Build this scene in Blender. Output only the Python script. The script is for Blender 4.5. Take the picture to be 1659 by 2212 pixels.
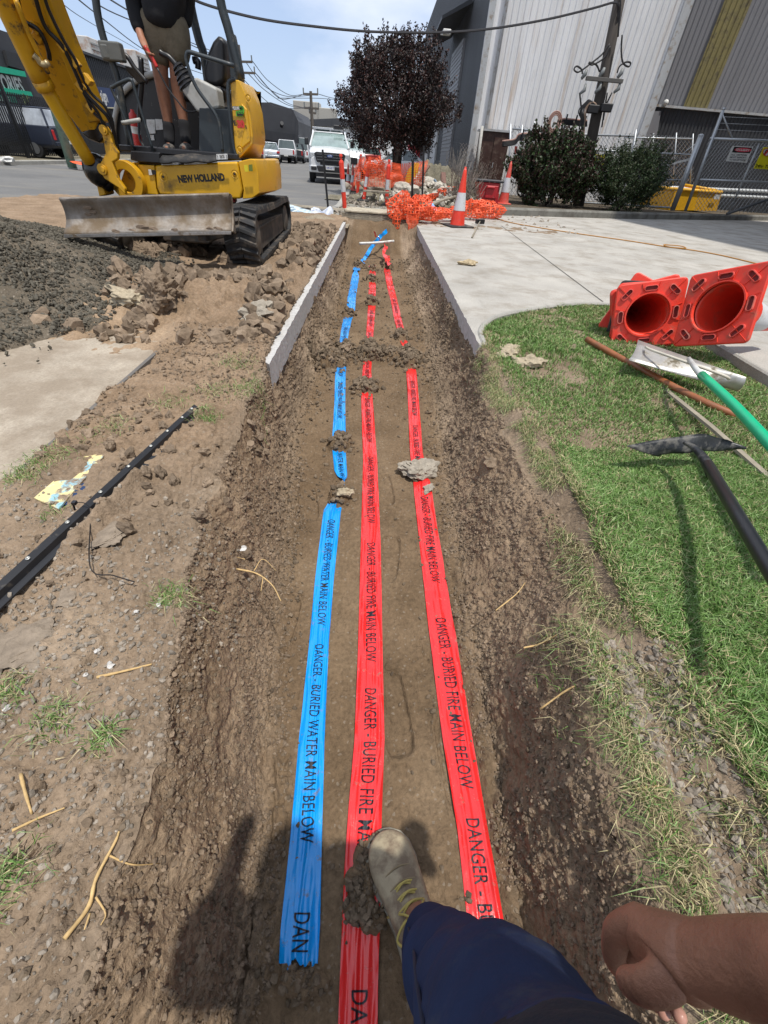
import bpy, bmesh, math, random
import numpy as np
from mathutils import Vector, Matrix
from mathutils.bvhtree import BVHTree
random.seed(7); RNG = np.random.default_rng(11)
S = bpy.context.scene
for o in list(bpy.data.objects): bpy.data.objects.remove(o)
C = S.collection
# ---------------------------------------------------------------- camera
F, PITCH, ROLL, YAW, EYE = 403.0, math.radians(41.3), math.radians(4.6), math.radians(3.35), 1.0
fwd = Vector((math.sin(YAW)*math.cos(PITCH), math.cos(YAW)*math.cos(PITCH), -math.sin(PITCH)))
r0 = Vector((math.cos(YAW), -math.sin(YAW), 0)); u0 = r0.cross(fwd)
rt = r0*math.cos(ROLL)+u0*math.sin(ROLL); up = u0*math.cos(ROLL)-r0*math.sin(ROLL)
CAM = Vector((0, 0, EYE))
cd = bpy.data.cameras.new('camera'); cam = bpy.data.objects.new('camera', cd); C.objects.link(cam)
cd.sensor_fit = 'VERTICAL'; cd.sensor_height = 24.0; cd.lens = 24.0*F/1024.0
cd.clip_start = 0.02; cd.clip_end = 2000
M4 = Matrix((rt, up, -fwd)).transposed().to_4x4(); M4.translation = CAM
cam.matrix_world = M4
S.camera = cam
# ---------------------------------------------------------------- sky, sun, exposure
SUN = Vector((0.24, -0.34, 1.30)).normalized()
W = bpy.data.worlds.new('World'); S.world = W; W.use_nodes = True
nt = W.node_tree; nt.nodes.clear()
def _n(t, **k):
    n = nt.nodes.new(t)
    for a, b in k.items(): setattr(n, a, b)
    return n
sky = _n('ShaderNodeTexSky', sky_type='NISHITA', sun_disc=False)
sky.sun_elevation = math.asin(SUN.z); sky.sun_rotation = math.atan2(SUN.x, SUN.y)
sky.air_density = 1.0; sky.dust_density = 0.25; sky.ozone_density = 1.5
bg = _n('ShaderNodeBackground'); bg.inputs[1].default_value = 0.10
tc = _n('ShaderNodeTexCoord'); mp = _n('ShaderNodeMapping'); mp.inputs['Scale'].default_value = (1.0, 1.0, 2.4); mp.inputs['Location'].default_value = (3.2, 1.7, 0.4)
nz = _n('ShaderNodeTexNoise'); nz.inputs['Scale'].default_value = 2.1; nz.inputs['Detail'].default_value = 7; nz.inputs['Roughness'].default_value = 0.52
rp = _n('ShaderNodeValToRGB'); rp.color_ramp.elements[0].position = 0.37; rp.color_ramp.elements[1].position = 0.56
rp.color_ramp.elements[0].color = (0.0, 0.0, 0.0, 1); rp.color_ramp.elements[1].color = (1, 1, 1, 1)
mx = _n('ShaderNodeMix', data_type='RGBA'); mx.inputs[7].default_value = (7.4, 7.9, 8.9, 1)
veil = _n('ShaderNodeMix', data_type='RGBA'); veil.inputs[0].default_value = 0.62; veil.inputs[7].default_value = (4.4, 5.4, 7.7, 1)
out = _n('ShaderNodeOutputWorld')
L = nt.links.new
L(tc.outputs['Generated'], mp.inputs[0]); L(mp.outputs[0], nz.inputs['Vector']); L(nz.outputs['Fac'], rp.inputs[0])
L(rp.outputs[0], mx.inputs[0]); L(sky.outputs[0], veil.inputs[6]); L(veil.outputs[2], mx.inputs[6]); L(mx.outputs[2], bg.inputs[0]); L(bg.outputs[0], out.inputs[0])
sl = bpy.data.lights.new('sun', 'SUN'); sl.energy = 3.4; sl.angle = math.radians(1.2); sl.color = (1.0, 0.955, 0.88)
so = bpy.data.objects.new('sun', sl); C.objects.link(so); so.rotation_euler = SUN.to_track_quat('Z', 'Y').to_euler(); so.location = (0, 0, 30)
S.view_settings.view_transform = 'Standard'; S.view_settings.look = 'None'; S.view_settings.gamma = 1.0; S.view_settings.exposure = 0.40
S.render.resolution_x = 768; S.render.resolution_y = 1024
S.render.engine = 'CYCLES'; S.cycles.max_bounces = 6; S.cycles.transparent_max_bounces = 12
# ---------------------------------------------------------------- pixel -> world helpers (pixels of a 1659 x 2212 view)
def ray(u, v):
    return fwd + rt*((u-829.5)/2.16/F) + up*(-(v-1106)/2.16/F)
def gz(u, v, z=0.0):
    d = ray(u, v); return CAM + d*((z-EYE)/d.z)
def at(u, v, Y):
    d = ray(u, v); return CAM + d*(Y/d.y)
# ---------------------------------------------------------------- numpy noise
def _h(ix, iy, iz, s):
    h = (ix.astype(np.int64)*374761393 + iy.astype(np.int64)*668265263 + iz.astype(np.int64)*2147483647 + s*974634777) & 0xffffffff
    h = ((h ^ (h >> 13))*1274126177) & 0xffffffff
    h = ((h ^ (h >> 16))*2246822519) & 0xffffffff
    return ((h ^ (h >> 13)) & 0xffffff).astype(np.float32)/np.float32(16777215.0)
def vnoise(x, y, z, s=0):
    x, y, z = (np.asarray(a, dtype=np.float32) for a in (x, y, z))
    x, y, z = np.broadcast_arrays(x, y, z)
    fx, fy, fz = np.floor(x), np.floor(y), np.floor(z); dx, dy, dz = x-fx, y-fy, z-fz
    ix, iy, iz = fx.astype(np.int64), fy.astype(np.int64), fz.astype(np.int64)
    wx, wy, wz = (t*t*t*(t*(t*6-15)+10) for t in (dx, dy, dz))
    r = 0
    for a in (0, 1):
        for b in (0, 1):
            for c in (0, 1):
                r = r + _h(ix+a, iy+b, iz+c, s)*(wx if a else 1-wx)*(wy if b else 1-wy)*(wz if c else 1-wz)
    return r*2-1
def fbm(x, y, z=0.0, f=1.0, o=4, g=0.5, s=0):
    r = 0; a = 1.0; t = 0
    for k in range(o):
        r = r + a*vnoise(np.asarray(x)*f+k*17.3, np.asarray(y)*f-k*9.1, np.asarray(z)*f+k*5.7, s+k); t += a; a *= g; f *= 2.03
    return r/t*1.6
def worley(x, y, z, s=0):
    x, y, z = (np.asarray(a, dtype=np.float32) for a in (x, y, z)); x, y, z = np.broadcast_arrays(x, y, z)
    ix, iy, iz = (np.floor(a).astype(np.int64) for a in (x, y, z))
    f1 = np.full(x.shape, 9., np.float32); f2 = f1.copy(); idv = np.zeros(x.shape, np.float32)
    for a in (-1, 0, 1):
        for b in (-1, 0, 1):
            for c in (-1, 0, 1):
                px = ix+a+_h(ix+a, iy+b, iz+c, s+1); py = iy+b+_h(ix+a, iy+b, iz+c, s+2); pz = iz+c+_h(ix+a, iy+b, iz+c, s+3)
                d = np.sqrt((px-x)**2+(py-y)**2+(pz-z)**2).astype(np.float32)
                m = d < f1
                f2 = np.where(m, f1, np.minimum(f2, d)); idv = np.where(m, _h(ix+a, iy+b, iz+c, s+4), idv); f1 = np.where(m, d, f1)
    return f1, f2, idv
def sm(a, b, x):
    t = np.clip((np.asarray(x, dtype=float)-a)/(b-a), 0, 1); return t*t*(3-2*t)
# ---------------------------------------------------------------- materials
MATS = {}
class NM:
    """small node-material builder"""
    def __init__(s, name):
        s.m = bpy.data.materials.new(name); s.m.use_nodes = True; s.t = s.m.node_tree; s.b = s.t.nodes['Principled BSDF']
        s.co = s.t.nodes.new('ShaderNodeTexCoord').outputs['Object']
    def n(s, t, **k):
        n = s.t.nodes.new(t)
        for a, b in k.items(): setattr(n, a, b)
        return n
    def l(s, a, b): s.t.links.new(a, b)
    def noise(s, scale, detail=4, rough=0.55, stretch=None, dist=0.0):
        n = s.n('ShaderNodeTexNoise'); n.inputs['Scale'].default_value = scale; n.inputs['Detail'].default_value = detail
        n.inputs['Roughness'].default_value = rough; n.inputs['Distortion'].default_value = dist
        if stretch:
            m = s.n('ShaderNodeMapping'); m.inputs['Scale'].default_value = stretch; s.l(s.co, m.inputs[0]); s.l(m.outputs[0], n.inputs['Vector'])
        else: s.l(s.co, n.inputs['Vector'])
        return n.outputs['Fac']
    def vor(s, scale, feature='F1', out='Distance', stretch=None):
        n = s.n('ShaderNodeTexVoronoi', feature=feature); n.inputs['Scale'].default_value = scale
        s.l(s.co, n.inputs['Vector']); return n.outputs[out]
    def ramp(s, f, stops):
        r = s.n('ShaderNodeValToRGB'); e = r.color_ramp.elements
        while len(e) < len(stops): e.new(0.5)
        for i, (p, c) in enumerate(stops):
            e[i].position = p; e[i].color = (c[0], c[1], c[2], 1) if hasattr(c, '__len__') else (c, c, c, 1)
        s.l(f, r.inputs[0]); return r.outputs[0]
    def mix(s, f, a, b, mode='MIX'):
        m = s.n('ShaderNodeMix', data_type='RGBA', blend_type=mode)
        for v, i in ((f, 0), (a, 6), (b, 7)):
            if hasattr(v, 'is_linked') or hasattr(v, 'links'): s.l(v, m.inputs[i])
            elif i == 0: m.inputs[0].default_value = v
            else: m.inputs[i].default_value = (v[0], v[1], v[2], 1)
        return m.outputs[2]
    def math(s, op, a, b=0.0):
        m = s.n('ShaderNodeMath', operation=op)
        for v, i in ((a, 0), (b, 1)):
            if hasattr(v, 'links'): s.l(v, m.inputs[i])
            else: m.inputs[i].default_value = v
        return m.outputs[0]
    def attr(s, name, out='Color'):
        a = s.n('ShaderNodeAttribute'); a.attribute_name = name; return a.outputs[out]
    def bump(s, h, dist=0.01, strength=1.0):
        b = s.n('ShaderNodeBump'); b.inputs['Distance'].default_value = dist; b.inputs['Strength'].default_value = strength
        s.l(h, b.inputs['Height']); s.l(b.outputs[0], s.b.inputs['Normal'])
    def done(s, col=None, rough=0.8, metal=0.0, spec=None, coat=0.0, emit=None):
        if col is not None:
            if hasattr(col, 'links'): s.l(col, s.b.inputs['Base Color'])
            else: s.b.inputs['Base Color'].default_value = (col[0], col[1], col[2], 1)
        if hasattr(rough, 'links'): s.l(rough, s.b.inputs['Roughness'])
        else: s.b.inputs['Roughness'].default_value = rough
        s.b.inputs['Metallic'].default_value = metal
        if spec is not None: s.b.inputs['Specular IOR Level'].default_value = spec
        s.b.inputs['Coat Weight'].default_value = coat
        MATS[s.m.name] = s.m; return s.m
def mat(name, c, rough=0.6, metal=0.0, var=0.12, scale=14.0, dirt=None, dirt_lo=0.5, dirt_hi=0.68, dscale=6.0, bump=0.0, bscale=60.0, spec=None, coat=0.0, stretch=None):
    """paint/plastic/metal/cloth with tonal variation and patches of dirt"""
    if name in MATS: return MATS[name]
    k = NM(name); f = k.noise(scale, 5, 0.6, stretch)
    lo = tuple(x*(1-var) for x in c); hi = tuple(min(1, x*(1+var)) for x in c)
    col = k.ramp(f, [(0.3, lo), (0.7, hi)])
    r = rough
    if dirt:
        d = k.ramp(k.noise(dscale, 8, 0.65), [(dirt_lo, 0.0), (dirt_hi, 1.0)])
        col = k.mix(d, col, dirt); r = k.ramp(d, [(0.0, rough), (1.0, 0.9)])
    if bump: k.bump(k.noise(bscale, 5, 0.6), bump)
    return k.done(col, r, metal, spec, coat)
# ---------------------------------------------------------------- mesh builder
class MB:
    def __init__(s): s.v = []; s.f = []; s.mi = []; s.cur = 0
    def add(s, vs, fs):
        b = len(s.v); s.v.extend([tuple(p) for p in vs]); s.f.extend([tuple(i+b for i in f) for f in fs]); s.mi.extend([s.cur]*len(fs)); return s
    def box(s, c, d, R=None):
        x, y, z = d[0]/2, d[1]/2, d[2]/2
        vs = [Vector((i*x, j*y, k*z)) for i in (-1, 1) for j in (-1, 1) for k in (-1, 1)]
        if R is not None: vs = [R @ p for p in vs]
        c = Vector(c); return s.add([p+c for p in vs], [(0, 1, 3, 2), (4, 6, 7, 5), (0, 4, 5, 1), (2, 3, 7, 6), (0, 2, 6, 4), (1, 5, 7, 3)])
    def ring_loft(s, rings, cap=True, closed=True):
        n = len(rings[0]); vs = [p for r in rings for p in r]; fs = []
        for i in range(len(rings)-1):
            for j in range(n if closed else n-1):
                a = i*n+j; b = i*n+(j+1) % n; fs.append((a, b, b+n, a+n))
        if cap: fs.append(tuple(range(n-1, -1, -1))); fs.append(tuple((len(rings)-1)*n+j for j in range(n)))
        return s.add(vs, fs)
    def cyl(s, p0, p1, r0, r1=None, n=12, cap=True):
        r1 = r0 if r1 is None else r1
        return s.tube([p0, p1], [r0, r1], n, cap)
    def tube(s, pts, r, n=8, cap=True, flat=1.0):
        pts = [Vector(p) for p in pts]; m = len(pts)
        rs = r if hasattr(r, '__len__') else [r]*m
        ref = None; rings = []
        for i in range(m):
            t = (pts[min(i+1, m-1)]-pts[max(i-1, 0)])
            t = t.normalized() if t.length > 1e-9 else Vector((0, 0, 1))
            if ref is None:
                ref = t.orthogonal().normalized()
            a = (ref - t*ref.dot(t))
            a = a.normalized() if a.length > 1e-6 else t.orthogonal().normalized()
            ref = a; b = t.cross(a)
            rings.append([pts[i]+(a*math.cos(2*math.pi*k/n)+b*math.sin(2*math.pi*k/n)*flat)*rs[i] for k in range(n)])
        return s.ring_loft(rings, cap)
    def lathe(s, prof, c=(0, 0, 0), R=None, n=24, cap=False):
        rings = []
        for r, z in prof:
            ring = [Vector((r*math.cos(2*math.pi*k/n), r*math.sin(2*math.pi*k/n), z)) for k in range(n)]
            if R is not None: ring = [R @ p for p in ring]
            rings.append([p+Vector(c) for p in ring])
        return s.ring_loft(rings, cap)
    def ext(s, poly, vec):
        n = len(poly); vec = Vector(vec); a = [Vector(p) for p in poly]; b = [p+vec for p in a]
        return s.add(a+b, [tuple(range(n-1, -1, -1)), tuple(range(n, 2*n))]+[(i, (i+1) % n, (i+1) % n+n, i+n) for i in range(n)])
    def grid(s, P):                       # P: rows of points
        n = len(P[0]); vs = [p for r in P for p in r]
        return s.add(vs, [(i*n+j, i*n+j+1, (i+1)*n+j+1, (i+1)*n+j) for i in range(len(P)-1) for j in range(n-1)])
    def ball(s, c, r, n=12, m=8, R=None):
        rr = r if hasattr(r, '__len__') else (r, r, r); rings = []
        for i in range(m+1):
            t = -math.pi/2+math.pi*i/m
            ring = [Vector((math.cos(t)*math.cos(2*math.pi*k/n)*rr[0], math.cos(t)*math.sin(2*math.pi*k/n)*rr[1], math.sin(t)*rr[2])) for k in range(n)]
            if R is not None: ring = [R @ p for p in ring]
            rings.append([p+Vector(c) for p in ring])
        return s.ring_loft(rings, False)
def newobj(name, me, parent=None, label=None):
    o = bpy.data.objects.new(name, me); C.objects.link(o)
    if parent is not None: o.parent = parent
    if label: o['label'] = label
    return o
def root_of(o):
    while o.parent is not None: o = o.parent
    return o
def part(name, mb, m, parent=None, smooth=False, bevel=0.0, local=False, label=None, fix=True, bseg=2, sub=0, solid=0.0):
    """link a builder's shape as ONE mesh object; world coordinates unless local"""
    me = bpy.data.meshes.new(name); vs = mb.v
    if parent is not None and not local:
        L0 = root_of(parent).location; vs = [(p[0]-L0[0], p[1]-L0[1], p[2]-L0[2]) for p in vs]
    me.from_pydata([tuple(p) for p in vs], [], mb.f)
    ms = m if isinstance(m, (list, tuple)) else [m]
    for q in ms: me.materials.append(q)
    if len(ms) > 1: me.polygons.foreach_set('material_index', mb.mi)
    if fix:
        b = bmesh.new(); b.from_mesh(me); bmesh.ops.recalc_face_normals(b, faces=b.faces); b.to_mesh(me); b.free()
    if smooth: me.polygons.foreach_set('use_smooth', [True]*len(me.polygons))
    me.update(); o = newobj(name, me, parent, label)
    if solid:
        k = o.modifiers.new('thick', 'SOLIDIFY'); k.thickness = solid; k.offset = 0
    if sub:
        k = o.modifiers.new('sub', 'SUBSURF'); k.levels = sub; k.render_levels = sub
    if bevel:
        k = o.modifiers.new('bevel', 'BEVEL'); k.width = bevel; k.segments = bseg; k.limit_method = 'ANGLE'; k.angle_limit = math.radians(35)
        me.polygons.foreach_set('use_smooth', [True]*len(me.polygons))
        try: k.harden_normals = True
        except Exception: pass
    return o
def thing(name, label, cat, loc=(0, 0, 0), group=None):
    o = bpy.data.objects.new(name, None); C.objects.link(o); o.location = Vector(loc); o.empty_display_size = 0.1
    o['label'] = label; o['category'] = cat
    if group: o['group'] = group
    return o
def tag(o, label, cat, group=None):
    o['label'] = label; o['category'] = cat
    if group: o['group'] = group
    return o
def kind(o, k, label=None, cat=None):
    o['kind'] = k
    if label: o['label'] = label
    if cat: o['category'] = cat
    return o
def recentre(o):
    """put a single-mesh thing's origin at its base"""
    me = o.data; n = len(me.vertices); a = np.empty(n*3, np.float32); me.vertices.foreach_get('co', a); a = a.reshape(-1, 3)
    c = np.array([(a[:, 0].min()+a[:, 0].max())/2, (a[:, 1].min()+a[:, 1].max())/2, a[:, 2].min()], np.float32)
    me.vertices.foreach_set('co', (a-c).ravel()); me.update(); o.location = Vector([float(x) for x in c]); return o
def single(name, mb, m, label, cat, group=None, **k):
    return tag(recentre(part(name, mb, m, **k)), label, cat, group)
def dup(r, loc=None, label=None, group=None, rot=None):
    c = r.copy(); C.objects.link(c)
    for ch in [x for x in r.children]:
        d = ch.copy(); C.objects.link(d); d.parent = c
        for g in [x for x in ch.children]:
            e = g.copy(); C.objects.link(e); e.parent = d
    if loc is not None: c.location = loc
    if rot is not None: c.rotation_euler = rot
    if label: c['label'] = label
    if group: c['group'] = group
    return c
def npmesh(name, V, faces, m, parent=None, smooth=False, attrs=None, mi=None):
    """fast mesh from numpy: V (n,3); faces (k,3) or (k,4)"""
    me = bpy.data.meshes.new(name); k = faces.shape[1]
    me.vertices.add(len(V)); me.vertices.foreach_set('co', np.ascontiguousarray(V, dtype=np.float32).ravel())
    me.loops.add(faces.size); me.loops.foreach_set('vertex_index', np.ascontiguousarray(faces, dtype=np.int32).ravel())
    me.polygons.add(len(faces)); me.polygons.foreach_set('loop_start', np.arange(0, faces.size, k, dtype=np.int32))
    me.polygons.foreach_set('loop_total', np.full(len(faces), k, dtype=np.int32))
    ms = m if isinstance(m, (list, tuple)) else [m]
    for q in ms: me.materials.append(q)
    if mi is not None: me.polygons.foreach_set('material_index', mi.astype(np.int32))
    me.polygons.foreach_set('use_smooth', np.full(len(faces), smooth, dtype=bool))
    me.update(calc_edges=True)
    for n_, a in (attrs or {}).items():
        if a.ndim == 1:
            t = me.attributes.new(n_, 'FLOAT', 'POINT'); t.data.foreach_set('value', a.astype(np.float32))
        else:
            t = me.attributes.new(n_, 'FLOAT_COLOR', 'POINT'); c4 = np.ones((len(a), 4), np.float32); c4[:, :3] = a; t.data.foreach_set('color', c4.ravel())
    me.validate()
    return newobj(name, me, parent)
def spline(pts, n=8):
    P = [Vector(p) for p in pts]; P = [P[0]*2-P[1]]+P+[P[-1]*2-P[-2]]; o = []
    for i in range(1, len(P)-2):
        a, b, c, d = P[i-1:i+3]
        for k in range(n):
            t = k/n; o.append(0.5*((2*b)+(c-a)*t+(2*a-5*b+4*c-d)*t*t+(3*b-a-3*c+d)*t**3))
    o.append(P[-2]); return o
def text_mb(txt, size=1.0, cx=1.0, depth=0.0, bold=0.0, align='CENTER', space=1.0):
    """built-in font turned to a flat mesh in the XY plane, baseline centred on the origin"""
    cu = bpy.data.curves.new('txt', 'FONT'); cu.body = txt; cu.size = size; cu.align_x = align; cu.align_y = 'CENTER'; cu.offset = bold; cu.space_character = space; cu.resolution_u = 3; cu.extrude = depth
    o = bpy.data.objects.new('txt', cu); C.objects.link(o); dg = bpy.context.evaluated_depsgraph_get(); dg.update()
    e = o.evaluated_get(dg); me = e.to_mesh(); mb = MB()
    mb.add([(v.co.x*cx, v.co.y, v.co.z) for v in me.vertices], [tuple(p.vertices) for p in me.polygons]); e.to_mesh_clear()
    bpy.data.objects.remove(o); bpy.data.curves.remove(cu); return mb
def place_mb(mb, M):
    mb.v = [tuple(M @ Vector(p)) for p in mb.v]; return mb
def frame(o, x, y):
    """matrix whose X axis runs along x, Y along y, at o"""
    x = Vector(x).normalized(); z = x.cross(Vector(y)).normalized(); y = z.cross(x)
    M = Matrix((x, y, z)).transposed().to_4x4(); M.translation = Vector(o); return M
def skin(pts, edges, radii, sub=2, root=0):
    """one continuous tapering surface grown over a skeleton"""
    me = bpy.data.meshes.new('sk'); me.from_pydata([tuple(p) for p in pts], edges, []); o = bpy.data.objects.new('sk', me); C.objects.link(o)
    o.modifiers.new('skin', 'SKIN'); sv = me.skin_vertices[0].data
    for i, r in enumerate(radii):
        sv[i].radius = r if hasattr(r, '__len__') else (r, r); sv[i].use_root = (i == root)
    o.modifiers[0].use_smooth_shade = True
    q = o.modifiers.new('s', 'SUBSURF'); q.levels = sub; q.render_levels = sub
    dg = bpy.context.evaluated_depsgraph_get(); dg.update(); e = o.evaluated_get(dg); m2 = e.to_mesh(); mb = MB()
    mb.add([v.co.copy() for v in m2.vertices], [tuple(p.vertices) for p in m2.polygons]); e.to_mesh_clear()
    bpy.data.objects.remove(o); bpy.data.meshes.remove(me); return mb
def hull_rock(seed, sub=2, rough=0.28, flat=(1, 1, 0.7)):
    """unit lump with broken facets, as numpy verts / tri faces"""
    b = bmesh.new(); bmesh.ops.create_icosphere(b, subdivisions=sub, radius=1.0)
    V = np.array([v.co[:] for v in b.verts], np.float32); Fc = np.array([[v.index for v in f.verts] for f in b.faces], np.int32); b.free()
    r = np.random.default_rng(seed)
    for _ in range(7):
        n = r.normal(size=3); n /= np.linalg.norm(n); d = r.uniform(0.55, 0.85); k = V @ n; V = V - np.outer(np.maximum(k-d, 0), n)
    V *= (1+rough*fbm(V[:, 0], V[:, 1], V[:, 2], 1.6, 4, 0.55, seed))[:, None]
    return (V*np.array(flat, np.float32)).astype(np.float32), Fc
def scatter_mesh(name, protos, pos, scale, m, tint=None, squash=None):
    """many small lumps as one mesh (stuff nobody could count)"""
    n = len(pos); Vs = []; Fs = []; As = []; base = 0; r = RNG
    pick = r.integers(0, len(protos), n)
    for k, (V, Fc) in enumerate(protos):
        ix = np.where(pick == k)[0]
        if not len(ix): continue
        a = r.normal(size=(len(ix), 4)); a /= np.linalg.norm(a, axis=1)[:, None]; w, x, y, z = a.T
        Rm = np.stack([1-2*(y*y+z*z), 2*(x*y-z*w), 2*(x*z+y*w), 2*(x*y+z*w), 1-2*(x*x+z*z), 2*(y*z-x*w), 2*(x*z-y*w), 2*(y*z+x*w), 1-2*(x*x+y*y)], 1).reshape(-1, 3, 3)
        P = np.einsum('nij,vj->nvi', Rm, V)*scale[ix][:, None, None]
        if squash: P[:, :, 2] *= squash
        P += pos[ix][:, None, :]
        Vs.append(P.reshape(-1, 3)); Fs.append((Fc[None]+(np.arange(len(ix))*len(V))[:, None, None]).reshape(-1, 3)+base); base += len(ix)*len(V)
        t = (tint[ix] if tint is not None else r.uniform(0.7, 1.3, len(ix))); As.append(np.repeat(t, len(V)))
    return npmesh(name, np.concatenate(Vs), np.concatenate(Fs), m, smooth=False, attrs={'tint': np.concatenate(As)})
# ================================================================= soil, trench, slabs
def soil_mat(name, c1, c2, c3, peb=0.35, bumpd=0.006, use_attr=True):
    k = NM(name)
    n1 = k.noise(3.0, 6, 0.6); n2 = k.noise(55, 6, 0.7); n3 = k.noise(240, 3, 0.6)
    col = k.ramp(n1, [(0.3, c1), (0.5, c2), (0.72, c3)])
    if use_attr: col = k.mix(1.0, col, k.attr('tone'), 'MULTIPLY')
    g = k.ramp(n2, [(0.25, 0.62), (0.5, 1.0), (0.78, 1.38)]); col = k.mix(1.0, col, g, 'MULTIPLY')
    v = k.vor(130, 'F1', 'Color'); vv = k.n('ShaderNodeSeparateColor'); k.l(v, vv.inputs[0])
    s = k.ramp(vv.outputs[0], [(0.965, 0.0), (0.98, peb)]); col = k.mix(s, col, (0.30, 0.26, 0.21))
    h = k.math('ADD', k.math('MULTIPLY', n2, 1.0), k.math('MULTIPLY', n3, 0.45)); h = k.math('ADD', h, k.math('MULTIPLY', k.vor(90), 0.5))
    k.bump(h, bumpd, 1.0)
    return k.done(col, 0.95, spec=0.15)
M_SOIL = soil_mat('soil', (0.155, 0.114, 0.077), (0.212, 0.158, 0.110), (0.270, 0.208, 0.149))
M_CLOD = None
def tinted(name, c, rough=0.95, bump=0.004, bs=140, spec=0.15):
    k = NM(name); t = k.attr('tint', 'Fac'); m = k.n('ShaderNodeMix', data_type='RGBA', blend_type='MULTIPLY'); m.inputs[0].default_value = 1.0
    cc = k.ramp(k.noise(35, 5, 0.65), [(0.3, tuple(x*0.72 for x in c)), (0.7, tuple(x*1.22 for x in c))])
    k.l(cc, m.inputs[6]); k.l(t, m.inputs[7]); k.bump(k.noise(bs, 4, 0.6), bump); return k.done(m.outputs[2], rough, spec=spec)
M_CLOD = tinted('clod', (0.208, 0.156, 0.110)); M_GRAV = tinted('gravel', (0.100, 0.090, 0.071), 0.85, 0.002); M_PEB = tinted('pebble', (0.25, 0.215, 0.175), 0.85, 0.002)
def itp(y, tab): return np.interp(y, [t[0] for t in tab], [t[1] for t in tab])
LIP_L = [(-1, -.37), (0, -.38), (.3, -.40), (.6, -.46), (.9, -.52), (1.3, -.56), (1.7, -.56), (2.1, -.62), (2.45, -.665), (2.6, -.685), (11, -.685)]
FLR_L = [(-1, -.24), (0, -.24), (.4, -.28), (.7, -.33), (1.1, -.39), (1.7, -.43), (2.2, -.50), (2.8, -.54), (4, -.50), (6, -.53), (9, -.58), (11, -.5)]
FLR_R = [(-1, .44), (0, .44), (.4, .46), (1.1, .46), (1.7, .48), (2.2, .50), (2.9, .52), (4.3, .58), (5.2, .59), (6.5, .55), (9.3, .50), (11, .45)]
LIP_R = [(-1, .56), (0, .57), (.15, .57), (.35, .60), (.75, .70), (1.07, .76), (1.35, .76), (1.7, .73), (2.2, .74), (3.0, .80), (11, .805)]
# grass edge (beyond the crumbling lip)
GE = [(-1, 1.15), (0, .90), (.25, .86), (.5, .82), (.75, .79), (1.0, .80), (1.3, .84), (1.6, .86), (1.9, .82), (2.3, .80), (2.8, .80), (3.2, .82)]
def floor_lo(x, y):
    return -.5 + .020*fbm(x, y, 0, 1.3, 3, .5, 3) + .006*fbm(x, y, 0, 6, 2, .5, 31) + .02*sm(6.5, 9, y) 
_a, _b = gz(-60, 1385), gz(434, 908); SEC = (_a.x, _a.y, _b.x, _b.y)
MOUNDS = []   # (x, y, rx, ry, h): spoil fallen over the tapes
def mound(u, v, rx, ry, h):
    p = gz(u, v, -.5); MOUNDS.append((p.x, p.y, rx, ry, h))
for m_ in [(735, 1075, .06, .095, .045), (733, 962, .09, .10, .040), (740, 770, .10, .26, .05), (752, 681, .07, .10, .05), (775, 579, .10, .14, .05),
           (790, 846, .11, .13, .042), (795, 762, .10, .24, .05), (803, 657, .09, .10, .05), (804, 607, .09, .10, .05), (804, 588, .09, .10, .05),
           (905, 1020, .09, .11, .03), (882, 787, .08, .14, .05), (865, 732, .08, .12, .05), (838, 580, .09, .12, .05),
           (806, 1865, .055, .055, .022), (778, 1915, .05, .045, .024), (775, 1960, .05, .05, .022), (818, 1830, .045, .03, .018), (800, 1990, .04, .03, .018),
           (830, 775, .28, .12, .06), (700, 790, .14, .2, .07), (880, 775, .14, .2, .05), (650, 2125, .07, .03, .02)]: mound(*m_)
def heap_extra(x, y):
    # loosened spoil left of the cut, driven over by the digger
    a = sm(-3.6, -2.7, x)*sm(-.66, -.80, x)*sm(2.3, 3.2, y)
    farlow = 1-.85*sm(6.6, 8.3, y); a = a*farlow
    d = a*(.025 + .05*np.clip(fbm(x, y, 0, .9, 3, .5, 71)+.25, 0, 1))
    lump = np.clip(1-worley(x*7, y*7, .3, 5)[0]*1.35, 0, 1)*(fbm(x, y, 0, 2.1, 2, .5, 9) > -.05)
    lump2 = np.clip(1-worley(x*16, y*16, .7, 8)[0]*1.35, 0, 1)
    lump3 = np.clip(1-worley(x*33, y*33, .1, 18)[0]*1.3, 0, 1)
    a = a*(1-.78*sm(-3.35, -3.0, x)*sm(-1.0, -1.25, x)*sm(4.1, 4.6, y)*sm(7.8, 7.2, y)); d = d*(1-.8*sm(-3.35, -3.0, x)*sm(-1.0, -1.25, x)*sm(4.0, 4.6, y)*sm(7.8, 7.2, y))
    d = d + .022*sm(-1.1, -.72, x)*sm(2.3, 2.6, y)*sm(10, 9.4, y)
    return d + a*(.085*lump*sm(2.6, 3.4, y) + .036*lump2 + .016*lump3)
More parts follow.
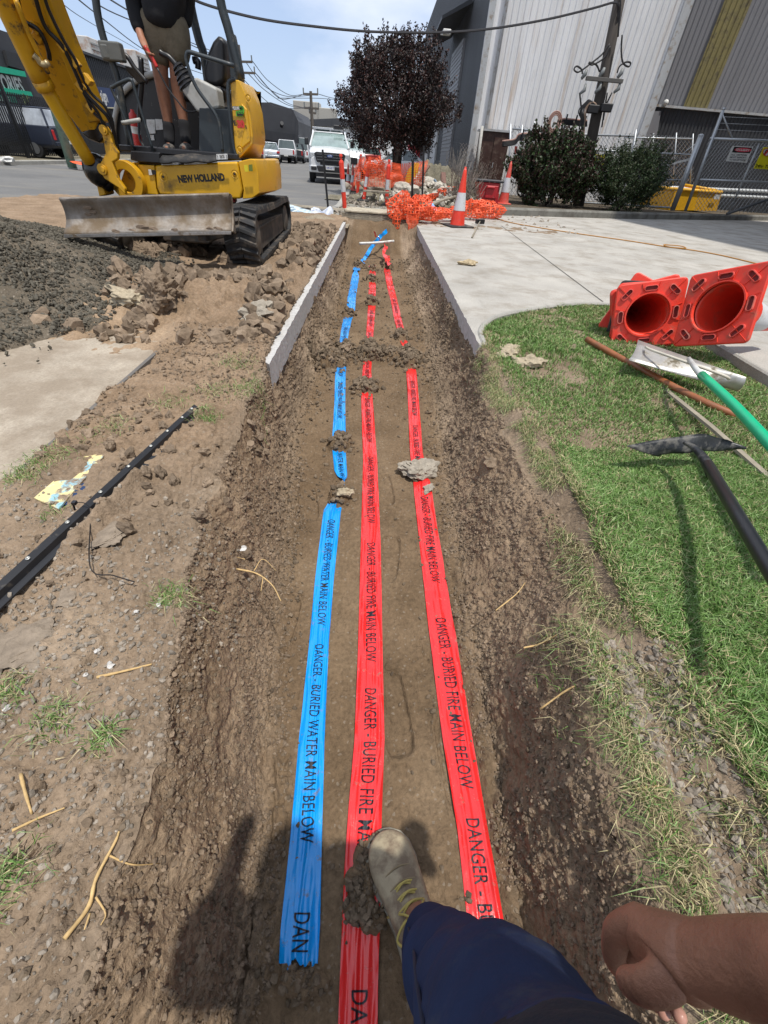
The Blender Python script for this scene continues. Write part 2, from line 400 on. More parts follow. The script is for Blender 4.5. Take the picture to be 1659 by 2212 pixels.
def top_h(x, y):
    n = .020*fbm(x, y, 0, 1.1, 3, .5, 21) + .012*fbm(x, y, 0, 5.0, 4, .55, 22) + .0055*fbm(x, y, 0, 26, 3, .6, 23)
    w1, w2, wi = worley(x*9, y*9, .2, 31); plate = sm(.02, .16, w2-w1)*(wi-.3)
    near_l = sm(-.35, -.5, x)*sm(3.0, 2.2, y)
    n = n + near_l*(.026*plate + .015*np.clip(1-worley(x*34, y*34, .5, 41)[0]*1.5, 0, 1) + .008*np.clip(1-worley(x*75, y*75, .9, 42)[0]*1.4, 0, 1))
    slab = sm(-1.30, -1.42, x + .03*fbm(x, y, 0, 3, 3, .5, 77))*sm(-.3, .3, y)*sm(3.75, 3.35, y+.25*fbm(x, y, 0, 1.3, 4, .6, 78))
    n = n*(1-slab) + slab*(-.03 + .026*fbm(x, y, 0, 2.4, 5, .6, 79))
    sx0, sy0, sx1, sy1 = SEC; sl = math.hypot(sx1-sx0, sy1-sy0); sdx, sdy = (sx1-sx0)/sl, (sy1-sy0)/sl; sd = (x-sx0)*sdy-(y-sy0)*sdx; st = (x-sx0)*sdx+(y-sy0)*sdy
    bury = .050*np.exp(-((sd-.055)/.030)**2)*sm(-.05, .3, fbm(x*1.0, y, 0, 4.5, 3, .5, 88))*sm(-.1, .1, st)*sm(sl+.1, sl-.1, st)
    ridge = bury + (.035*sm(-1.5, -1.0, x)*sm(-.6, -.8, x)*sm(.5, .9, y)*sm(2.2, 1.5, y))       # spoil around the steel section
    n = n + ridge + heap_extra(x, y)
    # right-hand side
    ge = itp(y, GE); wob = .05*fbm(x, y, 0, 3.0, 3, .5, 91)
    dirt = sm(ge+.05, ge-.10, x+wob)*sm(.3, .5, x)
    pen = np.exp(-(((x-.66)/.10)**2))*sm(.75, .60, y)*sm(-.4, .02, y)
    n = n - dirt*.11*(1-np.clip(pen*1.2, 0, 1))*sm(3.0, 2.2, y) - dirt*.02
    n = np.where(x > .3, n*.7, n)
    ylim = np.interp(x, [.70, .80, .84, 1.03, 1.38, 1.8, 2.2, 2.9], [2.95, 3.0, 3.42, 3.84, 4.14, 4.4, 4.56, 4.6]); under = sm(-.02, .10, y-ylim)*sm(.3, .5, x)
    n = n*(1-under) + under*(-.10)
    g = sm(ge-.05, ge+.3, x)*(-.035 - .05*sm(2.4, 2.9, x)); return n + g*(1-under)
def build_soil():
    r = lambda a, b, n, p=1.0: a+(b-a)*np.linspace(0, 1, n)**p
    # rows
    ys = [-.9]
    while ys[-1] < 10.6: ys.append(ys[-1]+.0045*max(math.hypot(ys[-1], 1.35), 1.0))
    ys = np.array(ys); ny = len(ys); Y = ys[:, None]
    nl, nw, nf, nwr, nr = 330, 84, 190, 104, 250
    LL, FL, FR, LR = (itp(ys, t)[:, None] for t in (LIP_L, FLR_L, FLR_R, LIP_R))
    LL = LL + (.035*fbm(ys, 0, 0, 1.7, 3, .5, 61) + .02*fbm(ys, 0, 0, 9, 3, .5, 62))[:, None]*sm(2.5, 2.2, Y)
    LR = LR + (.035*fbm(ys, 3, 0, 1.9, 3, .5, 63) + .02*fbm(ys, 3, 0, 9, 3, .5, 64))[:, None]*sm(3.1, 2.8, Y)
    t1 = np.linspace(0, 1, nl)[None, :]; X1 = LL - 6.2*(1-t1)**2.6 - .0*Y
    t2 = np.linspace(0, 1, nw+1)[None, 1:]; t4 = np.linspace(0, 1, nwr+1)[None, 1:]; t5 = np.linspace(0, 1, nr+1)[None, 1:]
    far = sm(2.2, 2.8, Y)
    X2 = LL + (FL-LL)*(t2*(1-far*.55) + far*.55*t2**3)
    X3 = FL + (FR-FL)*np.linspace(0, 1, nf+1)[None, 1:]
    X4 = FR + (LR-FR)*(1-((1-t4)*(1-far*.55) + far*.55*(1-t4)**3))
    X5 = LR + (3.9-LR)*t5**1.5
    X = np.concatenate([X1, X2, X3, X4, X5], 1); Yg = np.broadcast_to(Y, X.shape)
    endw = sm(9.35, 10.20, Yg+.15*fbm(X, Yg*0, 0, 3, 2, .5, 4))
    zt1 = top_h(X1, np.broadcast_to(Y, X1.shape)); zt5 = top_h(X5, np.broadcast_to(Y, X5.shape))
    ztl = zt1[:, -1:]; ztr = zt5[:, :1]
    fl = floor_lo(X3, np.broadcast_to(Y, X3.shape)); fl0 = fl[:, :1]; fl1 = fl[:, -1:]
    s2 = t2*t2*(3-2*t2)*.35+t2*.65; s4 = t4*t4*(3-2*t4)*.35+t4*.65
    Z2 = ztl + (fl0-ztl)*s2; Z4 = fl1 + (ztr-fl1)*s4
    Yf = np.broadcast_to(Y, X3.shape)
    cr1, cr2, _ = worley(X3*5+.4*fbm(X3, Yf, 0, 4, 2, .5, 6), Yf*5, .5, 13)
    hi = .0075*fbm(X3, Yf, 0, 14, 5, .62, 14) + .0030*fbm(X3, Yf, 0, 70, 3, .6, 15) - .010*sm(.03, 0, cr2-cr1)*(fbm(X3, Yf, 0, 1.7, 2, .5, 16) > -.15)
    edge = np.minimum(X3-FL, FR-X3); crumb = sm(.16, .0, edge+.05*fbm(X3, Yf, 0, 5, 3, .5, 17))
    crumbh = .035*np.clip(1-worley(X3*22, Yf*22, .2, 19)[0]*1.3, 0, 1) + .018*np.clip(1-worley(X3*48, Yf*48, .2, 20)[0]*1.3, 0, 1)
    md = np.zeros_like(X3)
    for (mx_, my_, rx, ry, h) in MOUNDS:
        q = ((X3-mx_)/rx)**2 + ((Yf-my_)/ry)**2 + .5*fbm(X3, Yf, 0, 16, 3, .6, 25)
        md = np.maximum(md, h*sm(1.25, .35, q))
    farr = sm(1.9, 3.0, Yf)*.6
    hump = crumbh*np.clip(crumb*1.0 + farr*.45, 0, 1) + md*(1+.0) + md/(.05)*crumbh*.8
    tape_clear = np.ones_like(X3)
    for T in TAPES_XY:
        cx = np.interp(Yf, T[0], T[1]); tape_clear = np.minimum(tape_clear, 1-(1-sm(.045, .075, np.abs(X3-cx)))*sm(.012, .0, md))
    for (fx0, fy0, fa) in ((-.29, .30, .1), (-.33, .95, -.1), (.13, .62, .15), (.12, 1.35, -.1), (.33, .45, .1), (.10, 1.9, .1), (-.33, 1.75, .2)):
        c_, s_2 = math.cos(fa), math.sin(fa); lx = (X3-fx0)*c_+(Yf-fy0)*s_2; ly = (Yf-fy0)*c_-(X3-fx0)*s_2; e_ = (lx/.052)**4+(ly/.15)**4; hi = hi - .014*sm(1.25, .8, e_) + .006*np.exp(-((e_-1.5)/.5)**2)
    Z3 = fl + hi*np.where(tape_clear > .5, 1, .35) + hump*tape_clear
    Z = np.concatenate([zt1, Z2, Z3, Z4, zt5], 1)
    P = np.stack([X, Yg, Z], -1)
    # wall displacement along the wall normals
    mk = np.zeros(X.shape[1]); mk[nl:nl+nw] = 1; mk[nl+nw+nf:nl+nw+nf+nwr] = 1
    ker = np.ones(13)/13; mk = np.convolve(np.pad(mk, 6, 'edge'), ker, 'valid')
    sgn = np.where(np.arange(X.shape[1]) < nl+nw+nf//2, 1.0, -1.0)
    x_, y_, z_ = P[..., 0], P[..., 1], P[..., 2]
    gouge = fbm(x_*.6, y_*2.6, z_*.7, 1.6, 4, .55, 51)
    d = .034*gouge + .012*fbm(x_, y_, z_*1.6, 11, 5, .62, 52) + .006*fbm(x_, y_, z_, 70, 3, .65, 53)
    w1, w2, wi = worley(x_*11, y_*11, z_*11, 54); d = d - .004*(1-sm(0, .06, w2-w1)) + .008*(wi-.5)
    w1b, _, _ = worley(x_*30, y_*30, z_*30, 55); d = d + .008*np.clip(1-w1b*1.3, 0, 1)
    w1c, _, _ = worley(x_*62, y_*62, z_*62, 56); d = d + .006*np.clip(1-w1c*1.3, 0, 1)
    amp = (.72+.28*sm(1.8, 2.6, Yg))*mk[None, :]*(1-.45*sm(2.4, 2.9, Yg)*sm(-.16, -.02, z_))
    P[..., 0] += amp*d*sgn[None, :]*.95; P[..., 2] += amp*d*.35
    # closed end of the cut
    zend = .0 + .03*fbm(X, Yg, 0, 4, 4, .6, 66)
    P[..., 2] = np.where(P[..., 2] < zend, P[..., 2]*(1-endw)+zend*endw, P[..., 2])
    # colour zones of the ground
    tone = np.ones(P.shape, np.float32)
    infl = np.zeros(X.shape[1]); infl[nl+nw:nl+nw+nf] = 1; infl = np.convolve(np.pad(infl, 10, 'edge'), np.ones(21)/21, 'valid')[None, :, None]
    tone = tone*(1-infl) + infl*np.array([.74, .68, .59])
    greyl = (sm(-.38, -.60, P[..., 0])*sm(1.25, .65, Yg+.25*fbm(X, Yg, 0, 2, 3, .5, 67)))[..., None]
    tone = tone*(1-greyl) + greyl*np.array([1.18, 1.17, 1.16])
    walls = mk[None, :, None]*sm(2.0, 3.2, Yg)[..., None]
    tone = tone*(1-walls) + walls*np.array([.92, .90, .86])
    nw_ = mk[None, :, None]*sm(3.0, 1.8, Yg)[..., None]; tone = tone*(1-nw_) + nw_*np.array([1.16, 1.11, 1.04])  # near trench walls coloured lighter to offset the weak light on them
    topl = (sm(-.55, -.75, P[..., 0])*sm(1.0, 1.6, Yg))[..., None]; tone = tone*(1-topl) + topl*np.array([1.12, 1.06, 1.0])
    dusty = (sm(-1.2, -1.6, P[..., 0])*sm(3.9, 3.0, Yg))[..., None]; tone = tone*(1-dusty) + dusty*np.array([1.40, 1.33, 1.24])
    dark_oval = np.clip(sm(.35, .75, np.exp(-(((X+1.85)/.6)**2+((Yg-4.75)/.30)**2))), 0, 1)[..., None]; tone = tone*(1-dark_oval*.45)  # darker oval of soil below the digger blade
    chalk = (sm(.12, .34, fbm(P[..., 0]*2, P[..., 1]*.7, P[..., 2]*2, 1.6, 4, .6, 68))*mk[None, :]*sm(2.2, 2.9, Yg))[..., None]; tone = tone*(1-chalk*.7) + chalk*.7*np.array([1.5, 1.5, 1.5])
    n = X.shape[1]; i = np.arange(ny-1)[:, None]*n + np.arange(n-1)[None, :]
    fc = np.stack([i, i+1, i+1+n, i+n], -1).reshape(-1, 4)
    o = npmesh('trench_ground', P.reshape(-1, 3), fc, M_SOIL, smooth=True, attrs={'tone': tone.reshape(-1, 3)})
    o.name = 'ground'; kind(o, 'structure', 'brown dug soil with the open trench cut through it'); return o, P, fc
# tapes: rows of (v, left u, right u) on the trench floor
TB = [(2100, 602, 687), (2000, 608, 693), (1800, 628, 697), (1600, 645, 702), (1385, 668, 711), (1250, 681, 722), (1105, 699, 737), (1048, 735, 752), (1020, 722, 750), (978, 718, 747), (942, 718, 747), (880, 722, 746), (808, 724, 747), (732, 735, 752), (690, 741, 760), (670, 748, 767), (640, 752, 769), (585, 763, 778), (575, 773, 787), (555, 779, 792), (538, 786, 798)]
TM = [(2230, 729, 815), (2100, 734, 817), (2000, 738, 820), (1880, 743, 822), (1750, 752, 825), (1600, 765, 831), (1400, 773, 827), (1175, 779, 822), (1000, 784, 815), (870, 780, 805), (800, 783, 802), (735, 790, 806), (665, 795, 811), (612, 797, 812), (585, 797, 811), (558, 797, 810)]
TR = [(1990, 1004, 1082), (1800, 985, 1052), (1700, 970, 1036), (1600, 955, 1020), (1400, 930, 988), (1250, 912, 960), (1065, 893, 932), (975, 885, 913), (880, 881, 905), (805, 877, 899), (765, 872, 889), (720, 858, 874), (650, 843, 858), (590, 829, 843), (570, 831, 843), (545, 828, 839), (520, 818, 829), (503, 808, 818)]
def tape_xy(T):
    A = sorted([(gz(l, v, -.5), gz(r_, v, -.5)) for v, l, r_ in T], key=lambda q: q[0].y)
    y = np.array([(a.y+b.y)/2 for a, b in A]); x = np.array([(a.x+b.x)/2 for a, b in A]); w = np.array([(b-a).length for a, b in A])
    return y, x, w
TAPES_XY = [tape_xy(t) for t in (TB, TM, TR)]
SOIL, SP, SF = build_soil()
BV = BVHTree.FromPolygons([tuple(p) for p in SP.reshape(-1, 3).tolist()], SF.tolist())
def hit(x, y, z0=1.0):
    r = BV.ray_cast(Vector((x, y, z0)), Vector((0, 0, -1))); return r[0].z if r[0] is not None else 0.0
# ================================================================= warning tapes
def film(name, c):
    k = NM(name); n = k.noise(9, 3, .5); d = k.ramp(k.noise(38, 6, .7), [(.59, 0.0), (.68, .70)])
    col = k.mix(d, k.ramp(n, [(.3, tuple(x*.9 for x in c)), (.7, c)]), (.16, .12, .085))
    k.bump(k.noise(60, 3, .5), .0012, .8)
    m = k.done(col, k.ramp(d, [(0, .24), (1, .8)]), spec=.6, coat=.35); k.b.inputs['Coat Roughness'].default_value = .12; return m
M_BLUE = film('blue_film', (0.0, .29, .80)); M_RED = film('red_film', (.72, .022, .022)); M_INK = mat('tape_ink', (.012, .012, .018), .45)
TXT = {}
def make_tape(name, T, m, label, msg, starts, seed, y0, y1, trims=()):
    y, x, w = tape_xy(T); n = int((y1-y0)/.010); m9 = 25
    ys = np.linspace(y0, y1, n)
    def surf(yy, s):                       # s in -1..1 across
        yy = np.asarray(yy, float); s = np.asarray(s, float)
        cx = np.interp(yy, y, x); ww = np.interp(yy, y, w)/2
        px = cx+s*ww*.98; fz = floor_lo(px, yy)
        wr = .0055*fbm(yy*2.3, s*2.1, seed, 2.2, 3, .55, seed) + .0022*np.abs(fbm(s*1.6+1.6*fbm(yy, 0, 0, 3, 2, .5, seed+4), yy*3.0, 0, 1.3, 3, .55, seed+2)) 
        ridge = .007*np.exp(-((s-.25-.5*fbm(yy, 0, seed, 2.1, 2, .5, seed+6))/.10)**2)*(fbm(yy, 2, seed, 1.5, 2, .5, seed+7) > -.3)
        lift = .009+wr+ridge + .006*np.abs(s)**3*fbm(yy, s, 0, 3, 2, .5, seed+9)
        tz = fz+np.maximum(lift, .003)
        for (ty, tlen, tw) in trims:      # kinked, half-folded stretches
            k = np.exp(-((yy-ty)/tlen)**2); px = cx+(px-cx)*(1-k*tw); tz = tz+.03*k*np.abs(s)
        return px, yy, tz
    SS = np.linspace(-1, 1, m9); YY, Sg = np.meshgrid(ys, SS, indexing='ij'); a, b, c = surf(YY, Sg)
    b = b.copy(); b[0] += .014*fbm(SS*9, 0, seed, 1, 3, .6, 3); b[-1] += .012*fbm(SS*9, 5, seed, 1, 3, .6, 3)
    V = np.stack([a, b, c], -1).reshape(-1, 3); i = np.arange(n-1)[:, None]*m9+np.arange(m9-1)[None]
    fc = np.stack([i, i+1, i+1+m9, i+m9], -1).reshape(-1, 4)
    o = npmesh(name, V, fc, m, smooth=True); tag(o, label, 'warning tape', 'warning tapes laid along the trench floor')
    me = o.data; cen = V.mean(0); cen[2] = V[:, 2].min(); me.vertices.foreach_set('co', (V-cen).astype(np.float32).ravel()); me.update(); o.location = Vector([float(q) for q in cen])
    # lettering runs from the far end towards the viewer, tops to the right
    if msg not in TXT:
        tm = text_mb(msg, 1.0, 1.0, 0, .002, 'LEFT', 1.06); bm = bmesh.new(); vs = [bm.verts.new(p) for p in tm.v]
        for f in tm.f:
            try: bm.faces.new([vs[q] for q in f])
            except Exception: pass
        k = .635/max(v.co.x for v in bm.verts); bmesh.ops.triangulate(bm, faces=bm.faces)
        for c_ in np.arange(0, .645, .010):
            bmesh.ops.bisect_plane(bm, geom=bm.verts[:]+bm.edges[:]+bm.faces[:], plane_co=(c_/k, 0, 0), plane_no=(1, 0, 0))
        for c_ in np.arange(-.48, .50, .08):
            bmesh.ops.bisect_plane(bm, geom=bm.verts[:]+bm.edges[:]+bm.faces[:], plane_co=(0, c_, 0), plane_no=(0, 1, 0))
        bm.verts.index_update(); TXT[msg] = (np.array([(v.co.x*k, v.co.y) for v in bm.verts]), [tuple(v.index for v in f.verts) for f in bm.faces]); bm.free()
    TV, TF = TXT[msg]
    for st in starts:
        yy_ = st-TV[:, 0]; px, py, pz = surf(yy_, TV[:, 1]*1.22); ok_ = (yy_ < y1-.005) & (yy_ > y0+.02); ff_ = [f for f in TF if all(ok_[q] for q in f)]
        if ff_:
            mb = MB(); mb.add(np.stack([px, py, pz+.0019], 1).tolist(), ff_); part('lettering', mb, M_INK, o, fix=False)
    # mud stuck on
    return o
make_tape('warning_tape', TB, M_BLUE, 'blue buried water main tape, leftmost on the trench floor, torn at its near end', 'DANGER - BURIED WATER MAIN BELOW', [1.60, .875, .10, 2.55, 3.35, 4.1, 4.85], 3, float(gz(645, 2085, -.5).y), 8.6, [(1.93, .05, .75), (7.6, .12, .6)])
make_tape('warning_tape', TM, M_RED, 'red buried fire main tape running down the middle of the trench floor', 'DANGER - BURIED FIRE MAIN BELOW', [3.05, 2.22, 1.44, .70, -.03, 3.9, 4.7, 5.6, 6.5, -.77], 13, -.8, 8.4, [(7.9, .1, .5)])
make_tape('warning_tape', TR, M_RED, 'red fire main tape on the right, passing under the big grey clay lump', 'DANGER - BURIED FIRE MAIN BELOW', [2.68, 1.83, 1.01, .30, 3.45, 4.4, 5.3, 6.2, -.44], 23, -.8, 9.3, [(8.5, .25, .6)])
# tape end rising out of the far end and a blue one crossing it
def loose_strip(name, pts, w, m, label, cat, tw=0.0, seed=1):
    P = spline(pts, 10); rows = []
    for i, p in enumerate(P):
        t = (P[min(i+1, len(P)-1)]-P[max(i-1, 0)]).normalized(); a = t.cross(Vector((0, 0, 1))); a = a.normalized() if a.length > .01 else Vector((1, 0, 0))
        a = Matrix.Rotation(tw*i/len(P)+.5*math.sin(i*.9+seed), 3, t) @ a
        rows.append([p+a*(w*s/2)+Vector((0, 0, .004*math.sin(i*1.7+s*3))) for s in (-1, -.5, 0, .5, 1)])
    return single(name, MB().grid(rows), m, label, cat, smooth=True, fix=False)
e0 = [at(778, 568, 8.6), at(788, 558, 8.9), at(802, 535, 9.3), at(818, 515, 9.5), at(836, 498, 9.65)]
loose_strip('warning_tape_offcut', e0, .07, M_BLUE, 'twisted blue tape end rising up the soil at the far end of the trench', 'warning tape', 1.5, 2)
loose_strip('warning_tape_offcut', [at(842, 572, 8.1), at(829, 545, 8.6), at(834, 533, 8.9), at(822, 520, 9.2), at(808, 503, 9.5)], .07, M_RED, 'crumpled red tape end curling up beside the white pipe', 'warning tape', 1.2, 5)
# ================================================================= slabs and driveway
def concrete(name, c, stain=(.16, .13, .10), sc=2.2, lo=.56, hi=.75, streak=False):
    k = NM(name); n = k.noise(1.3, 6, .6); f = k.noise(90, 5, .7); col = k.ramp(n, [(.3, tuple(x*.80 for x in c)), (.7, tuple(x*1.12 for x in c))])
    col = k.mix(1.0, col, k.ramp(f, [(.3, .80), (.7, 1.15)]), 'MULTIPLY')
    d = k.ramp(k.noise(sc, 8, .68), [(lo, 0.0), (hi, .62)]); col = k.mix(d, col, stain)
    s = k.ramp(k.noise(7, 6, .7, (1, .22, 1)), [(.60, 0.0), (.72, .5)]); col = k.mix(s, col, tuple(x*.55 for x in c))
    v = k.ramp(k.vor(170, 'F1', 'Color'), [(.0, .85), (1, 1.1)]); col = k.mix(.6, col, v, 'MULTIPLY')
    k.bump(f, .003); return k.done(col, .9, spec=.2)
M_DRIVE = concrete('driveway_concrete', (.40, .38, .345), (.19, .16, .12), 2.2, .48, .68); M_CUT = mat('cut_concrete', (.44, .43, .415), .9, var=.18, scale=30, dirt=(.24, .2, .15), dirt_lo=.6, dirt_hi=.75, dscale=9, bump=.006, bscale=50)
M_KERB = concrete('kerb_concrete', (.34, .33, .30), (.10, .085, .065), 4)
KC = [(.80, 3.04), (.84, 3.42), (1.03, 3.80), (1.38, 4.10), (1.8, 4.36), (2.2, 4.52), (2.55, 4.50), (2.80, 4.25), (2.90, 3.85), (2.88, 3.3), (2.86, 2.7), (2.92, 2.1), (3.1, 1.4), (3.4, .5), (3.6, -1.5)]
KS = [Vector((p.x, p.y, 0)) for p in spline([(a, b, 0) for a, b in KC], 8)]
def tri_poly(poly):
    from mathutils.geometry import tessellate_polygon
    o = []
    for a, b, c in tessellate_polygon([[Vector((p[0], p[1], 0)) for p in poly]]):
        cr = (poly[b][0]-poly[a][0])*(poly[c][1]-poly[a][1])-(poly[b][1]-poly[a][1])*(poly[c][0]-poly[a][0]); o.append((a, b, c) if cr > 0 else (a, c, b))
    return o
def slab(name, poly, z1, thick, mt, ms, jag=None, label=None):
    n = len(poly); tops = tri_poly(poly)
    V = [(p[0], p[1], z1) for p in poly]+[(p[0], p[1], z1-thick) for p in poly]; m = MB(); m.add(V, tops); m.cur = 1
    m.f += [(i, (i+1) % n, (i+1) % n+n, i+n) for i in range(n)]; m.mi += [1]*n
    o = part(name, m, [mt, ms]); return kind(o, 'structure', label)
jx = lambda y, s: .002*math.sin(y*31+s)+.002*math.sin(y*83+s*2)+.0025*random.uniform(-1, 1)
edgeR = [(.785+jx(y, 1), y) for y in np.arange(10.45, 3.04, -.05)]
far = [(gz(1075, 465).x, gz(1075, 465).y), (gz(1350, 473).x, gz(1350, 473).y), (gz(1659, 477).x, gz(1659, 477).y)]
poly = edgeR+[(p.x, p.y) for p in KS]+[(30, -1.5), (30, 28)]+far[::-1]+[(2.0, 12.6), (.79, 10.6)]
slab('driveway', poly, 0.0, .13, M_DRIVE, M_CUT, label='pale concrete driveway to the right of the trench')
# cut face of the left slab, its top under spoil
edgeL = [(-.630+jx(y, 3), y) for y in np.arange(2.45, 9.6, .05)]
slab('footpath_slab', edgeL+[(-.690, 9.6), (-.690, 2.6), (-.68, 2.5)], .007, .17, M_CUT, M_CUT, label='broken pale slab edge along the left of the trench')
M_DUST = concrete('dusty_concrete', (.40, .345, .275), (.20, .155, .11), 3.2, .40, .58)
slab('footpath', [(-1.372, 3.75), (-1.365, -.6), (-7.5, -.6), (-7.5, 3.75)], -.004, .1, M_DUST, M_DUST, label='dusty concrete path left of the trench')
tj = MB(); tj.box((-1.345, 1.35, -.028), (.022, 3.6, .07)); single('edging_board', tj, mat('grey_board', (.12, .11, .10), .85, bump=.003), 'thin grey edging board let in along the dusty path', 'board', bevel=.002)
# expansion joint
a, b_ = gz(1083, 488), gz(1302, 652); dj = (b_-a); j = MB(); nn = Vector((-dj.y, dj.x, 0)).normalized()*.008
j.add([a-nn+Vector((0, 0, .003)), a+nn+Vector((0, 0, .003)), b_+nn+Vector((0, 0, .003)), b_-nn+Vector((0, 0, .003))], [(0, 1, 2, 3)]); kind(part('driveway_joint', j, mat('joint', (.10, .09, .08), .9)), 'structure')
# rounded kerb that wraps the lawn corner
def kerb(name, path, w, zt, zb, label, r=.02, m=None, side=1):
    P = [Vector(p) for p in path]; rings = []
    for i, p in enumerate(P):
        t = (P[min(i+1, len(P)-1)]-P[max(i-1, 0)]); t.z = 0; t.normalize(); nrm = Vector((-t.y, t.x, 0))*side
        prof = [(0, zb), (0, zt-r), (r, zt), (w-r, zt), (w, zt-r), (w, zb)]
        rings.append([p+nrm*a_+Vector((0, 0, z_)) for a_, z_ in prof])
    return kind(part(name, MB().ring_loft(rings, True, True), m or M_KERB, smooth=False), 'structure', label)
kerb('lawn_kerb', KS, .05, .012, -.16, 'worn kerb curving round the lawn corner', .012, None, -1)
# ================================================================= clods, gravel, pebbles
ROCKS = [hull_rock(i, 1, .35) for i in range(8)]; ROCKS1 = [hull_rock(20+i, 2, .55, (1, .85, .75)) for i in range(8)]; ROCKS2 = [hull_rock(40+i, 3, .42) for i in range(6)]
M_CLODF = tinted('damp_clod', (.155, .118, .082))
def on_soil(x, y): return np.array([hit(float(a), float(b)) for a, b in zip(x, y)])
def scat(name, n, xr, yr, smin, smax, m, protos, keep, label=None, sink=.25, pw=2.2):
    x = RNG.uniform(*xr, n); y = RNG.uniform(*yr, n); k = keep(x, y); x, y = x[k], y[k]
    s = smin+(smax-smin)*RNG.uniform(0, 1, len(x))**pw*np.clip(.5+.25*np.hypot(y, 1), .6, 1.6)
    z = on_soil(x, y)+s*(.5-sink)
    o = scatter_mesh(name, protos, np.stack([x, y, z], 1), s, m); return kind(o, 'stuff', label)
dens = lambda x, y, f, t, s: fbm(x, y, 0, f, 3, .5, s) > t
scat('soil_clods', 8500, (-3.3, -.70), (2.7, 8.4), .007, .062, M_CLOD, ROCKS1, lambda x, y: dens(x, y, 1.6, -.05, 3), 'loose broken soil clods left of the trench', pw=4)
scat('soil_crumbs', 9000, (-1.35, -.40), (.0, 3.0), .003, .014, M_CLOD, ROCKS, lambda x, y: dens(x, y, 2.5, -.1, 5), 'fine soil crumbs over the left bank', pw=4)
scat('bank_stones', 14000, (-1.5, -.42), (-.3, 1.30), .002, .012, M_PEB, ROCKS, lambda x, y: RNG.uniform(0, 1, len(x)) < np.clip(1.3-y+.5*fbm(x, y, 0, 2, 2, .5, 6), 0, 1), 'small dull stones over the near left bank', pw=3.2)
scat('trench_crumbs', 14000, (-.52, .60), (-.1, 9.0), .0025, .016, M_CLODF, ROCKS, lambda x, y: (np.minimum(x-itp(y, FLR_L), itp(y, FLR_R)-x) < .10+.1*fbm(x, y, 0, 3, 2, .5, 3)) | (RNG.uniform(0, 1, len(x)) < .04) | ((y > 2.6) & (RNG.uniform(0, 1, len(x)) < .12)), 'crumbled soil along the trench floor', pw=3.5)
_r = SP.shape[0]; _ci = RNG.integers(0, _r, 110000); _cj = np.where(RNG.uniform(0, 1, 110000) < .5, RNG.integers(318, 430, 110000), RNG.integers(590, 715, 110000)); _P = SP[_ci, _cj]; _k = (_P[:, 1] < 7) & (RNG.uniform(0, 1, 110000) < np.clip(1.1-.12*_P[:, 1], .15, .9)*(fbm(_P[:, 0], _P[:, 1], _P[:, 2], 5, 3, .5, 12) > -.25)); _P = _P[_k][:46000]
kind(scatter_mesh('wall_crumbs', ROCKS, _P+RNG.normal(0, .002, _P.shape), .0022+.012*RNG.uniform(0, 1, len(_P))**4*np.clip(.5+.2*_P[:, 1], .6, 1.4), M_CLOD), 'stuff', 'crumbling soil over the trench walls')
mx_ = []
for (mx0, my0, rx, ry, h) in MOUNDS:
    n = int(150*rx*ry/.01)+25; a = RNG.normal(0, .55, (n, 2)); mx_.append(np.stack([mx0+a[:, 0]*rx, my0+a[:, 1]*ry], 1))
mx_ = np.concatenate(mx_); s_ = .003+.022*RNG.uniform(0, 1, len(mx_))**3*np.clip(.5+.3*mx_[:, 1], .5, 1.5)
kind(scatter_mesh('fallen_soil', ROCKS, np.stack([mx_[:, 0], mx_[:, 1], on_soil(mx_[:, 0], mx_[:, 1])+s_*.3], 1), s_, M_CLODF), 'stuff', 'soil fallen in heaps over the tapes')
scat('groove_stones', 2600, (.60, 1.0), (-.1, .62), .003, .017, M_PEB, ROCKS, lambda x, y: np.abs(x-.80-.05*np.sin(y*9)) < .13, 'grey and brick coloured stones in the bared lawn edge', pw=2.5)
# gravel heap
def heap_z(x, y):
    d = np.sqrt(((x+3.75)/1.95)**2+((y-3.95)/2.25)**2)+.10*fbm(x, y, 0, 1.1, 3, .5, 33)
    z1 = .60*np.clip(1-d*.95, 0, 1)**1.15
    d2 = np.sqrt(((x+2.72)/.75)**2+((y-4.0)/.62)**2)+.10*fbm(x, y, 0, 1.5, 3, .5, 34); return np.maximum(z1, .17*np.clip(1-d2, 0, 1)**.8)
gx, gy = np.meshgrid(np.linspace(-5.8, -1.7, 330), np.linspace(1.7, 6.4, 320)); hz = heap_z(gx, gy)
hzz = hz+.012*np.clip(1-worley(gx*26, gy*26, .1, 9)[0]*1.3, 0, 1)+.02*fbm(gx, gy, 0, 4, 3, .5, 35)-.04*(hz < .012)
i = np.arange(319)[:, None]*330+np.arange(329)[None]
M_HEAP = soil_mat('gravelly_soil', (.095, .078, .057), (.135, .112, .083), (.18, .15, .115), .8, .01, False)
hp = npmesh('gravel_heap', np.stack([gx, gy, hzz], -1).reshape(-1, 3), np.stack([i, i+1, i+331, i+330], -1).reshape(-1, 4), M_HEAP, smooth=True)
tag(hp, 'heap of dark stony gravel and soil at the left edge', 'gravel heap')
x = RNG.uniform(-5.6, -1.75, 60000); y = RNG.uniform(1.7, 6.3, 60000); hh = heap_z(x, y); k = (hh > .012) | (RNG.uniform(0, 1, len(x)) < .03*(hh > -.1)*(x < -1.9)); x, y, hh = x[k], y[k], hh[k]
s_ = .004+.017*RNG.uniform(0, 1, len(x))**3
hs = scatter_mesh('heap_stones', ROCKS, np.stack([x, y, np.maximum(hh+.008, on_soil(x, y))+s_*.3], 1), s_, M_GRAV); kind(hs, 'stuff', 'small grey stones covering the dark heap')
scat('bank_clods', 420, (-1.35, -.48), (.2, 2.5), .010, .034, M_CLOD, ROCKS2, lambda x, y: dens(x, y, 2.5, .0, 15), 'middling clods over the left bank', pw=1.8)
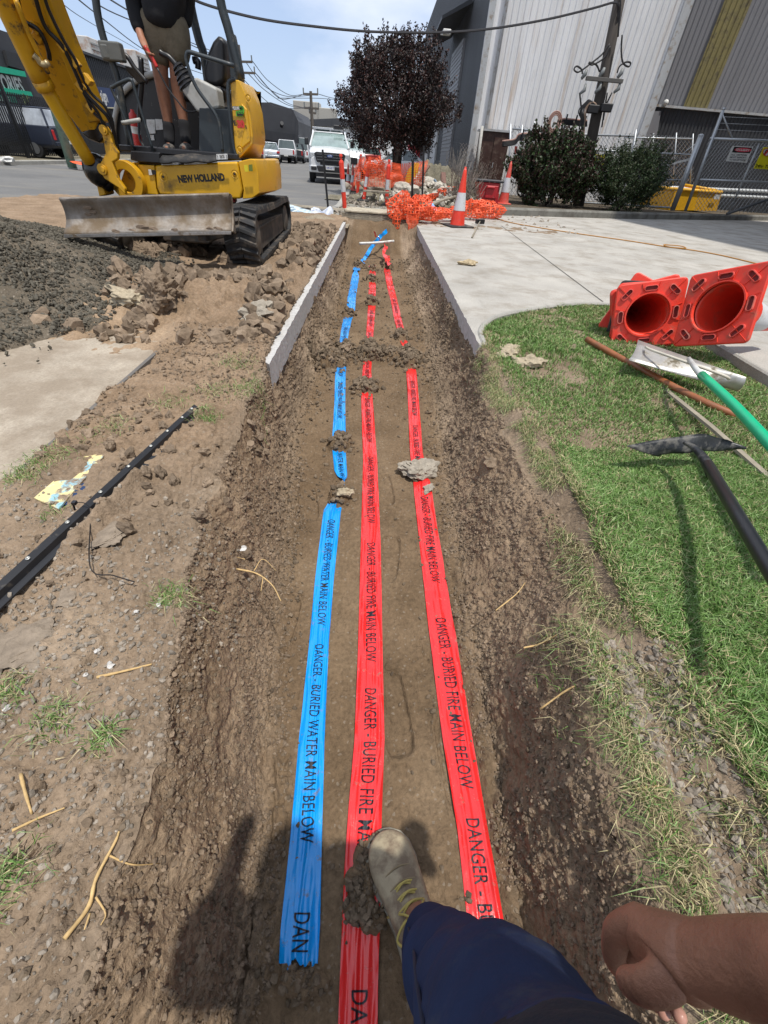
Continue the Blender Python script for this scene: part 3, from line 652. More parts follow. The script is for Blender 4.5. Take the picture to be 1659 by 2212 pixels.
# countable lumps
def lump(name, u, v, z, r, seed, m, label, cat, flat=(1, 1, .6), rot=0, sub=4, lift=.35):
    V, Fc = hull_rock(seed, sub, .5, flat); p = gz(u, v, z); zz = (0.0 if (p.x > .85 and p.y > 4.6) else hit(p.x, p.y))
    c_, s__ = math.cos(rot), math.sin(rot); V = np.stack([V[:, 0]*c_-V[:, 1]*s__, V[:, 0]*s__+V[:, 1]*c_, V[:, 2]], 1)*r
    V = V+(.10*r*fbm(V[:, 0]/r, V[:, 1]/r, V[:, 2]/r, 5, 3, .6, seed))[:, None]*V/r
    o = npmesh(name, V, Fc, m, smooth=False, attrs={'tint': np.full(len(V), 1.0)}); o.location = (p.x, p.y, max(zz, z-.06)+r*flat[2]*lift); return tag(o, label, cat)
M_CRUST = tinted('dry_crust', (.235, .19, .145)); M_CLAY = tinted('pale_clay', (.30, .265, .215)); M_CLAY2 = tinted('tan_clay', (.37, .31, .22)); M_STONE = tinted('buff_stone', (.42, .34, .22))
lump('clay_lump', 903, 1018, -.47, .110, 3, M_CLAY, 'largest grey clay lump lying on the right red tape', 'soil lump', (1.0, .85, .42), .4)
lump('clay_lump', 925, 1055, -.47, .042, 5, M_CLAY, 'small grey clay piece just in front of the largest clay lump', 'soil lump', (1.1, .8, .5), 1.0)
lump('clay_lump', 745, 1073, -.47, .045, 8, M_CLAY2, 'pale tan clay lump on the broken end of the blue tape', 'soil lump', (1.1, .8, .55), .3)
lump('stone', 1012, 573, 0, .12, 11, M_STONE, 'flat buff stone lying alone on the concrete driveway', 'stone', (1, .55, .35), .1, lift=.6)
lump('soil_lump', 345, 665, .05, .17, 15, M_CLOD, 'big crusted brown clod left of the trench at the heap toe', 'soil lump', (1.05, .8, .75), .5, 5)
lump('soil_lump', 285, 660, .05, .15, 16, M_CLAY2, 'pinkish tan clod at the toe of the gravel heap', 'soil lump', (1.3, .7, .5), -.5, 4)
lump('soil_lump', 322, 560, .02, .15, 18, M_CLOD, 'large clod jammed under the digger blade between the tracks', 'soil lump', (1.0, .7, .8), .2, 5)
lump('soil_lump', 560, 690, .03, .13, 21, M_CLAY, 'grey brown clod in the middle of the loose spoil', 'soil lump', (1.2, .9, .5), .8, 4)
lump('soil_lump', 700, 745, -.45, .10, 25, M_CLOD, 'clod fallen against the left trench wall between the tape gaps', 'soil lump', (1.2, .8, .6), .2, 4)
lump('soil_lump', 1140, 790, -.02, .10, 27, M_CLAY2, 'dry grey clod resting on the lawn edge near the slab corner', 'soil lump', (1.1, .8, .45), .4, 4)
lump('soil_lump', 1235, 757, -.02, .05, 28, M_CLOD, 'small dark clod on the lawn below the stacked cones', 'soil lump', (1.2, .8, .5), .9, 3)
lump('soil_lump', 1100, 765, -.02, .11, 29, M_CLAY2, 'crumbly clod spilled on the lawn edge beside the slab corner', 'soil lump', (1.3, .8, .35), 1.4, 4)
lump('soil_lump', 1060, 1000, -.2, .05, 30, M_CLOD, 'brown lump sticking out of the right bank', 'soil lump', (1, .9, .7), 1.4, 3)
lump('soil_lump', 745, 760, -.45, .075, 31, M_CLOD, 'clod beside the middle tape at the crossing spoil ridge', 'soil lump', (1.2, .8, .6), 1.2, 4)
for q, (u, v, r_, l_) in enumerate([(60, 1400, .09, 'flat crusted slab of dried soil at the left edge below the steel section'), (245, 1180, .075, 'curling plate of dried soil right of the steel section'), (150, 1300, .05, 'broken crust plate leaning under the steel section')]):
    lump('soil_crust', u, v, 0, r_*.72, 50+q, M_CRUST, l_, 'soil crust', (1.3, .9, .14), q, 4, .5)
# ================================================================= grass
def grass(name, x, y, z, h, w, tint, m, lean=.5, label='', droop=.3):
    n = len(x); a = RNG.uniform(0, 2*np.pi, n); la = RNG.uniform(0, 2*np.pi, n); le = lean*RNG.uniform(.2, 1.3, n)
    d = np.stack([np.cos(a), np.sin(a), 0*a], 1)*(w/2)[:, None]; ld = np.stack([np.cos(la)*le, np.sin(la)*le, 0*a], 1)
    b = np.stack([x, y, z], 1); up_ = np.array([0, 0, 1.])
    m1 = b+(ld*.35+up_*.62)*h[:, None]; m2 = b+(ld*1.05+up_*(1-droop*.6*le[:, None]))*h[:, None]
    V = np.stack([b-d, b+d, m1-d*.8, m1+d*.8, m2], 1).reshape(-1, 3); o5 = (np.arange(n)*5)[:, None]
    Fc = np.concatenate([o5+np.array([[0, 1, 3]]), o5+np.array([[0, 3, 2]]), o5+np.array([[2, 3, 4]])])
    return kind(npmesh(name, V, Fc, m, smooth=False, attrs={'tint': np.repeat(tint, 5, 0)}), 'stuff', label)
k = NM('grass_blades'); M_GRASS = k.done(k.attr('tint'), .55, spec=.3)
k.b.inputs['Subsurface Weight'].default_value = 0.0
def inside(poly, x, y):
    c = np.zeros(len(x), bool); n = len(poly)
    for i in range(n):
        x1, y1 = poly[i]; x2, y2 = poly[(i+1) % n]
        c ^= ((y1 > y) != (y2 > y)) & (x < (x2-x1)*(y-y1)/(y2-y1+1e-12)+x1)
    return c
lawn = [(p.x-.005, p.y-.02) for p in KS]+[(g_, yy) for yy, g_ in GE[:-1]]
def gcol(n, dry):
    g1 = np.array([.145, .255, .058]); g2 = np.array([.080, .165, .036]); g3 = np.array([.27, .37, .15]); s1 = np.array([.42, .36, .20])
    t = RNG.uniform(0, 1, (n, 1)); c = g1*t+g2*(1-t); q = RNG.uniform(0, 1, (n, 1)); c = np.where(q > .82, g3, c); r_ = RNG.uniform(0, 1, (n, 1)); return np.where(r_ < dry[:, None], s1*RNG.uniform(.6, 1.2, (n, 1)), c)
N = 330000; x = RNG.uniform(.4, 3.6, N); y = -.6+5.3*RNG.uniform(0, 1, N)**1.25; M_ = 190000; x = np.concatenate([x, RNG.uniform(.7, 2.0, M_)]); y = np.concatenate([y, RNG.uniform(-.3, 1.7, M_)]); N += M_
wob = .05*fbm(x, y, 0, 3.0, 3, .5, 91); k = inside(lawn, x+(.55*wob-.02)*(x < 1.1), y)
bare = fbm(x, y, 0, 4.5, 4, .55, 93); k &= (bare < .50) | (RNG.uniform(0, 1, N) < .25)
k &= ~((np.hypot((x-1.22)/.22, (y-2.75)/.28) < 1+.3*bare) & (RNG.uniform(0, 1, N) < .7))
# grass thinned over an oval patch of the lawn
x, y = x[k], y[k]; z = on_soil(x, y); edge = sm(.11, .0, x-itp(y, GE)); dry = np.clip(.08+.5*edge+.22*np.clip(fbm(x, y, 0, 2.2, 3, .5, 94), 0, 1)+.04, 0, .85)
tall = 1+.5*np.clip(fbm(x, y, 0, 1.7, 3, .5, 95), -.6, 1)
grass('lawn_grass', x, y, z-.004, RNG.uniform(.016, .036, len(x))*tall, RNG.uniform(.0022, .0050, len(x))*np.clip(.75+.22*y, .8, 1.5), gcol(len(x), dry), M_GRASS, .9, 'short green lawn grass right of the trench')
# straw and torn turf along the crumbling lip
n = 11000; y = -.3+3.4*RNG.uniform(0, 1, n)**.7; x = itp(y, GE)+RNG.normal(-.025, .024, n); cl = fbm(x, y, 0, 7, 3, .5, 96) > -.1
px = RNG.normal(.640, .032, 4200); py = RNG.uniform(-.3, .74, 4200); x = np.concatenate([x[cl], px]); y = np.concatenate([y[cl], py]); z = on_soil(x, y)
grass('torn_turf', x, y, z, RNG.uniform(.014, .046, len(x)), RNG.uniform(.0012, .003, len(x)), gcol(len(x), np.full(len(x), .62)), M_GRASS, 1.8, 'torn turf and straw along the lawn edge', 1.1)
# sparse green tufts on the left
tx = []; 
for (u, v, r_, n) in [(560, 850, .13, 900), (100, 1005, .11, 420), (60, 1030, .08, 300), (455, 925, .05, 260), (510, 790, .12, 300), (470, 850, .10, 200), (380, 880, .09, 160), (10, 1500, .05, 220), (120, 1560, .05, 200), (235, 1600, .03, 160), (375, 1290, .045, 260), (560, 1180, .03, 120), (15, 1900, .05, 240), (250, 940, .08, 140), (600, 860, .06, 400), (130, 1120, .04, 60)]:
    p = gz(u, v); a = RNG.normal(0, r_*.55, (n, 2)); tx.append(np.stack([p.x+a[:, 0], p.y+a[:, 1]], 1))
tx = np.concatenate(tx); k = tx[:, 0] < itp(tx[:, 1], LIP_L)+.03; tx = tx[k]; z = on_soil(tx[:, 0], tx[:, 1])
grass('bank_grass', tx[:, 0], tx[:, 1], z-.003, RNG.uniform(.012, .04, len(tx)), RNG.uniform(.0012, .003, len(tx)), gcol(len(tx), np.full(len(tx), .35)), M_GRASS, 1.5, 'sparse grass tufts on the left bank', .8)
# roots and twigs
M_ROOT = mat('root', (.50, .34, .15), .8, var=.25, scale=60)
def root(pts, r, label, z=0.0, br=()):
    P = [gz(u, v, z) for u, v in pts]; P = [Vector((p.x, p.y, max(hit(p.x, p.y), z-.1)+.008)) for p in P]; mb = MB(); q = spline(P, 6)
    mb.tube(q, [r*(1-.55*i/len(q))*random.uniform(.85, 1.15) for i in range(len(q))], 6)
    for bp in br:
        B = [gz(u, v, z) for u, v in bp]; B = [Vector((p.x, p.y, max(hit(p.x, p.y), z-.1)+.01)) for p in B]; q = spline(B, 5); mb.tube(q, [r*.5*(1-.6*i/len(q)) for i in range(len(q))], 5)
    return single('root', mb, M_ROOT, label, 'root', smooth=True, fix=False)
root([(160, 2030), (200, 1960), (215, 1900), (255, 1820), (265, 1800)], .0042, 'longest yellow root at the lower left, forked towards the trench', 0, [[(240, 1850), (280, 1865), (318, 1850)], [(215, 1940), (235, 1975), (228, 2000)], [(205, 1975), (195, 2010)]])
root([(215, 1470), (270, 1455), (330, 1438)], .0042, 'straight yellow root right of the white pebbles')
root([(58, 1680), (70, 1720), (72, 1760)], .004, 'short yellow root at the left edge of the photo')
root([(40, 1800), (90, 1770), (145, 1748)], .003, 'pale green stalk near the left edge')
root([(500, 1190), (545, 1200), (580, 1225), (600, 1260)], .0035, 'tangled root curling over the left trench lip', -.02, [[(540, 1195), (560, 1170), (590, 1195)], [(560, 1210), (555, 1240)], [(520, 1170), (500, 1165)]])
root([(1085, 1285), (1130, 1250), (1150, 1225)], .003, 'bleached root on the right bank above the cut', -.12)
root([(1150, 1365), (1190, 1355), (1235, 1350)], .003, 'bent root on the right bank below the bleached one', -.06)
root([(1190, 1500), (1240, 1480), (1280, 1495)], .003, 'thin root over the smooth hollow in the right bank', -.06)
root([(1350, 1720), (1400, 1716), (1450, 1728)], .003, 'straw coloured stem across the stones by the lawn', -.06)
for i_, (u, v, r_) in enumerate([(240, 1440, .011), (215, 1412, .009), (60, 1405, .010), (15, 1530, .011), (300, 1330, .008), (345, 1310, .009), (185, 1460, .008), (520, 1160, .014)]):
    lump('pebble', u, v, 0, r_, 80+i_, tinted('white_pebble', (.55, .53, .50)) if i_ == 0 else bpy.data.materials['white_pebble'], ['white pebble beside the straight yellow root', 'white pebble left of the straight root', 'pale pebble under the crust plate', 'pale pebble at the left edge', 'small white pebble below the cable tie', 'white pebble by the dry grass tuft', 'pale pebble nearest the straight root tip', 'chalky stone on the trench lip by the tangled root'][i_], 'pebble', (1, .8, .7), i_, 2)
# ================================================================= excavator
def Z1(x, y): return (x*.3637, y*.3637)
def pp(pts, Y, k=None): return [at(u, v, Y if k is None else Y+(v-k[0])*k[1]) for u, v in pts]
YEL = mat('digger_yellow', (.62, .335, .008), .38, var=.08, scale=5, dirt=(.13, .085, .04), dirt_lo=.57, dirt_hi=.72, dscale=3.2, spec=.5, coat=.15, bump=.0008, bscale=160)
YEL2 = mat('boom_yellow', (.56, .29, .008), .45, var=.12, scale=5, dirt=(.07, .05, .03), dirt_lo=.56, dirt_hi=.66, dscale=9)
BLK = mat('black_rubber', (.018, .018, .019), .7, dirt=(.17, .135, .10), dirt_lo=.52, dirt_hi=.75, dscale=7, bump=.002)
BLK2 = mat('black_plastic', (.012, .012, .014), .38, dirt=(.10, .085, .07), dirt_lo=.6, dirt_hi=.8, dscale=6)
DST = mat('dark_blue_grey', (.022, .030, .036), .45, dirt=(.12, .11, .09), dirt_lo=.56, dirt_hi=.75, dscale=9)
STL = mat('worn_steel', (.25, .225, .20), .55, .55, var=.3, scale=9, dirt=(.20, .15, .10), dirt_lo=.40, dirt_hi=.62, dscale=5, bump=.003, bscale=40, stretch=(1, 1, .15))
CUTST = mat('bright_steel', (.38, .37, .36), .42, .8, var=.25, scale=20, dirt=(.2, .15, .1), dirt_lo=.55, dirt_hi=.7, dscale=12)
GRYP = mat('grey_plastic', (.36, .36, .34), .6, dirt=(.2, .17, .13), dirt_lo=.55, dirt_hi=.8)
GRS = mat('black_grease', (.01, .009, .008), .25)
WHT = mat('sticker_white', (.62, .62, .60), .5, dirt=(.3, .26, .2), dirt_lo=.5, dirt_hi=.8, dscale=20)
REDP = mat('red_paint', (.50, .03, .025), .4); INKM = mat('ink', (.01, .01, .01), .5); SYEL = mat('sticker_yellow', (.65, .55, .02), .5); SGRN = mat('sticker_green', (.10, .42, .03), .5)
ex = thing('excavator', 'yellow mini excavator on rubber tracks beside the trench, grey blade raised', 'excavator', (-2.2, 6.0, 0))
# blade
TLc, TRc, BRc, BLc = at(127, 428, 4.62), at(494, 418, 4.84), at(500, 500, 4.76), at(139, 507, 4.55)
nb = (TRc-TLc).cross(BLc-TLc).normalized(); nb = nb if nb.y > 0 else -nb
def bl(s, t, off=0.0): return (TLc*(1-s)+TRc*s)*(1-t)+(BLc*(1-s)+BRc*s)*t+nb*(.085*math.sin(math.pi*min(1, t*1.02))**.8+off)
rows = [[bl(s/24, t/10) for s in range(25)] for t in range(11)]; m = MB().grid(rows)
blade = part('blade', m, STL, ex, smooth=True, solid=.022, fix=False)
ce = MB(); a0, a1 = bl(0, 1, -.012), bl(1, 1, -.012); dn = (at(140, 514, 4.55)-BLc); ce.ext([a0, a1, a1+dn, a0+dn], nb*.03); part('cutting_edge', ce, CUTST, blade, bevel=.002)
for s in (0, 1):
    e = MB(); P = [bl(s, t/10) for t in range(11)]+[bl(s, 1, .17), bl(s, 0, .10)]; e.ext(P, (TRc-TLc).normalized()*.016); part('end_plate', e, STL, blade, bevel=.002)
for (s, t, r) in [(.14, .22, .035), (.16, .35, .03), (.13, .4, .025), (.46, .88, .05), (.52, .91, .04), (.40, .93, .03), (.86, .93, .035), (.92, .94, .03), (.3, .95, .03), (.65, .95, .03)]:
    mud = MB(); V, Fc = hull_rock(int(s*100), 2, .5, (1.4, .3, .7)); mud.add([bl(s, t, -.012)+Vector([float(q) for q in p])*r for p in V], Fc.tolist())
    part('mud_clod', mud, mat('mud', (.19, .14, .10), .95, bump=.004), blade, fix=False)
ar = MB()
for x in (-2.62, -1.78):
    ar = MB(); ar.ext([(x, 4.8, .34), (x, 5.9, .30), (x, 5.9, .18), (x, 4.8, .26)], (.08, 0, 0)); part('blade_arm', ar, mat('black_frame', (.02, .02, .02), .6, dirt=(.14, .1, .07), dirt_lo=.45, dirt_hi=.7), ex, bevel=.01)
# tracks: belt with chevron lugs, side frame, rollers
def track(x0, w, y0, z0, label, sg):
    Lh, r, n = 2.15, .235, 120; P = []
    def loop(d=0.0):                       # closed loop in (y, z) offset by d
        o = []; rr = r+d; cy0, cy1 = y0+r, y0+Lh-r*.82; r2 = r*.82+d
        for i in range(15): a = -math.pi/2-math.pi*i/14; o.append((cy0+rr*math.cos(a), z0+r+rr*math.sin(a)))
        for i in range(1, 6): o.append((cy0+(cy1-cy0)*i/6, z0+r+rr+(r2-rr)*i/6*.0-(.015*math.sin(math.pi*i/6)) - (r-r*.82)*i/6*0))
        for i in range(15): a = math.pi/2-math.pi*i/14; o.append((cy1+r2*math.cos(a), z0+r+.035+r2*math.sin(a)))
        for i in range(1, 6): o.append((cy1+(cy0-cy1)*i/6, z0+r-r2-(rr-r2)*i/6+.035*(1-i/6)))
        return o
    a, b = loop(0), loop(-.035); n = len(a); mb = MB()
    rings = []
    for i in range(n):
        rings.append([(x0, a[i][0], a[i][1]), (x0+w, a[i][0], a[i][1]), (x0+w, b[i][0], b[i][1]), (x0, b[i][0], b[i][1])])
    vs = [q for rr in rings for q in rr]; fs = []
    for i in range(n):
        for j in range(4):
            i2 = (i+1) % n; fs.append((i*4+j, i2*4+j, i2*4+(j+1) % 4, i*4+(j+1) % 4))
    mb.add(vs, fs)
    # lugs every 8 cm of arc
    per = [0]
    for i in range(n): per.append(per[-1]+math.dist(a[i], a[(i+1) % n]))
    q = 0
    while q < per[-1]-.04:
        i = max(k for k in range(n) if per[k] <= q); t = (q-per[i])/(per[i+1]-per[i]); A = Vector((0, *a[i])); B = Vector((0, *a[(i+1) % n])); c = A.lerp(B, t)
        tg = (B-A).normalized(); nn = Vector((0, -tg.z, tg.y)); cc = Vector((0, y0+Lh/2, z0+r)); nn = nn if nn.dot(c-cc) > 0 else -nn
        for hx, sgn in ((0.0, 1), (.5, -1)):
            xs = x0+w*hx; p0 = c+Vector((xs+.008, 0, 0))+tg*(.0 if sgn > 0 else .045); p1 = c+Vector((xs+w*.5-.002, 0, 0))+tg*(.045 if sgn > 0 else .0)
            base = [p0-tg*.022, p1-tg*.022, p1+tg*.022, p0+tg*.022]; topp = [p0-tg*.013+nn*.026, p1-tg*.013+nn*.026, p1+tg*.013+nn*.026, p0+tg*.013+nn*.026]
            mb.add(base+topp, [(0, 1, 2, 3), (7, 6, 5, 4), (0, 4, 5, 1), (1, 5, 6, 2), (2, 6, 7, 3), (3, 7, 4, 0)])
        q += .082
    tr = part('track', mb, BLK, ex, label=label)
    xi = x0+w*.14; f = MB(); f.ext([(xi, y0+.34, z0+.09), (xi, y0+1.78, z0+.12), (xi, y0+1.80, z0+.31), (xi, y0+.38, z0+.36)], (w*.70, 0, 0)); f.box((xi+w*.70*(1 if sg > 0 else 0), y0+1.0, z0+.30), (.02, 1.25, .03))
    part('track_frame', f, mat('dusty_black', (.045, .04, .035), .75, dirt=(.17, .13, .095), dirt_lo=.42, dirt_hi=.66, dscale=6), tr, bevel=.012)
    for yy, rr in ((y0+r, .17), (y0+Lh-r*.9, .155)):
        wv = MB(); wv.cyl((x0+w*.12, yy, z0+r), (x0+w*.88, yy, z0+r), rr, n=22); wv.cyl((x0+w*.93, yy, z0+r), (x0+w*.88, yy, z0+r), .06, rr*.8, 22); part('sprocket', wv, mat('sprocket', (.10, .085, .07), .7, dirt=(.2, .15, .1)), tr, bevel=.008)
    for k_ in range(4):
        rl = MB(); yy = y0+.48+k_*.38; rl.cyl((x0+w*.2, yy, z0+.075), (x0+w*.80, yy, z0+.075), .045, n=14); part('roller', rl, bpy.data.materials['sprocket'], tr, bevel=.006)
track(-1.58, .33, 4.98, .035, 'right rubber track facing the trench', 1); track(-2.97, .33, 4.95, .0, 'left rubber track behind the gravel heap', -1)
uc = MB(); uc.box((-2.1, 6.0, .30), (1.1, .85, .16)); uc.box((-2.1, 5.75, .22), (.5, .9, .12)); part('undercarriage', uc, bpy.data.materials['black_frame'], ex, bevel=.02)
sr = MB(); sr.cyl((-2.1, 6.15, .38), (-2.1, 6.15, .62), .36, n=32); part('swing_ring', sr, bpy.data.materials['black_frame'], ex, bevel=.01)
rd = MB(); rd.box(at(500, 432, 5.9), (.10, .1, .03)); part('red_bracket', rd, REDP, ex)
# house skirts
sk = MB(); sk.ext(pp([(334, 357), (512, 349), (524, 409), (519, 430), (345, 421), (338, 405)], 5.60), (0, 1.25, 0)); skirt = part('side_skirt', sk, YEL, ex, bevel=.02, bseg=3)
sd = MB(); sd.ext(pp([(297, 355), (333, 357), (337, 406), (341, 421), (311, 419), (300, 372)], 5.61), (0, 1.2, 0)); part('front_skirt', sd, YEL, ex, bevel=.008)
tp = MB(); tp.ext(pp([(262, 352), (300, 350), (300, 361), (255, 361)], 5.66), (0, .9, 0)); part('front_beam', tp, YEL, ex, bevel=.006)
cw = MB(); prof = [(515, 349), (540, 343), (556, 345), (563, 372), (566, 418), (545, 428), (524, 430), (526, 411)]
a = pp(prof, 5.62); b = [p+Vector((.05 if i in (2, 3, 4) else 0, .55, 0)) for i, p in enumerate(a)]; c = [p+Vector((.03 if i in (2, 3, 4) else 0, 1.0, 0)) for i, p in enumerate(a)]; d = [p*1.0+Vector((-.16 if i in (2, 3, 4) else 0, 1.25, 0)) for i, p in enumerate(a)]
a = [p+Vector((-.03 if i in (2, 3, 4) else 0, 0, 0)) for i, p in enumerate(a)]
cw.ring_loft([a, b, c, d]); part('counterweight', cw, YEL, ex, bevel=.018, bseg=3)
ep = MB(); tall = [(497, 177), (504, 172), (516, 173), (530, 205), (539, 235), (546, 290), (546, 311), (514, 345), (507, 320)]
a = pp(tall, 5.70); b = [p+Vector((.02 if 2 <= i <= 6 else 0, .5, 0)) for i, p in enumerate(a)]; c = [p+Vector((-.12 if 2 <= i <= 6 else 0, 1.05, 0)) for i, p in enumerate(a)]
ep.ring_loft([a, b, c]); eng = part('engine_cover', ep, YEL, ex, bevel=.014, bseg=3)
cr = MB(); cr.ext(pp([(520, 222), (534, 236), (541, 290), (541, 306), (518, 325), (530, 262)], 5.685), (0, .03, 0)); part('cover_crease', cr, YEL, ex, bevel=.012)
fr = MB(); fr.tube(spline(pp([(516, 345), (505, 320), (495, 235), (493, 185), (498, 174), (508, 170)], 5.69), 5), .018, 8); fr.ext(pp([(430, 233), (492, 236), (514, 345), (470, 348), (430, 326)], 5.76), (0, .5, 0)); part('side_frame', fr, DST, ex, bevel=.008)
for (u, v, r) in [(353, 382, .034), (507, 376, .030)]:
    o_ = MB(); c0 = at(u, v, 5.597); o_.lathe([(r*1.25, 0), (r, -.008), (r*.6, .004)], c0, Matrix.Rotation(math.radians(90), 3, 'X'), 20); b_ = part('bolt_dimple', o_, YEL, ex, smooth=True)
    o_ = MB(); o_.cyl(c0, c0+Vector((0, -.012, 0)), r*.3, n=8); part('bolt', o_, BLK2, b_)
for (u, v, Y) in [(518, 322, 5.684), (536, 212, 5.684)]:
    o_ = MB(); o_.lathe([(.028, 0), (.022, -.006), (.012, .003)], at(u, v, Y), Matrix.Rotation(math.radians(90), 3, 'X'), 16); part('bolt_dimple', o_, YEL, ex, smooth=True)
def decal(txt, u0, v0, u1, v1, Y, h, m, parent, name='lettering', cx=1.0, bold=.01, space=1.0, off=.004):
    """flat lettering running from pixel 0 to pixel 1 on the plane y = Y"""
    a, b = at(u0, v0, Y-off), at(u1, v1, Y-off); t = text_mb(txt, 1, 1, 0, bold, 'CENTER', space); xs = [p[0] for p in t.v]; w_ = max(xs)-min(xs); L_ = (b-a).length; hh = max(p[1] for p in t.v)-min(p[1] for p in t.v)
    x = (b-a).normalized(); z = Vector((0, -1, 0)); y = z.cross(x); mid = (a+b)/2; x0 = (max(xs)+min(xs))/2
    t.v = [tuple(mid+x*((p[0]-x0)*L_/w_)+y*(p[1]*h/hh)) for p in t.v]; return part(name, t, m, parent, fix=False)
def plate(pts, Y, m, parent, name='sticker', th=.002, off=.0035, **k):
    q = MB(); q.ext([at(u, v, Y-off) for u, v in pts], (0, th, 0)); return part(name, q, m, parent, **k)
decal('NEW HOLLAND', 385, 388, 485, 383, 5.60, .066, INKM, skirt, 'maker_lettering', bold=.05)
plate([(467, 333), (491, 332), (492, 344), (468, 345)], 5.55, WHT, ex); decal('! BS |', 469, 339, 490, 338, 5.545, .03, INKM, ex)
plate([(320, 366), (326, 366), (329, 378), (322, 378)], 5.60, WHT, skirt); plate([(327, 367), (336, 368), (337, 377), (329, 377)], 5.60, INKM, skirt)
plate([(527, 357), (535, 356), (537, 371), (529, 371)], 5.60, SYEL, ex, off=.03); plate([(537, 356), (545, 355), (546, 370), (538, 370)], 5.60, mat('sticker_olive', (.14, .17, .02), .5), ex, off=.03)
plate([(349, 354), (385, 353), (386, 356), (349, 357)], 5.60, WHT, ex, off=.012); plate([(385, 353), (398, 352.5), (398, 356), (386, 356)], 5.60, INKM, ex, off=.012); plate([(398, 352), (447, 350), (447, 354), (398, 356)], 5.60, WHT, ex, off=.012)
decal('E', 505, 267, 510, 266, 5.684, .04, INKM, eng, bold=.06); decal('30', 512, 269, 528, 269, 5.684, .062, REDP, eng, bold=.07); decal('B', 530, 275, 533, 275, 5.684, .028, INKM, eng, bold=.03)
plate([(502, 229), (518, 230), (518, 238), (502, 238)], 5.684, INKM, eng, off=.004); decal('MELBOURNE', 503, 234, 517, 234, 5.684, .024, WHT, eng, off=.009, bold=.03)
plate([(517, 228), (526, 230), (528, 240), (524, 252), (510, 251), (509, 240), (517, 239)], 5.684, SGRN, eng, off=.004); decal('MP', 518, 234, 526, 235, 5.684, .03, INKM, eng, off=.009); plate([(511, 241), (525, 241), (525, 250), (512, 250)], 5.684, INKM, eng, off=.008); decal('TRACTORS', 512, 243.5, 524, 243.5, 5.684, .018, SGRN, eng, off=.012)
# cab floor, mats
fl = MB(); fl.box((-2.11, 6.27, .905), (1.22, 1.24, .05)); part('cab_floor', fl, BLK2, ex, bevel=.01)
mt = MB(); rows = []
for i in range(14):
    s = i/13; a = at(345+s*124, 333+3*math.sin(s*9), 5.68); b = at(345+s*124, 352-3*s+1.5*math.sin(s*17), 5.54); rows.append([a, a.lerp(b, .5)+Vector((0, 0, .012)), b])
part('floor_mat', MB().grid(rows), BLK, ex, solid=.014, smooth=True, fix=False)
st = MB(); st.ext(pp([(281, 326), (345, 330), (345, 353), (297, 350), (281, 345)], 5.58), (0, .25, 0)); part('step_edge', st, BLK2, ex, bevel=.01)
# far inner shell with notices
sh = MB(); sh.ext(pp([(252, 330), (250, 245), (262, 205), (300, 172), (345, 158), (366, 168), (436, 190), (436, 330)], 6.72), (0, .03, 0)); shell = part('inner_shell', sh, mat('speckled_black', (.014, .014, .016), .4, dirt=(.25, .24, .22), dirt_lo=.66, dirt_hi=.70, dscale=30), ex, bevel=.005)
tr_ = MB(); tr_.tube(spline(pp([(250, 330), (246, 280), (250, 245), (262, 205), (300, 171), (345, 157)], 6.68), 5), .028, 8); part('arch_trim', tr_, GRYP, ex, smooth=True)
for P in ([(316, 258), (334, 258), (336, 288), (319, 290)], [(335, 257), (350, 258), (352, 280), (337, 281)], [(324, 291), (332, 292), (334, 303), (326, 303)]): plate(P, 6.71, WHT, shell, 'notice')
# posts, roof, rails
def rail(pts, Y, r, m, name='handrail', n=8, sp=5):
    P = [at(u, v, Y if not hasattr(Y, '__len__') else Y[i]) for i, (u, v) in enumerate(pts)]; q = MB(); q.tube(spline(P, sp), r, n); return part(name, q, m, ex, smooth=True)
rail([(200, -120), (207, 0), (218, 62), (236, 120), (255, 175), (282, 318)], 5.85, .034, DST, 'canopy_post')
rail([(396, -120), (410, 0), (429, 84), (440, 118), (452, 200)], 6.85, .046, DST, 'canopy_post')
rail([(462, -120), (476, 0), (495, 70), (521, 172)], 5.95, .042, DST, 'canopy_post')
pc = MB(); pc.ext(pp([(487, 72), (503, 70), (523, 160), (521, 178), (498, 172), (494, 120)], 5.93), (0, .12, 0)); part('post_foot', pc, DST, ex, bevel=.01)
rf = MB(); rf.box((-2.25, 6.35, 2.92), (1.5, 1.35, .07)); part('canopy_roof', rf, mat('canopy_grey', (.30, .31, .32), .5), ex, bevel=.03)
for (a, b) in (((-2.72, 5.85, 2.35), (-2.75, 5.85, 2.9)), ((-1.75, 5.95, 2.3), (-1.72, 5.95, 2.9)), ((-2.22, 6.85, 2.4), (-2.25, 6.85, 2.9))):
    q = MB(); q.cyl(a, b, .035); part('canopy_post', q, DST, ex)
lb = MB(); lb.box(at(243, 112, 5.83), (.20, .10, .13)); lb.box(at(229, 112, 5.80), (.07, .05, .10)); part('work_lamp_box', lb, mat('tape_grey', (.10, .105, .10), .6, dirt=(.2, .18, .15)), ex, bevel=.015)
rail([(262, 118), (276, 124), (292, 148), (318, 178)], 5.9, .022, BLK2, 'mirror_arm')
mi = MB(); mi.ext(pp([(268, 140), (300, 150), (316, 176), (300, 182), (272, 152)], 5.95), (0, .03, 0)); part('mirror', mi, BLK2, ex, bevel=.01)
rail([(331, 327), (305, 240), (288, 183), (283, 173), (272, 174), (244, 188), (243, 196), (269, 255), (288, 324)], 5.62, .015, DST)
rail([(264, 266), (303, 259)], 5.61, .017, GRYP, 'foot_rest')
rail([(505, 142), (440, 122), (411, 113), (403, 118), (405, 140), (425, 190), (467, 250), (477, 290), (481, 328)], 5.66, .017, DST)
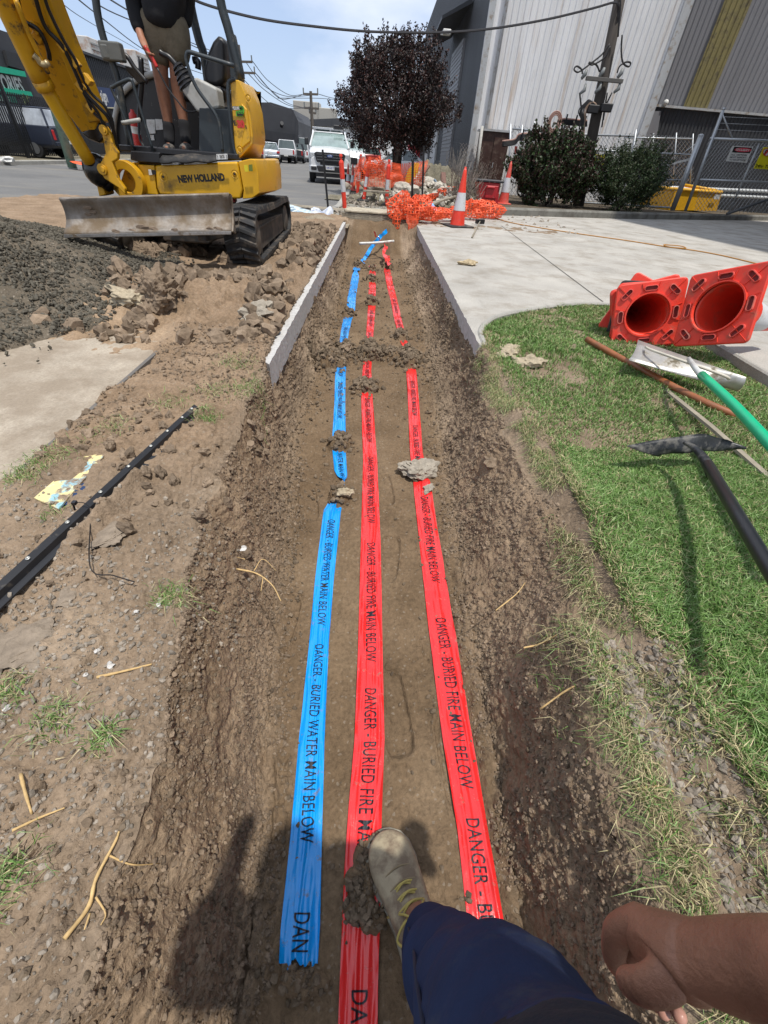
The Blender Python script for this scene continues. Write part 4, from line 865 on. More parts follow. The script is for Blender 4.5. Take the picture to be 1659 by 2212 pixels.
rail([(304, 125), (306, 175), (302, 230), (301, 262)], 6.0, .026, BLK2, 'travel_lever'); rail([(299, 262), (302, 300), (312, 318)], 6.0, .012, DST, 'lever_rod')
rl = rail([(313, 100), (322, 115), (332, 132), (339, 146)], 5.86, .017, REDP, 'blade_lever')
rail([(339, 146), (362, 190), (385, 220), (400, 238), (414, 241), (432, 238)], 5.84, .008, BLK2, 'lever_rod')
# console, joystick, seat
cs = MB(); cs.ext(pp([(391, 194), (422, 166), (468, 190), (474, 233), (430, 243), (424, 240)], 5.80), (0, .22, 0)); con = part('console', cs, GRYP, ex, bevel=.022, bseg=3)
js = MB(); P = pp([(382, 140), (388, 150), (393, 160), (399, 170), (404, 180), (409, 189)], 5.88)
for i, p in enumerate(P[:-1]): d_ = (P[i+1]-p); js.cyl(p, p+d_*.55, .045+.011*i, .060+.011*i, 16); js.cyl(p+d_*.55, p+d_, .043+.011*i, .043+.011*i, 16)
part('lever_boot', js, BLK2, ex, smooth=False)
rail([(345, 112), (352, 117), (366, 124), (382, 142)], 5.88, .024, BLK2, 'joystick')
rail([(417, 130), (427, 132), (428, 150)], 6.3, .03, BLK2, 'joystick'); 
se = MB(); se.ext(pp([(438, 158), (446, 115), (458, 88), (469, 76), (482, 77), (488, 95), (489, 140), (487, 178), (470, 190), (444, 186)], 6.12), (0, .42, 0)); seat = part('seat_back', se, mat('seat_vinyl', (.016, .016, .018), .45), ex, bevel=.05, bseg=4)
se = MB(); se.box(at(447, 206, 6.33), (.50, .44, .14)); part('seat_cushion', se, bpy.data.materials['seat_vinyl'], ex, bevel=.045, bseg=3)
# swing post and ring mount, boom, cylinder, hoses
sw = [Z1(*q) for q in [(590, 750), (607, 742), (628, 750), (660, 800), (672, 860), (700, 905), (700, 945), (668, 965), (700, 1060), (742, 1120), (745, 1160), (700, 1115), (620, 1062), (588, 1015), (580, 985), (600, 960), (625, 910), (612, 830)]]
for Y in (5.30, 5.62):
    q = MB(); q.ext(pp(sw, Y), (0, .055, 0)); sp_ = part('swing_bracket', q, YEL2, ex, bevel=.012)
    for (u, v, r) in ((225, 281, .038), (222, 366, .045)):
        q = MB(); q.cyl(at(u, v, Y), at(u, v, Y)+Vector((0, -.022, 0)), r, n=20); q.cyl(at(u, v, Y-.02), at(u, v, Y-.02)+Vector((0, -.015, 0)), r*.5, n=16); part('pivot_pin', q, YEL2, sp_, bevel=.004)
q = MB(); c0 = at(276, 391, 5.55); Rr = Matrix.Rotation(math.radians(90), 3, 'X'); q.lathe([(.17, -.05), (.17, .05), (.095, .05), (.095, -.05), (.17, -.05)], c0, Rr, 28); part('swing_mount', q, YEL2, ex, bevel=.006)
q = MB(); q.ext(pp([(270, 360), (298, 360), (302, 415), (275, 421), (252, 418), (258, 400)], 5.62), (0, .30, 0)); part('mount_frame', q, YEL2, ex, bevel=.01)
q = MB(); q.ext(pp([(208, 398), (222, 402), (228, 421), (214, 425)], 5.40), (0, .2, 0)); part('mount_foot', q, YEL2, ex, bevel=.01)
q = MB(); q.ball(at(210, 368, 5.40), (.13, .12, .14)); q.ball(at(228, 385, 5.45), (.10, .1, .11)); part('greased_knuckle', q, GRS, ex, smooth=True)
KB = (280, .0014)
LB = [(0, -170), (12, -100), (38, 0), (70, 92), (106, 184), (142, 240), (176, 286)]; RB = [(206, 285), (211, 262), (190, 208), (170, 160), (138, 84), (104, 0), (70, -90), (45, -170)]
q = MB(); q.ext(pp(LB+RB, 5.42, KB), (0, .17, 0)); boom = part('boom', q, YEL2, ex, bevel=.012)
q = MB(); tpn = [(p[0]-20, p[1]+3) for p in RB[1:]]+[(p[0]+4, p[1]-1) for p in RB[:0:-1]]; q.ext(pp(tpn, 5.40, KB), (0, .21, 0)); part('boom_flange', q, YEL, ex, bevel=.008)
q = MB(); q.ext(pp([(172, 286), (212, 262), (222, 275), (226, 300), (214, 310), (190, 300)], 5.42), (0, .16, 0)); part('boom_foot', q, GRS, ex, bevel=.02)
def btube(pts, Y, r, m, name, n=14, sp=3):
    P = pp(pts, Y, KB); q = MB(); q.tube(spline(P, sp), r, n); return part(name, q, m, ex, smooth=True)
btube([(194, 350), (140, 260), (92, 178)], 5.22, .060, YEL, 'ram_cover'); btube([(100, 192), (88, 172)], 5.21, .080, YEL2, 'ram_collar', sp=1)
btube([(90, 176), (42, 74), (8, 0), (-40, -105)], 5.22, .078, YEL2, 'ram_barrel')
btube([(34, 0), (62, 72), (84, 118), (104, 158)], 5.18, .018, YEL2, 'oil_pipe')
btube([(103, 135), (99, 139), (88, 137), (82, 128), (72, 118)], 5.14, .020, mat('pipe_metal', (.45, .36, .2), .4, .5), 'pipe_elbow', sp=4)
for k_, (H_, r_) in enumerate([([(30, -40), (38, 0), (52, 44), (80, 62), (95, 84), (105, 112), (107, 128)], .017), ([(66, -60), (78, 0), (98, 58), (132, 96), (152, 132), (168, 168), (182, 198), (210, 228), (232, 252), (246, 285), (250, 320)], .016),
        ([(90, -60), (98, 0), (116, 45), (140, 92), (163, 130), (172, 152), (196, 200), (225, 228), (243, 262), (243, 300), (232, 310)], .013), ([(170, 175), (186, 210), (214, 248), (228, 290), (236, 318)], .014), ([(160, 150), (178, 190), (200, 240), (222, 262), (238, 290)], .012)]):
    btube(H_, 5.33, r_, BLK2, 'hydraulic_hose', 8, 6)
for (u, v) in ((79, 62), (137, 102), (163, 136), (190, 172), (176, 188), (84, 82), (198, 234)):
    q = MB(); q.box(at(u, v, 5.36+(v-280)*.0014), (.07, .07, .05), Matrix.Rotation(.9, 3, 'Y')); part('hose_clamp', q, YEL2, ex, bevel=.008)
# bucket end resting beyond the frame is left out of sight; extinguisher stands on the floor
fe = thing('fire_extinguisher', 'small red fire extinguisher with a white label inside the digger cab', 'fire extinguisher', at(303, 322, 6.3))
p0, p1 = at(301, 322, 6.3), at(291, 268, 6.3); q = MB(); q.lathe([(.0, 0), (.040, 0), (.044, .02), (.044, .26), (.040, .29), (.018, .31), (.018, .33), (0, .33)], p0, (p1-p0).to_track_quat('Z', 'Y').to_matrix(), 16); part('cylinder', q, REDP, fe, smooth=True)
q = MB(); q.lathe([(.0455, .13), (.0455, .19)], p0, (p1-p0).to_track_quat('Z', 'Y').to_matrix(), 16); part('label_band', q, WHT, fe, smooth=True)
q = MB(); q.box(p1+Vector((0, 0, .02)), (.10, .03, .03)); part('valve', q, BLK2, fe, bevel=.005)
# ================================================================= operator
SKIN = mat('skin', (.30, .135, .080), .55, var=.12, scale=30, bump=.0008, bscale=220, spec=.4)
SHIRT = mat('black_shirt', (.006, .006, .008), .9, bump=.004, bscale=25); SHORT = mat('khaki_shorts', (.15, .125, .085), .9, var=.15, dirt=(.08, .065, .045), dirt_lo=.55, dirt_hi=.75, dscale=8, bump=.008, bscale=22)
SOCK = mat('black_sock', (.010, .010, .012), .95); SHOE = mat('dirty_shoe', (.06, .058, .055), .8, dirt=(.16, .14, .12), dirt_lo=.45, dirt_hi=.7, dscale=30, bump=.004)
Yo = 6.16
A = lambda x, y, Y=Yo: at(*Z1(x, y), Y)
op = thing('person', 'digger operator standing on the cab floor in black top, khaki shorts and black socks', 'person', A(1040, 890))
J = dict(pel=A(985, 205), ch=A(960, -60), nk=A(955, -190), hd=A(955, -260), hdt=A(955, -330),
  hl=A(930, 250), kl=A(965, 530, Yo-.03), al=A(1012, 820), bl=A(1005, 865, Yo-.06), tl=A(990, 885, Yo-.19),
  hr=A(1055, 250), kr=A(1052, 520, Yo-.03), arr=A(1105, 810, Yo-.03), br=A(1105, 862, Yo-.09), tr=A(1090, 885, Yo-.23),
  sl=A(830, -150), el=A(790, 20, Yo-.02), wl=A(838, 225, Yo-.2), ml=A(868, 285, Yo-.25), s2=A(1085, -150), e2=A(1110, 20, Yo+.12), w2=A(1090, 180, Yo+.05), m2=A(1080, 240, Yo))
names = list(J); ix = {n: i for i, n in enumerate(names)}
ed = [('pel', 'ch'), ('ch', 'nk'), ('nk', 'hd'), ('hd', 'hdt'), ('pel', 'hl'), ('hl', 'kl'), ('kl', 'al'), ('al', 'bl'), ('bl', 'tl'), ('pel', 'hr'), ('hr', 'kr'), ('kr', 'arr'), ('arr', 'br'), ('br', 'tr'), ('ch', 'sl'), ('sl', 'el'), ('el', 'wl'), ('wl', 'ml'), ('ch', 's2'), ('s2', 'e2'), ('e2', 'w2'), ('w2', 'm2')]
rad = dict(pel=.12, ch=.14, nk=.06, hd=.09, hdt=.075, hl=.085, kl=.052, al=.036, bl=.034, tl=.028, hr=.085, kr=.052, arr=.036, br=.034, tr=.028, sl=.055, el=.042, wl=.028, ml=.034, s2=.055, e2=.042, w2=.028, m2=.034)
# calf vertices
for s, (k_, a_) in dict(l=('kl', 'al'), r=('kr', 'arr')).items():
    J['c'+s] = J[k_].lerp(J[a_], .32)+Vector((0, .015, 0)); rad['c'+s] = .052; ed.remove((k_, a_)); ed += [(k_, 'c'+s), ('c'+s, a_)]
names = list(J); ix = {n: i for i, n in enumerate(names)}
# five fingers closed round the lever on the visible hand, short relaxed ones on the other
for h, wr, sgn in (('ml', 'wl', 1), ('m2', 'w2', -1)):
    d = (J[h]-J[wr]).normalized(); side = d.cross(Vector((0, 1, 0))).normalized()
    for f in range(4):
        b0 = J[h]+d*.045+Vector((0, -.032+.021*f, 0)); n1, n2, n3 = (h+'f%d%d' % (f, q) for q in (1, 2, 3))
        J[n1] = b0; J[n2] = b0+d*(.030-.004*abs(f-1))+side*.012*sgn; J[n3] = b0+d*.045+side*.034*sgn
        for n_ in (n1, n2, n3): rad[n_] = .0088
        ed += [(h, n1), (n1, n2), (n2, n3)]
    J[h+'t1'] = J[h]-d*.005+Vector((0, -.045, 0)); J[h+'t2'] = J[h+'t1']+d*.035+side*.02*sgn; rad[h+'t1'] = .012; rad[h+'t2'] = .010; ed += [(h, h+'t1'), (h+'t1', h+'t2')]
names = list(J); ix = {n: i for i, n in enumerate(names)}
body = part('body', skin([J[n] for n in names], [(ix[a], ix[b]) for a, b in ed], [rad[n]*(1.0 if n[0] in 'abt' else 1.25) for n in names], 2, ix['pel']), SKIN, op, smooth=True, fix=False)
def wear(name, pts, edges, radii, m, parent, sub=2): return part(name, skin(pts, edges, radii, sub), m, parent, smooth=True, fix=False)
fx = lambda p: p
wear('shirt', [J['pel']+Vector((0, 0, .0)), J['ch'].lerp(J['pel'], .55), J['ch'], J['nk']-Vector((0, 0, .03)), J['sl'], J['el'], J['wl'].lerp(J['el'], .12), J['s2'], J['e2'], J['w2'].lerp(J['e2'], .12)], [(0, 1), (1, 2), (2, 3), (2, 4), (4, 5), (5, 6), (2, 7), (7, 8), (8, 9)], [(.265, .19), (.25, .18), (.24, .18), .11, .105, .085, .064, .105, .085, .064], SHIRT, op)
sl_ = J['hl'].lerp(J['kl'], .60); sr_ = J['hr'].lerp(J['kr'], .58)
wear('shorts', [J['pel']+Vector((0, 0, .20)), J['pel'], J['hl']+Vector((-.015, 0, 0)), sl_, J['hr']+Vector((.02, 0, 0)), sr_], [(0, 1), (1, 2), (2, 3), (1, 4), (4, 5)], [(.24, .18), (.24, .18), (.150, .15), (.135, .135), (.150, .15), (.135, .135)], SHORT, op)
for a_, c_, b_, t_ in (('al', 'cl', 'bl', 'tl'), ('arr', 'cr', 'br', 'tr')):
    wear('sock', [J[a_].lerp(J[c_], .62), J[a_].lerp(J[c_], .2), J[b_]], [(0, 1), (1, 2)], [.070, .062, .056], SOCK, op)
    h_ = J[b_]+Vector((0, .055, -.01)); wear('shoe', [J[b_]+Vector((0, .01, .02)), J[b_]+Vector((0, .02, -.012)), h_, J[b_].lerp(J[t_], .55), J[t_]], [(0, 1), (1, 2), (1, 3), (3, 4)], [.058, .062, .058, (.064, .052), (.052, .040)], SHOE, op)
hr_ = MB(); hr_.ball(J['hd']+Vector((0, .02, .05)), (.10, .11, .11)); part('hair', hr_, mat('hair', (.02, .014, .01), .8), op, smooth=True)
# ================================================================= the photographer: one leg forward in the trench, one arm hanging
def hp(u, v, r):
    d = ray(u, v); return CAM+d.normalized()*r
PANT = mat('navy_trousers', (.017, .028, .072), .85, var=.15, scale=8, dirt=(.055, .06, .075), dirt_lo=.55, dirt_hi=.8, dscale=14, bump=.004, bscale=18, spec=.2)
JUMP = mat('navy_jumper', (.006, .010, .022), .95, bump=.004, bscale=30)
BOOT = mat('tan_boot', (.36, .30, .20), .75, var=.15, scale=18, dirt=(.17, .125, .085), dirt_lo=.44, dirt_hi=.62, dscale=13, bump=.003, bscale=60)
RUB = mat('boot_sole', (.30, .28, .22), .8, dirt=(.16, .12, .085), dirt_lo=.45, dirt_hi=.65, dscale=20); LACE = mat('boot_lace', (.42, .34, .10), .8)
ph = thing('person', 'photographer standing in the trench: navy trousers, tan boot and a bare hand', 'person', (.15, -.1, -.5))
J = dict(pel=(.20, -.42, .44), sp=(.18, -.40, .70), ch=(.17, -.36, .92), nk=(.16, -.32, 1.06), hd=(.15, -.26, 1.18), hdt=(.15, -.25, 1.28),
  hr=(.28, -.30, .40), kr=tuple(hp(1050, 2190, .86)), ar=tuple(hp(937, 2045, 1.32)), ft=(.145, .12, -.445), to=(.105, .20, -.46),
  hl=(.10, -.44, .40), kl=(.06, -.46, -.03), al=(.04, -.52, -.40), fl=(.02, -.42, -.46), tl=(.0, -.33, -.47),
  sl=(.0, -.34, .97), el=(-.10, -.22, .80), wl=(-.05, -.10, .94), ml=(-.03, -.07, .97),
  sr=(.34, -.32, .97), er=tuple(hp(1860, 2150, .58)), fr=tuple(hp(1690, 2100, .62)), wr=tuple(hp(1520, 2078, .66)), pm=tuple(hp(1445, 2055, .70)))
J = {k: Vector(v) for k, v in J.items()}
rad = dict(pel=.13, sp=.12, ch=.13, nk=.055, hd=.085, hdt=.07, hr=.085, kr=.052, ar=.038, ft=.036, to=.03, hl=.085, kl=.055, al=.038, fl=.035, tl=.03, sl=.055, el=.04, wl=.026, ml=.03, sr=.055, er=.046, fr=.040, wr=(.031, .034), pm=(.031, .034))
ed = [('pel', 'sp'), ('sp', 'ch'), ('ch', 'nk'), ('nk', 'hd'), ('hd', 'hdt'), ('pel', 'hr'), ('hr', 'kr'), ('kr', 'ar'), ('ar', 'ft'), ('ft', 'to'), ('pel', 'hl'), ('hl', 'kl'), ('kl', 'al'), ('al', 'fl'), ('fl', 'tl'), ('ch', 'sl'), ('sl', 'el'), ('el', 'wl'), ('wl', 'ml'), ('ch', 'sr'), ('sr', 'er'), ('er', 'fr'), ('fr', 'wr'), ('wr', 'pm')]
FG = {  # finger chains by ray pixels and range: knuckle, middle joint, end joint, tip
 'i': [(1378, 1990, .56), (1330, 2014, .585), (1324, 2072, .61), (1356, 2112, .62)],
 'm': [(1388, 2030, .585), (1345, 2052, .62), (1348, 2112, .645), (1390, 2152, .64)],
 'r': [(1392, 2050, .600), (1385, 2082, .645), (1405, 2140, .655), (1428, 2176, .635)],
 'p': [(1425, 2075, .600), (1425, 2110, .640), (1445, 2155, .645), (1463, 2186, .625)],
 't': [(1452, 2108, .53), (1412, 2132, .535), (1372, 2130, .545), (1340, 2112, .56)]}
fr_ = dict(i=[.0185, .0165, .0140, .0110], m=[.0175, .0160, .014, .0110], r=[.0165, .015, .013, .0105], p=[.0125, .0105, .0095, .0082], t=[.0215, .0185, .0155, .0120])
for f, ch in FG.items():
    pv = 'pm'
    for q, (u, v, r) in enumerate(ch):
        n_ = f+str(q); J[n_] = hp(u, v, r*1.25); rad[n_] = fr_[f][q]; ed.append((pv, n_)); pv = n_
names = list(J); ix = {n: i for i, n in enumerate(names)}
pb = part('body', skin([J[n] for n in names], [(ix[a], ix[b]) for a, b in ed], [rad[n] for n in names], 3, ix['pel']), mat('skin_near', (.30, .142, .086), .5, var=.24, scale=14, bump=.0020, bscale=150, spec=.4), ph, smooth=True, fix=False)
NAIL = mat('nail', (.42, .22, .17), .35)
for f in ('r', 'p'):
    a, b = J[f+'2'], J[f+'3']; q = MB(); d = (b-a).normalized(); q.ball(b+d*.006, (.0075, .0075, .0075), 12, 8); part('fingernail', q, NAIL, ph, smooth=True)
def swept(name, chain, m, parent, n=40, wr=.006, seed=1, nr=56):
    """trouser leg or sleeve swept along points (p, rx, ry) with cloth folds"""
    P = spline([c[0] for c in chain], 10); R = np.interp(np.linspace(0, len(chain)-1, len(P)), range(len(chain)), [c[1] for c in chain]); rings = []; ref = Vector((1, 0, 0))
    for i, p in enumerate(P):
        t = (P[min(i+1, len(P)-1)]-P[max(i-1, 0)]).normalized(); a = (ref-t*ref.dot(t)).normalized(); ref = a; b = t.cross(a); ring = []
        for k in range(nr):
            th = 2*math.pi*k/nr; r = R[i]; q = p+(a*math.cos(th)+b*math.sin(th))*r
            f = float(fbm(q.x*6, q.y*6, q.z*15, 1, 3, .5, seed))*wr + wr*1.3*math.sin(i*.55+2.2*math.sin(th+seed))*max(0, math.sin(th*1.0+i*.12))*(.4+.6*math.exp(-((i/len(P)-.45)/.22)**2))
            ring.append(p+(a*math.cos(th)+b*math.sin(th))*(r+f))
        rings.append(ring)
    return part(name, MB().ring_loft(rings, False), m, parent, smooth=True, fix=False, solid=.003)
swept('trouser_leg', [(hp(1300, 2700, .62), .115), (hp(1165, 2420, .70), .100), (hp(1040, 2190, .85), .088), (hp(978, 2105, 1.08), .075), (hp(937, 2045, 1.32), .066)], PANT, ph, wr=.010)
q = MB(); q.tube(spline([hp(1300, 2700, .62)+Vector((-.118, 0, .0)), hp(1165, 2420, .70)+Vector((-.100, .02, 0)), hp(1040, 2190, .85)+Vector((-.083, .028, 0)), hp(978, 2105, 1.08)+Vector((-.068, .034, 0)), hp(937, 2045, 1.32)+Vector((-.058, .036, 0))], 8), .0030, 6); part('trouser_seam', q, mat('navy_seam', (.010, .016, .04), .9), ph, smooth=True)
swept('trouser_leg', [(Vector((.12, -.46, .50)), .12), (J['hl'], .115), (J['kl'], .09), (J['al'], .08)], PANT, ph)
swept('jumper', [(Vector((.20, -.44, .40)), .19), (J['sp'], .18), (J['ch'], .19), (J['nk'], .09)], JUMP, ph, wr=.008)
swept('jumper_hem', [(hp(1500, 3100, .52), .13), (hp(1350, 2800, .56), .118), (hp(1250, 2600, .61), .108)], JUMP, ph, wr=.008, seed=5)
swept('sleeve', [(J['ch'], .10), (J['sr'], .085), (J['sr'].lerp(J['er'], .55), .065)], JUMP, ph); swept('sleeve', [(J['ch'], .10), (J['sl'], .085), (J['el'], .06)], JUMP, ph)
h_ = MB(); h_.ball((.15, -.27, 1.21), (.10, .12, .11)); part('cap', h_, JUMP, ph, smooth=True)
# boot: lofted upper, sole, toe cap, laces (local x across, y toe)
BS = 1.28
def boot(heel, toe, z0, parent, lab=None):
    d = (toe-heel); d.z = 0; Lg = d.length; d.normalize(); sx = Vector((d.y, -d.x, 0))
    sec = [(0.00, .028, .095, .0), (.03, .036, .115, 0), (.12, .039, .118, .0), (.30, .040, .108, 0), (.45, .041, .086, 0), (.58, .046, .066, 0), (.72, .051, .054, 0), (.84, .050, .048, 0), (.93, .041, .040, 0), (.985, .022, .028, 0), (1.0, .006, .02, 0)]
    rings = []
    for t, w, h, q in sec:
        w *= BS; h *= BS; c = heel+d*(Lg*t)+Vector((0, 0, z0-heel.z)); ring = []
        for k in range(24):
            a = 2*math.pi*k/24; cx, cz = math.cos(a), math.sin(a); ring.append(c+sx*(w*abs(cx)**.8*(1 if cx > 0 else -1))+Vector((0, 0, .022+(h/2)*(1+abs(cz)**.75*(1 if cz > 0 else -1)))))
        rings.append(ring)
    up_ = part('boot', MB().ring_loft(rings), BOOT, parent, smooth=True, sub=1)
    rs = []
    for t, w in [(-.02, .022), (.02, .036), (.15, .040), (.40, .037), (.60, .046), (.75, .053), (.87, .050), (.95, .040), (1.0, .024), (1.03, .006)]:
        w *= BS; c = heel+d*(Lg*t)+Vector((0, 0, z0-heel.z)); rs.append([c-sx*w*1.07+Vector((0, 0, .0)), c+sx*w*1.07, c+sx*w*1.08+Vector((0, 0, .026)), c-sx*w*1.08+Vector((0, 0, .026))])
    part('sole', MB().ring_loft(rs), RUB, up_, smooth=False, sub=0, bevel=.006)
    # collar up the ankle
    q = MB(); q.tube(spline([heel+d*Lg*.20+Vector((0, 0, z0-heel.z+.09)), heel+d*Lg*.19+Vector((0, 0, z0-heel.z+.13)), heel+d*Lg*.16+Vector((0, 0, z0-heel.z+.19))], 4), [.056, .055, .055, .054, .054, .056, .058, .058, .058][:9], 24, False); part('ankle_collar', q, BOOT, up_, smooth=True, solid=.006)
    P = lambda t, s, z: heel+d*(Lg*t)+sx*s*BS+Vector((0, 0, z0-heel.z+z))
    def zt(t): return .022+BS*float(np.interp(t, [s_[0] for s_ in sec], [s_[2] for s_ in sec]))
    q = MB(); 
    for k, t in enumerate((.36, .42, .48, .54, .60)):
        q.tube(spline([P(t, -.026, zt(t)-.010), P(t+.02, 0, zt(t)+.005), P(t-.03, .026, zt(t)-.010)], 5), .0028, 6); q.tube(spline([P(t-.03, -.026, zt(t)-.010), P(t+.02, 0, zt(t)+.008), P(t, .026, zt(t)-.010)], 5), .0028, 6)
    for s in (-1, 1): q.tube(spline([P(.37, 0, zt(.37)+.006), P(.42, .022*s, zt(.42)+.010), P(.36, .046*s, zt(.36)-.008), P(.30, .030*s, zt(.30)+.004), P(.36, 0, zt(.36)+.008)], 6), .0030, 6); q.tube(spline([P(.37, 0, zt(.37)+.006), P(.46, .02*s, zt(.46)+.004), P(.50, .045*s, .06)], 6), .0028, 6)
    part('laces', q, LACE, up_, smooth=True)
    q = MB(); 
    for t, z_ in ((.71, 1.0), (.62, 1.0)):
        w = float(np.interp(t, [s_[0] for s_ in sec], [s_[1] for s_ in sec])); q.tube(spline([P(t-.05, -w-.001, .035), P(t-.02, -w*.75, zt(t)-.012), P(t+.015, 0, zt(t)+.001), P(t-.02, w*.75, zt(t)-.012), P(t-.05, w+.001, .035)], 6), .0022, 6)
    part('stitching', q, mat('boot_seam', (.22, .17, .10), .9), up_, smooth=True)
gl = gz(828, 1832, -.47)
toe = Vector((.082, .262, 0)); heel = Vector((.215, -.045, 0))
fz = hit(.13, .12); boot(Vector((heel.x, heel.y, 0)), Vector((toe.x, toe.y, 0)), max(fz, -.495)-.004, ph)
boot(Vector((.05, -.56, 0)), Vector((-.01, -.30, 0)), -.50, ph)
print('toe px', toe, [tuple(round(c, 3) for c in gl)])
# ================================================================= far ground: road, verge, kerbs
def flat(name, poly, z, m, label=None):
    me = bpy.data.meshes.new(name); me.from_pydata([(p[0], p[1], z) for p in poly], [], tri_poly(poly)); me.update(); me.materials.append(m); return kind(newobj(name, me), 'structure', label)
k = NM('asphalt'); n = k.noise(.35, 6, .6); col = k.ramp(n, [(.3, (.115, .115, .115)), (.7, (.175, .172, .165))]); s_ = k.ramp(k.noise(.9, 7, .7, (.25, 1, 1)), [(.52, 0), (.70, .65)])
col = k.mix(s_, col, (.26, .235, .19)); g = k.ramp(k.noise(60, 4, .7), [(.3, .75), (.7, 1.25)]); col = k.mix(1.0, col, g, 'MULTIPLY'); k.bump(k.noise(90, 3, .6), .004); M_ASPH = k.done(col, .92, spec=.2)
M_VERGE = soil_mat('verge_soil', (.13, .115, .085), (.19, .17, .125), (.27, .25, .19), .5, .012, False)
flat('far_ground', [(-400, -60), (400, -60), (400, 600), (-400, 600)], -.70, M_VERGE, 'open ground of the industrial estate')
flat('road', [(-13.9, 3), (-1.35, 3), (-1.35, 10.4), (-1.1, 13), (-1.3, 24), (-3.5, 110), (-17, 110), (-13.9, 24)], -.085, M_ASPH, 'grey asphalt road running away past the parked cars')
flat('road', [(-14, -40), (-6.4, -40), (-6.4, 3), (-14, 3)], -.085, M_ASPH, 'grey asphalt road beside the camera')
flat('verge', [(-1.35, 10.3), (2.3, 10.3), (3.4, 13.6), (9, 16.5), (30, 29), (30, 110), (-3.5, 110), (-1.3, 24), (-1.1, 13)], -.045, M_VERGE, 'stony verge with rubble around the tree')
flat('far_footpath', [(-1.0, 10.5), (.6, 10.5), (.65, 13.8), (-.2, 13.9), (-.9, 13.9)], -.03, concrete('verge_concrete', (.27, .26, .23), (.17, .15, .11), 1.5, .45, .62), 'concrete path slab beyond the trench')
flat('crossover', [(-13.6, 7.2), (-1.4, 10.5), (-1.4, 8.4), (-6.3, 6.0), (-13.6, 4.6)], -.07, concrete('crossover_concrete', (.33, .31, .26), (.20, .17, .12), 2, .5, .7), 'pale dusty concrete crossover behind the digger')
kerb('road_kerb', [(-1.32, 10.6, -.03), (-1.12, 13, -.03), (-1.3, 24, -.03), (-3.3, 100, -.03)], .16, .035, -.1, 'kerb between road and verge', .02, M_KERB, -1)
kerb('left_kerb', [(-13.9, -5, 0), (-13.9, 24, 0), (-16.9, 110, 0)], .18, .045, -.1, 'kerb at the left side of the road', .02, M_KERB, 1)
flat('left_verge', [(-14.1, -5), (-60, -5), (-60, 120), (-17.1, 110), (-14.1, 24)], .0, M_VERGE, 'dirt verge before the black fence')
K0, K1, K2, K3 = [gz(u, v) for u, v in ((1058, 462), (1075, 465), (1350, 473), (1659, 477))]; dd = (K3-K2).normalized()
KP = [K0+Vector((-.25, .35, 0)), K0, K1, K1.lerp(K2, .5), K2, K3, K3+dd*8]
kerb('driveway_kerb', [p+Vector((0, 0, 0)) for p in KP], .20, .17, -.05, 'tall weathered kerb behind the driveway', .045, concrete('old_kerb', (.20, .195, .175), (.07, .06, .05), 3, .45, .65), 1)
flat('garden_bed', [(p.x+.0, p.y+.12) for p in KP]+[(30, 30), (3.2, 30)], .10, soil_mat('mulch', (.07, .055, .04), (.11, .09, .065), (.16, .13, .10), .4, .015, False), 'bare garden bed under the fence')
# ================================================================= traffic cones
CRED = mat('cone_red', (.70, .045, .022), .45, var=.08, dirt=(.30, .12, .08), dirt_lo=.55, dirt_hi=.8, dscale=12, spec=.5); CPINK = mat('cone_faded', (.62, .075, .055), .55, var=.10, dirt=(.35, .2, .15), dirt_lo=.5, dirt_hi=.75)
CWHT = mat('cone_band', (.55, .56, .58), .45, dirt=(.35, .32, .28), dirt_lo=.5, dirt_hi=.75, dscale=14); CBLK = mat('cone_base', (.015, .015, .016), .7, dirt=(.14, .12, .10), dirt_lo=.5, dirt_hi=.7)
def rounded_sq(h, r, n=5):
    o = []; fill = np.linspace(-1, 1, 10)[1:-1]
    for (cx, cy, a0) in ((h-r, h-r, 0), (-h+r, h-r, 90), (-h+r, -h+r, 180), (h-r, -h+r, 270)):
        for i in range(n+1): a = math.radians(a0+90*i/n); o.append((cx+r*math.cos(a), cy+r*math.sin(a)))
        e0 = o[-1]; nx_ = {0: (-h+r, h), 90: (-h, -h+r), 180: (h-r, -h), 270: (h, h-r)}[a0]
        for t in np.linspace(0, 1, 9)[1:-1]: o.append((e0[0]+(nx_[0]-e0[0])*t, e0[1]+(nx_[1]-e0[1])*t))
    return o
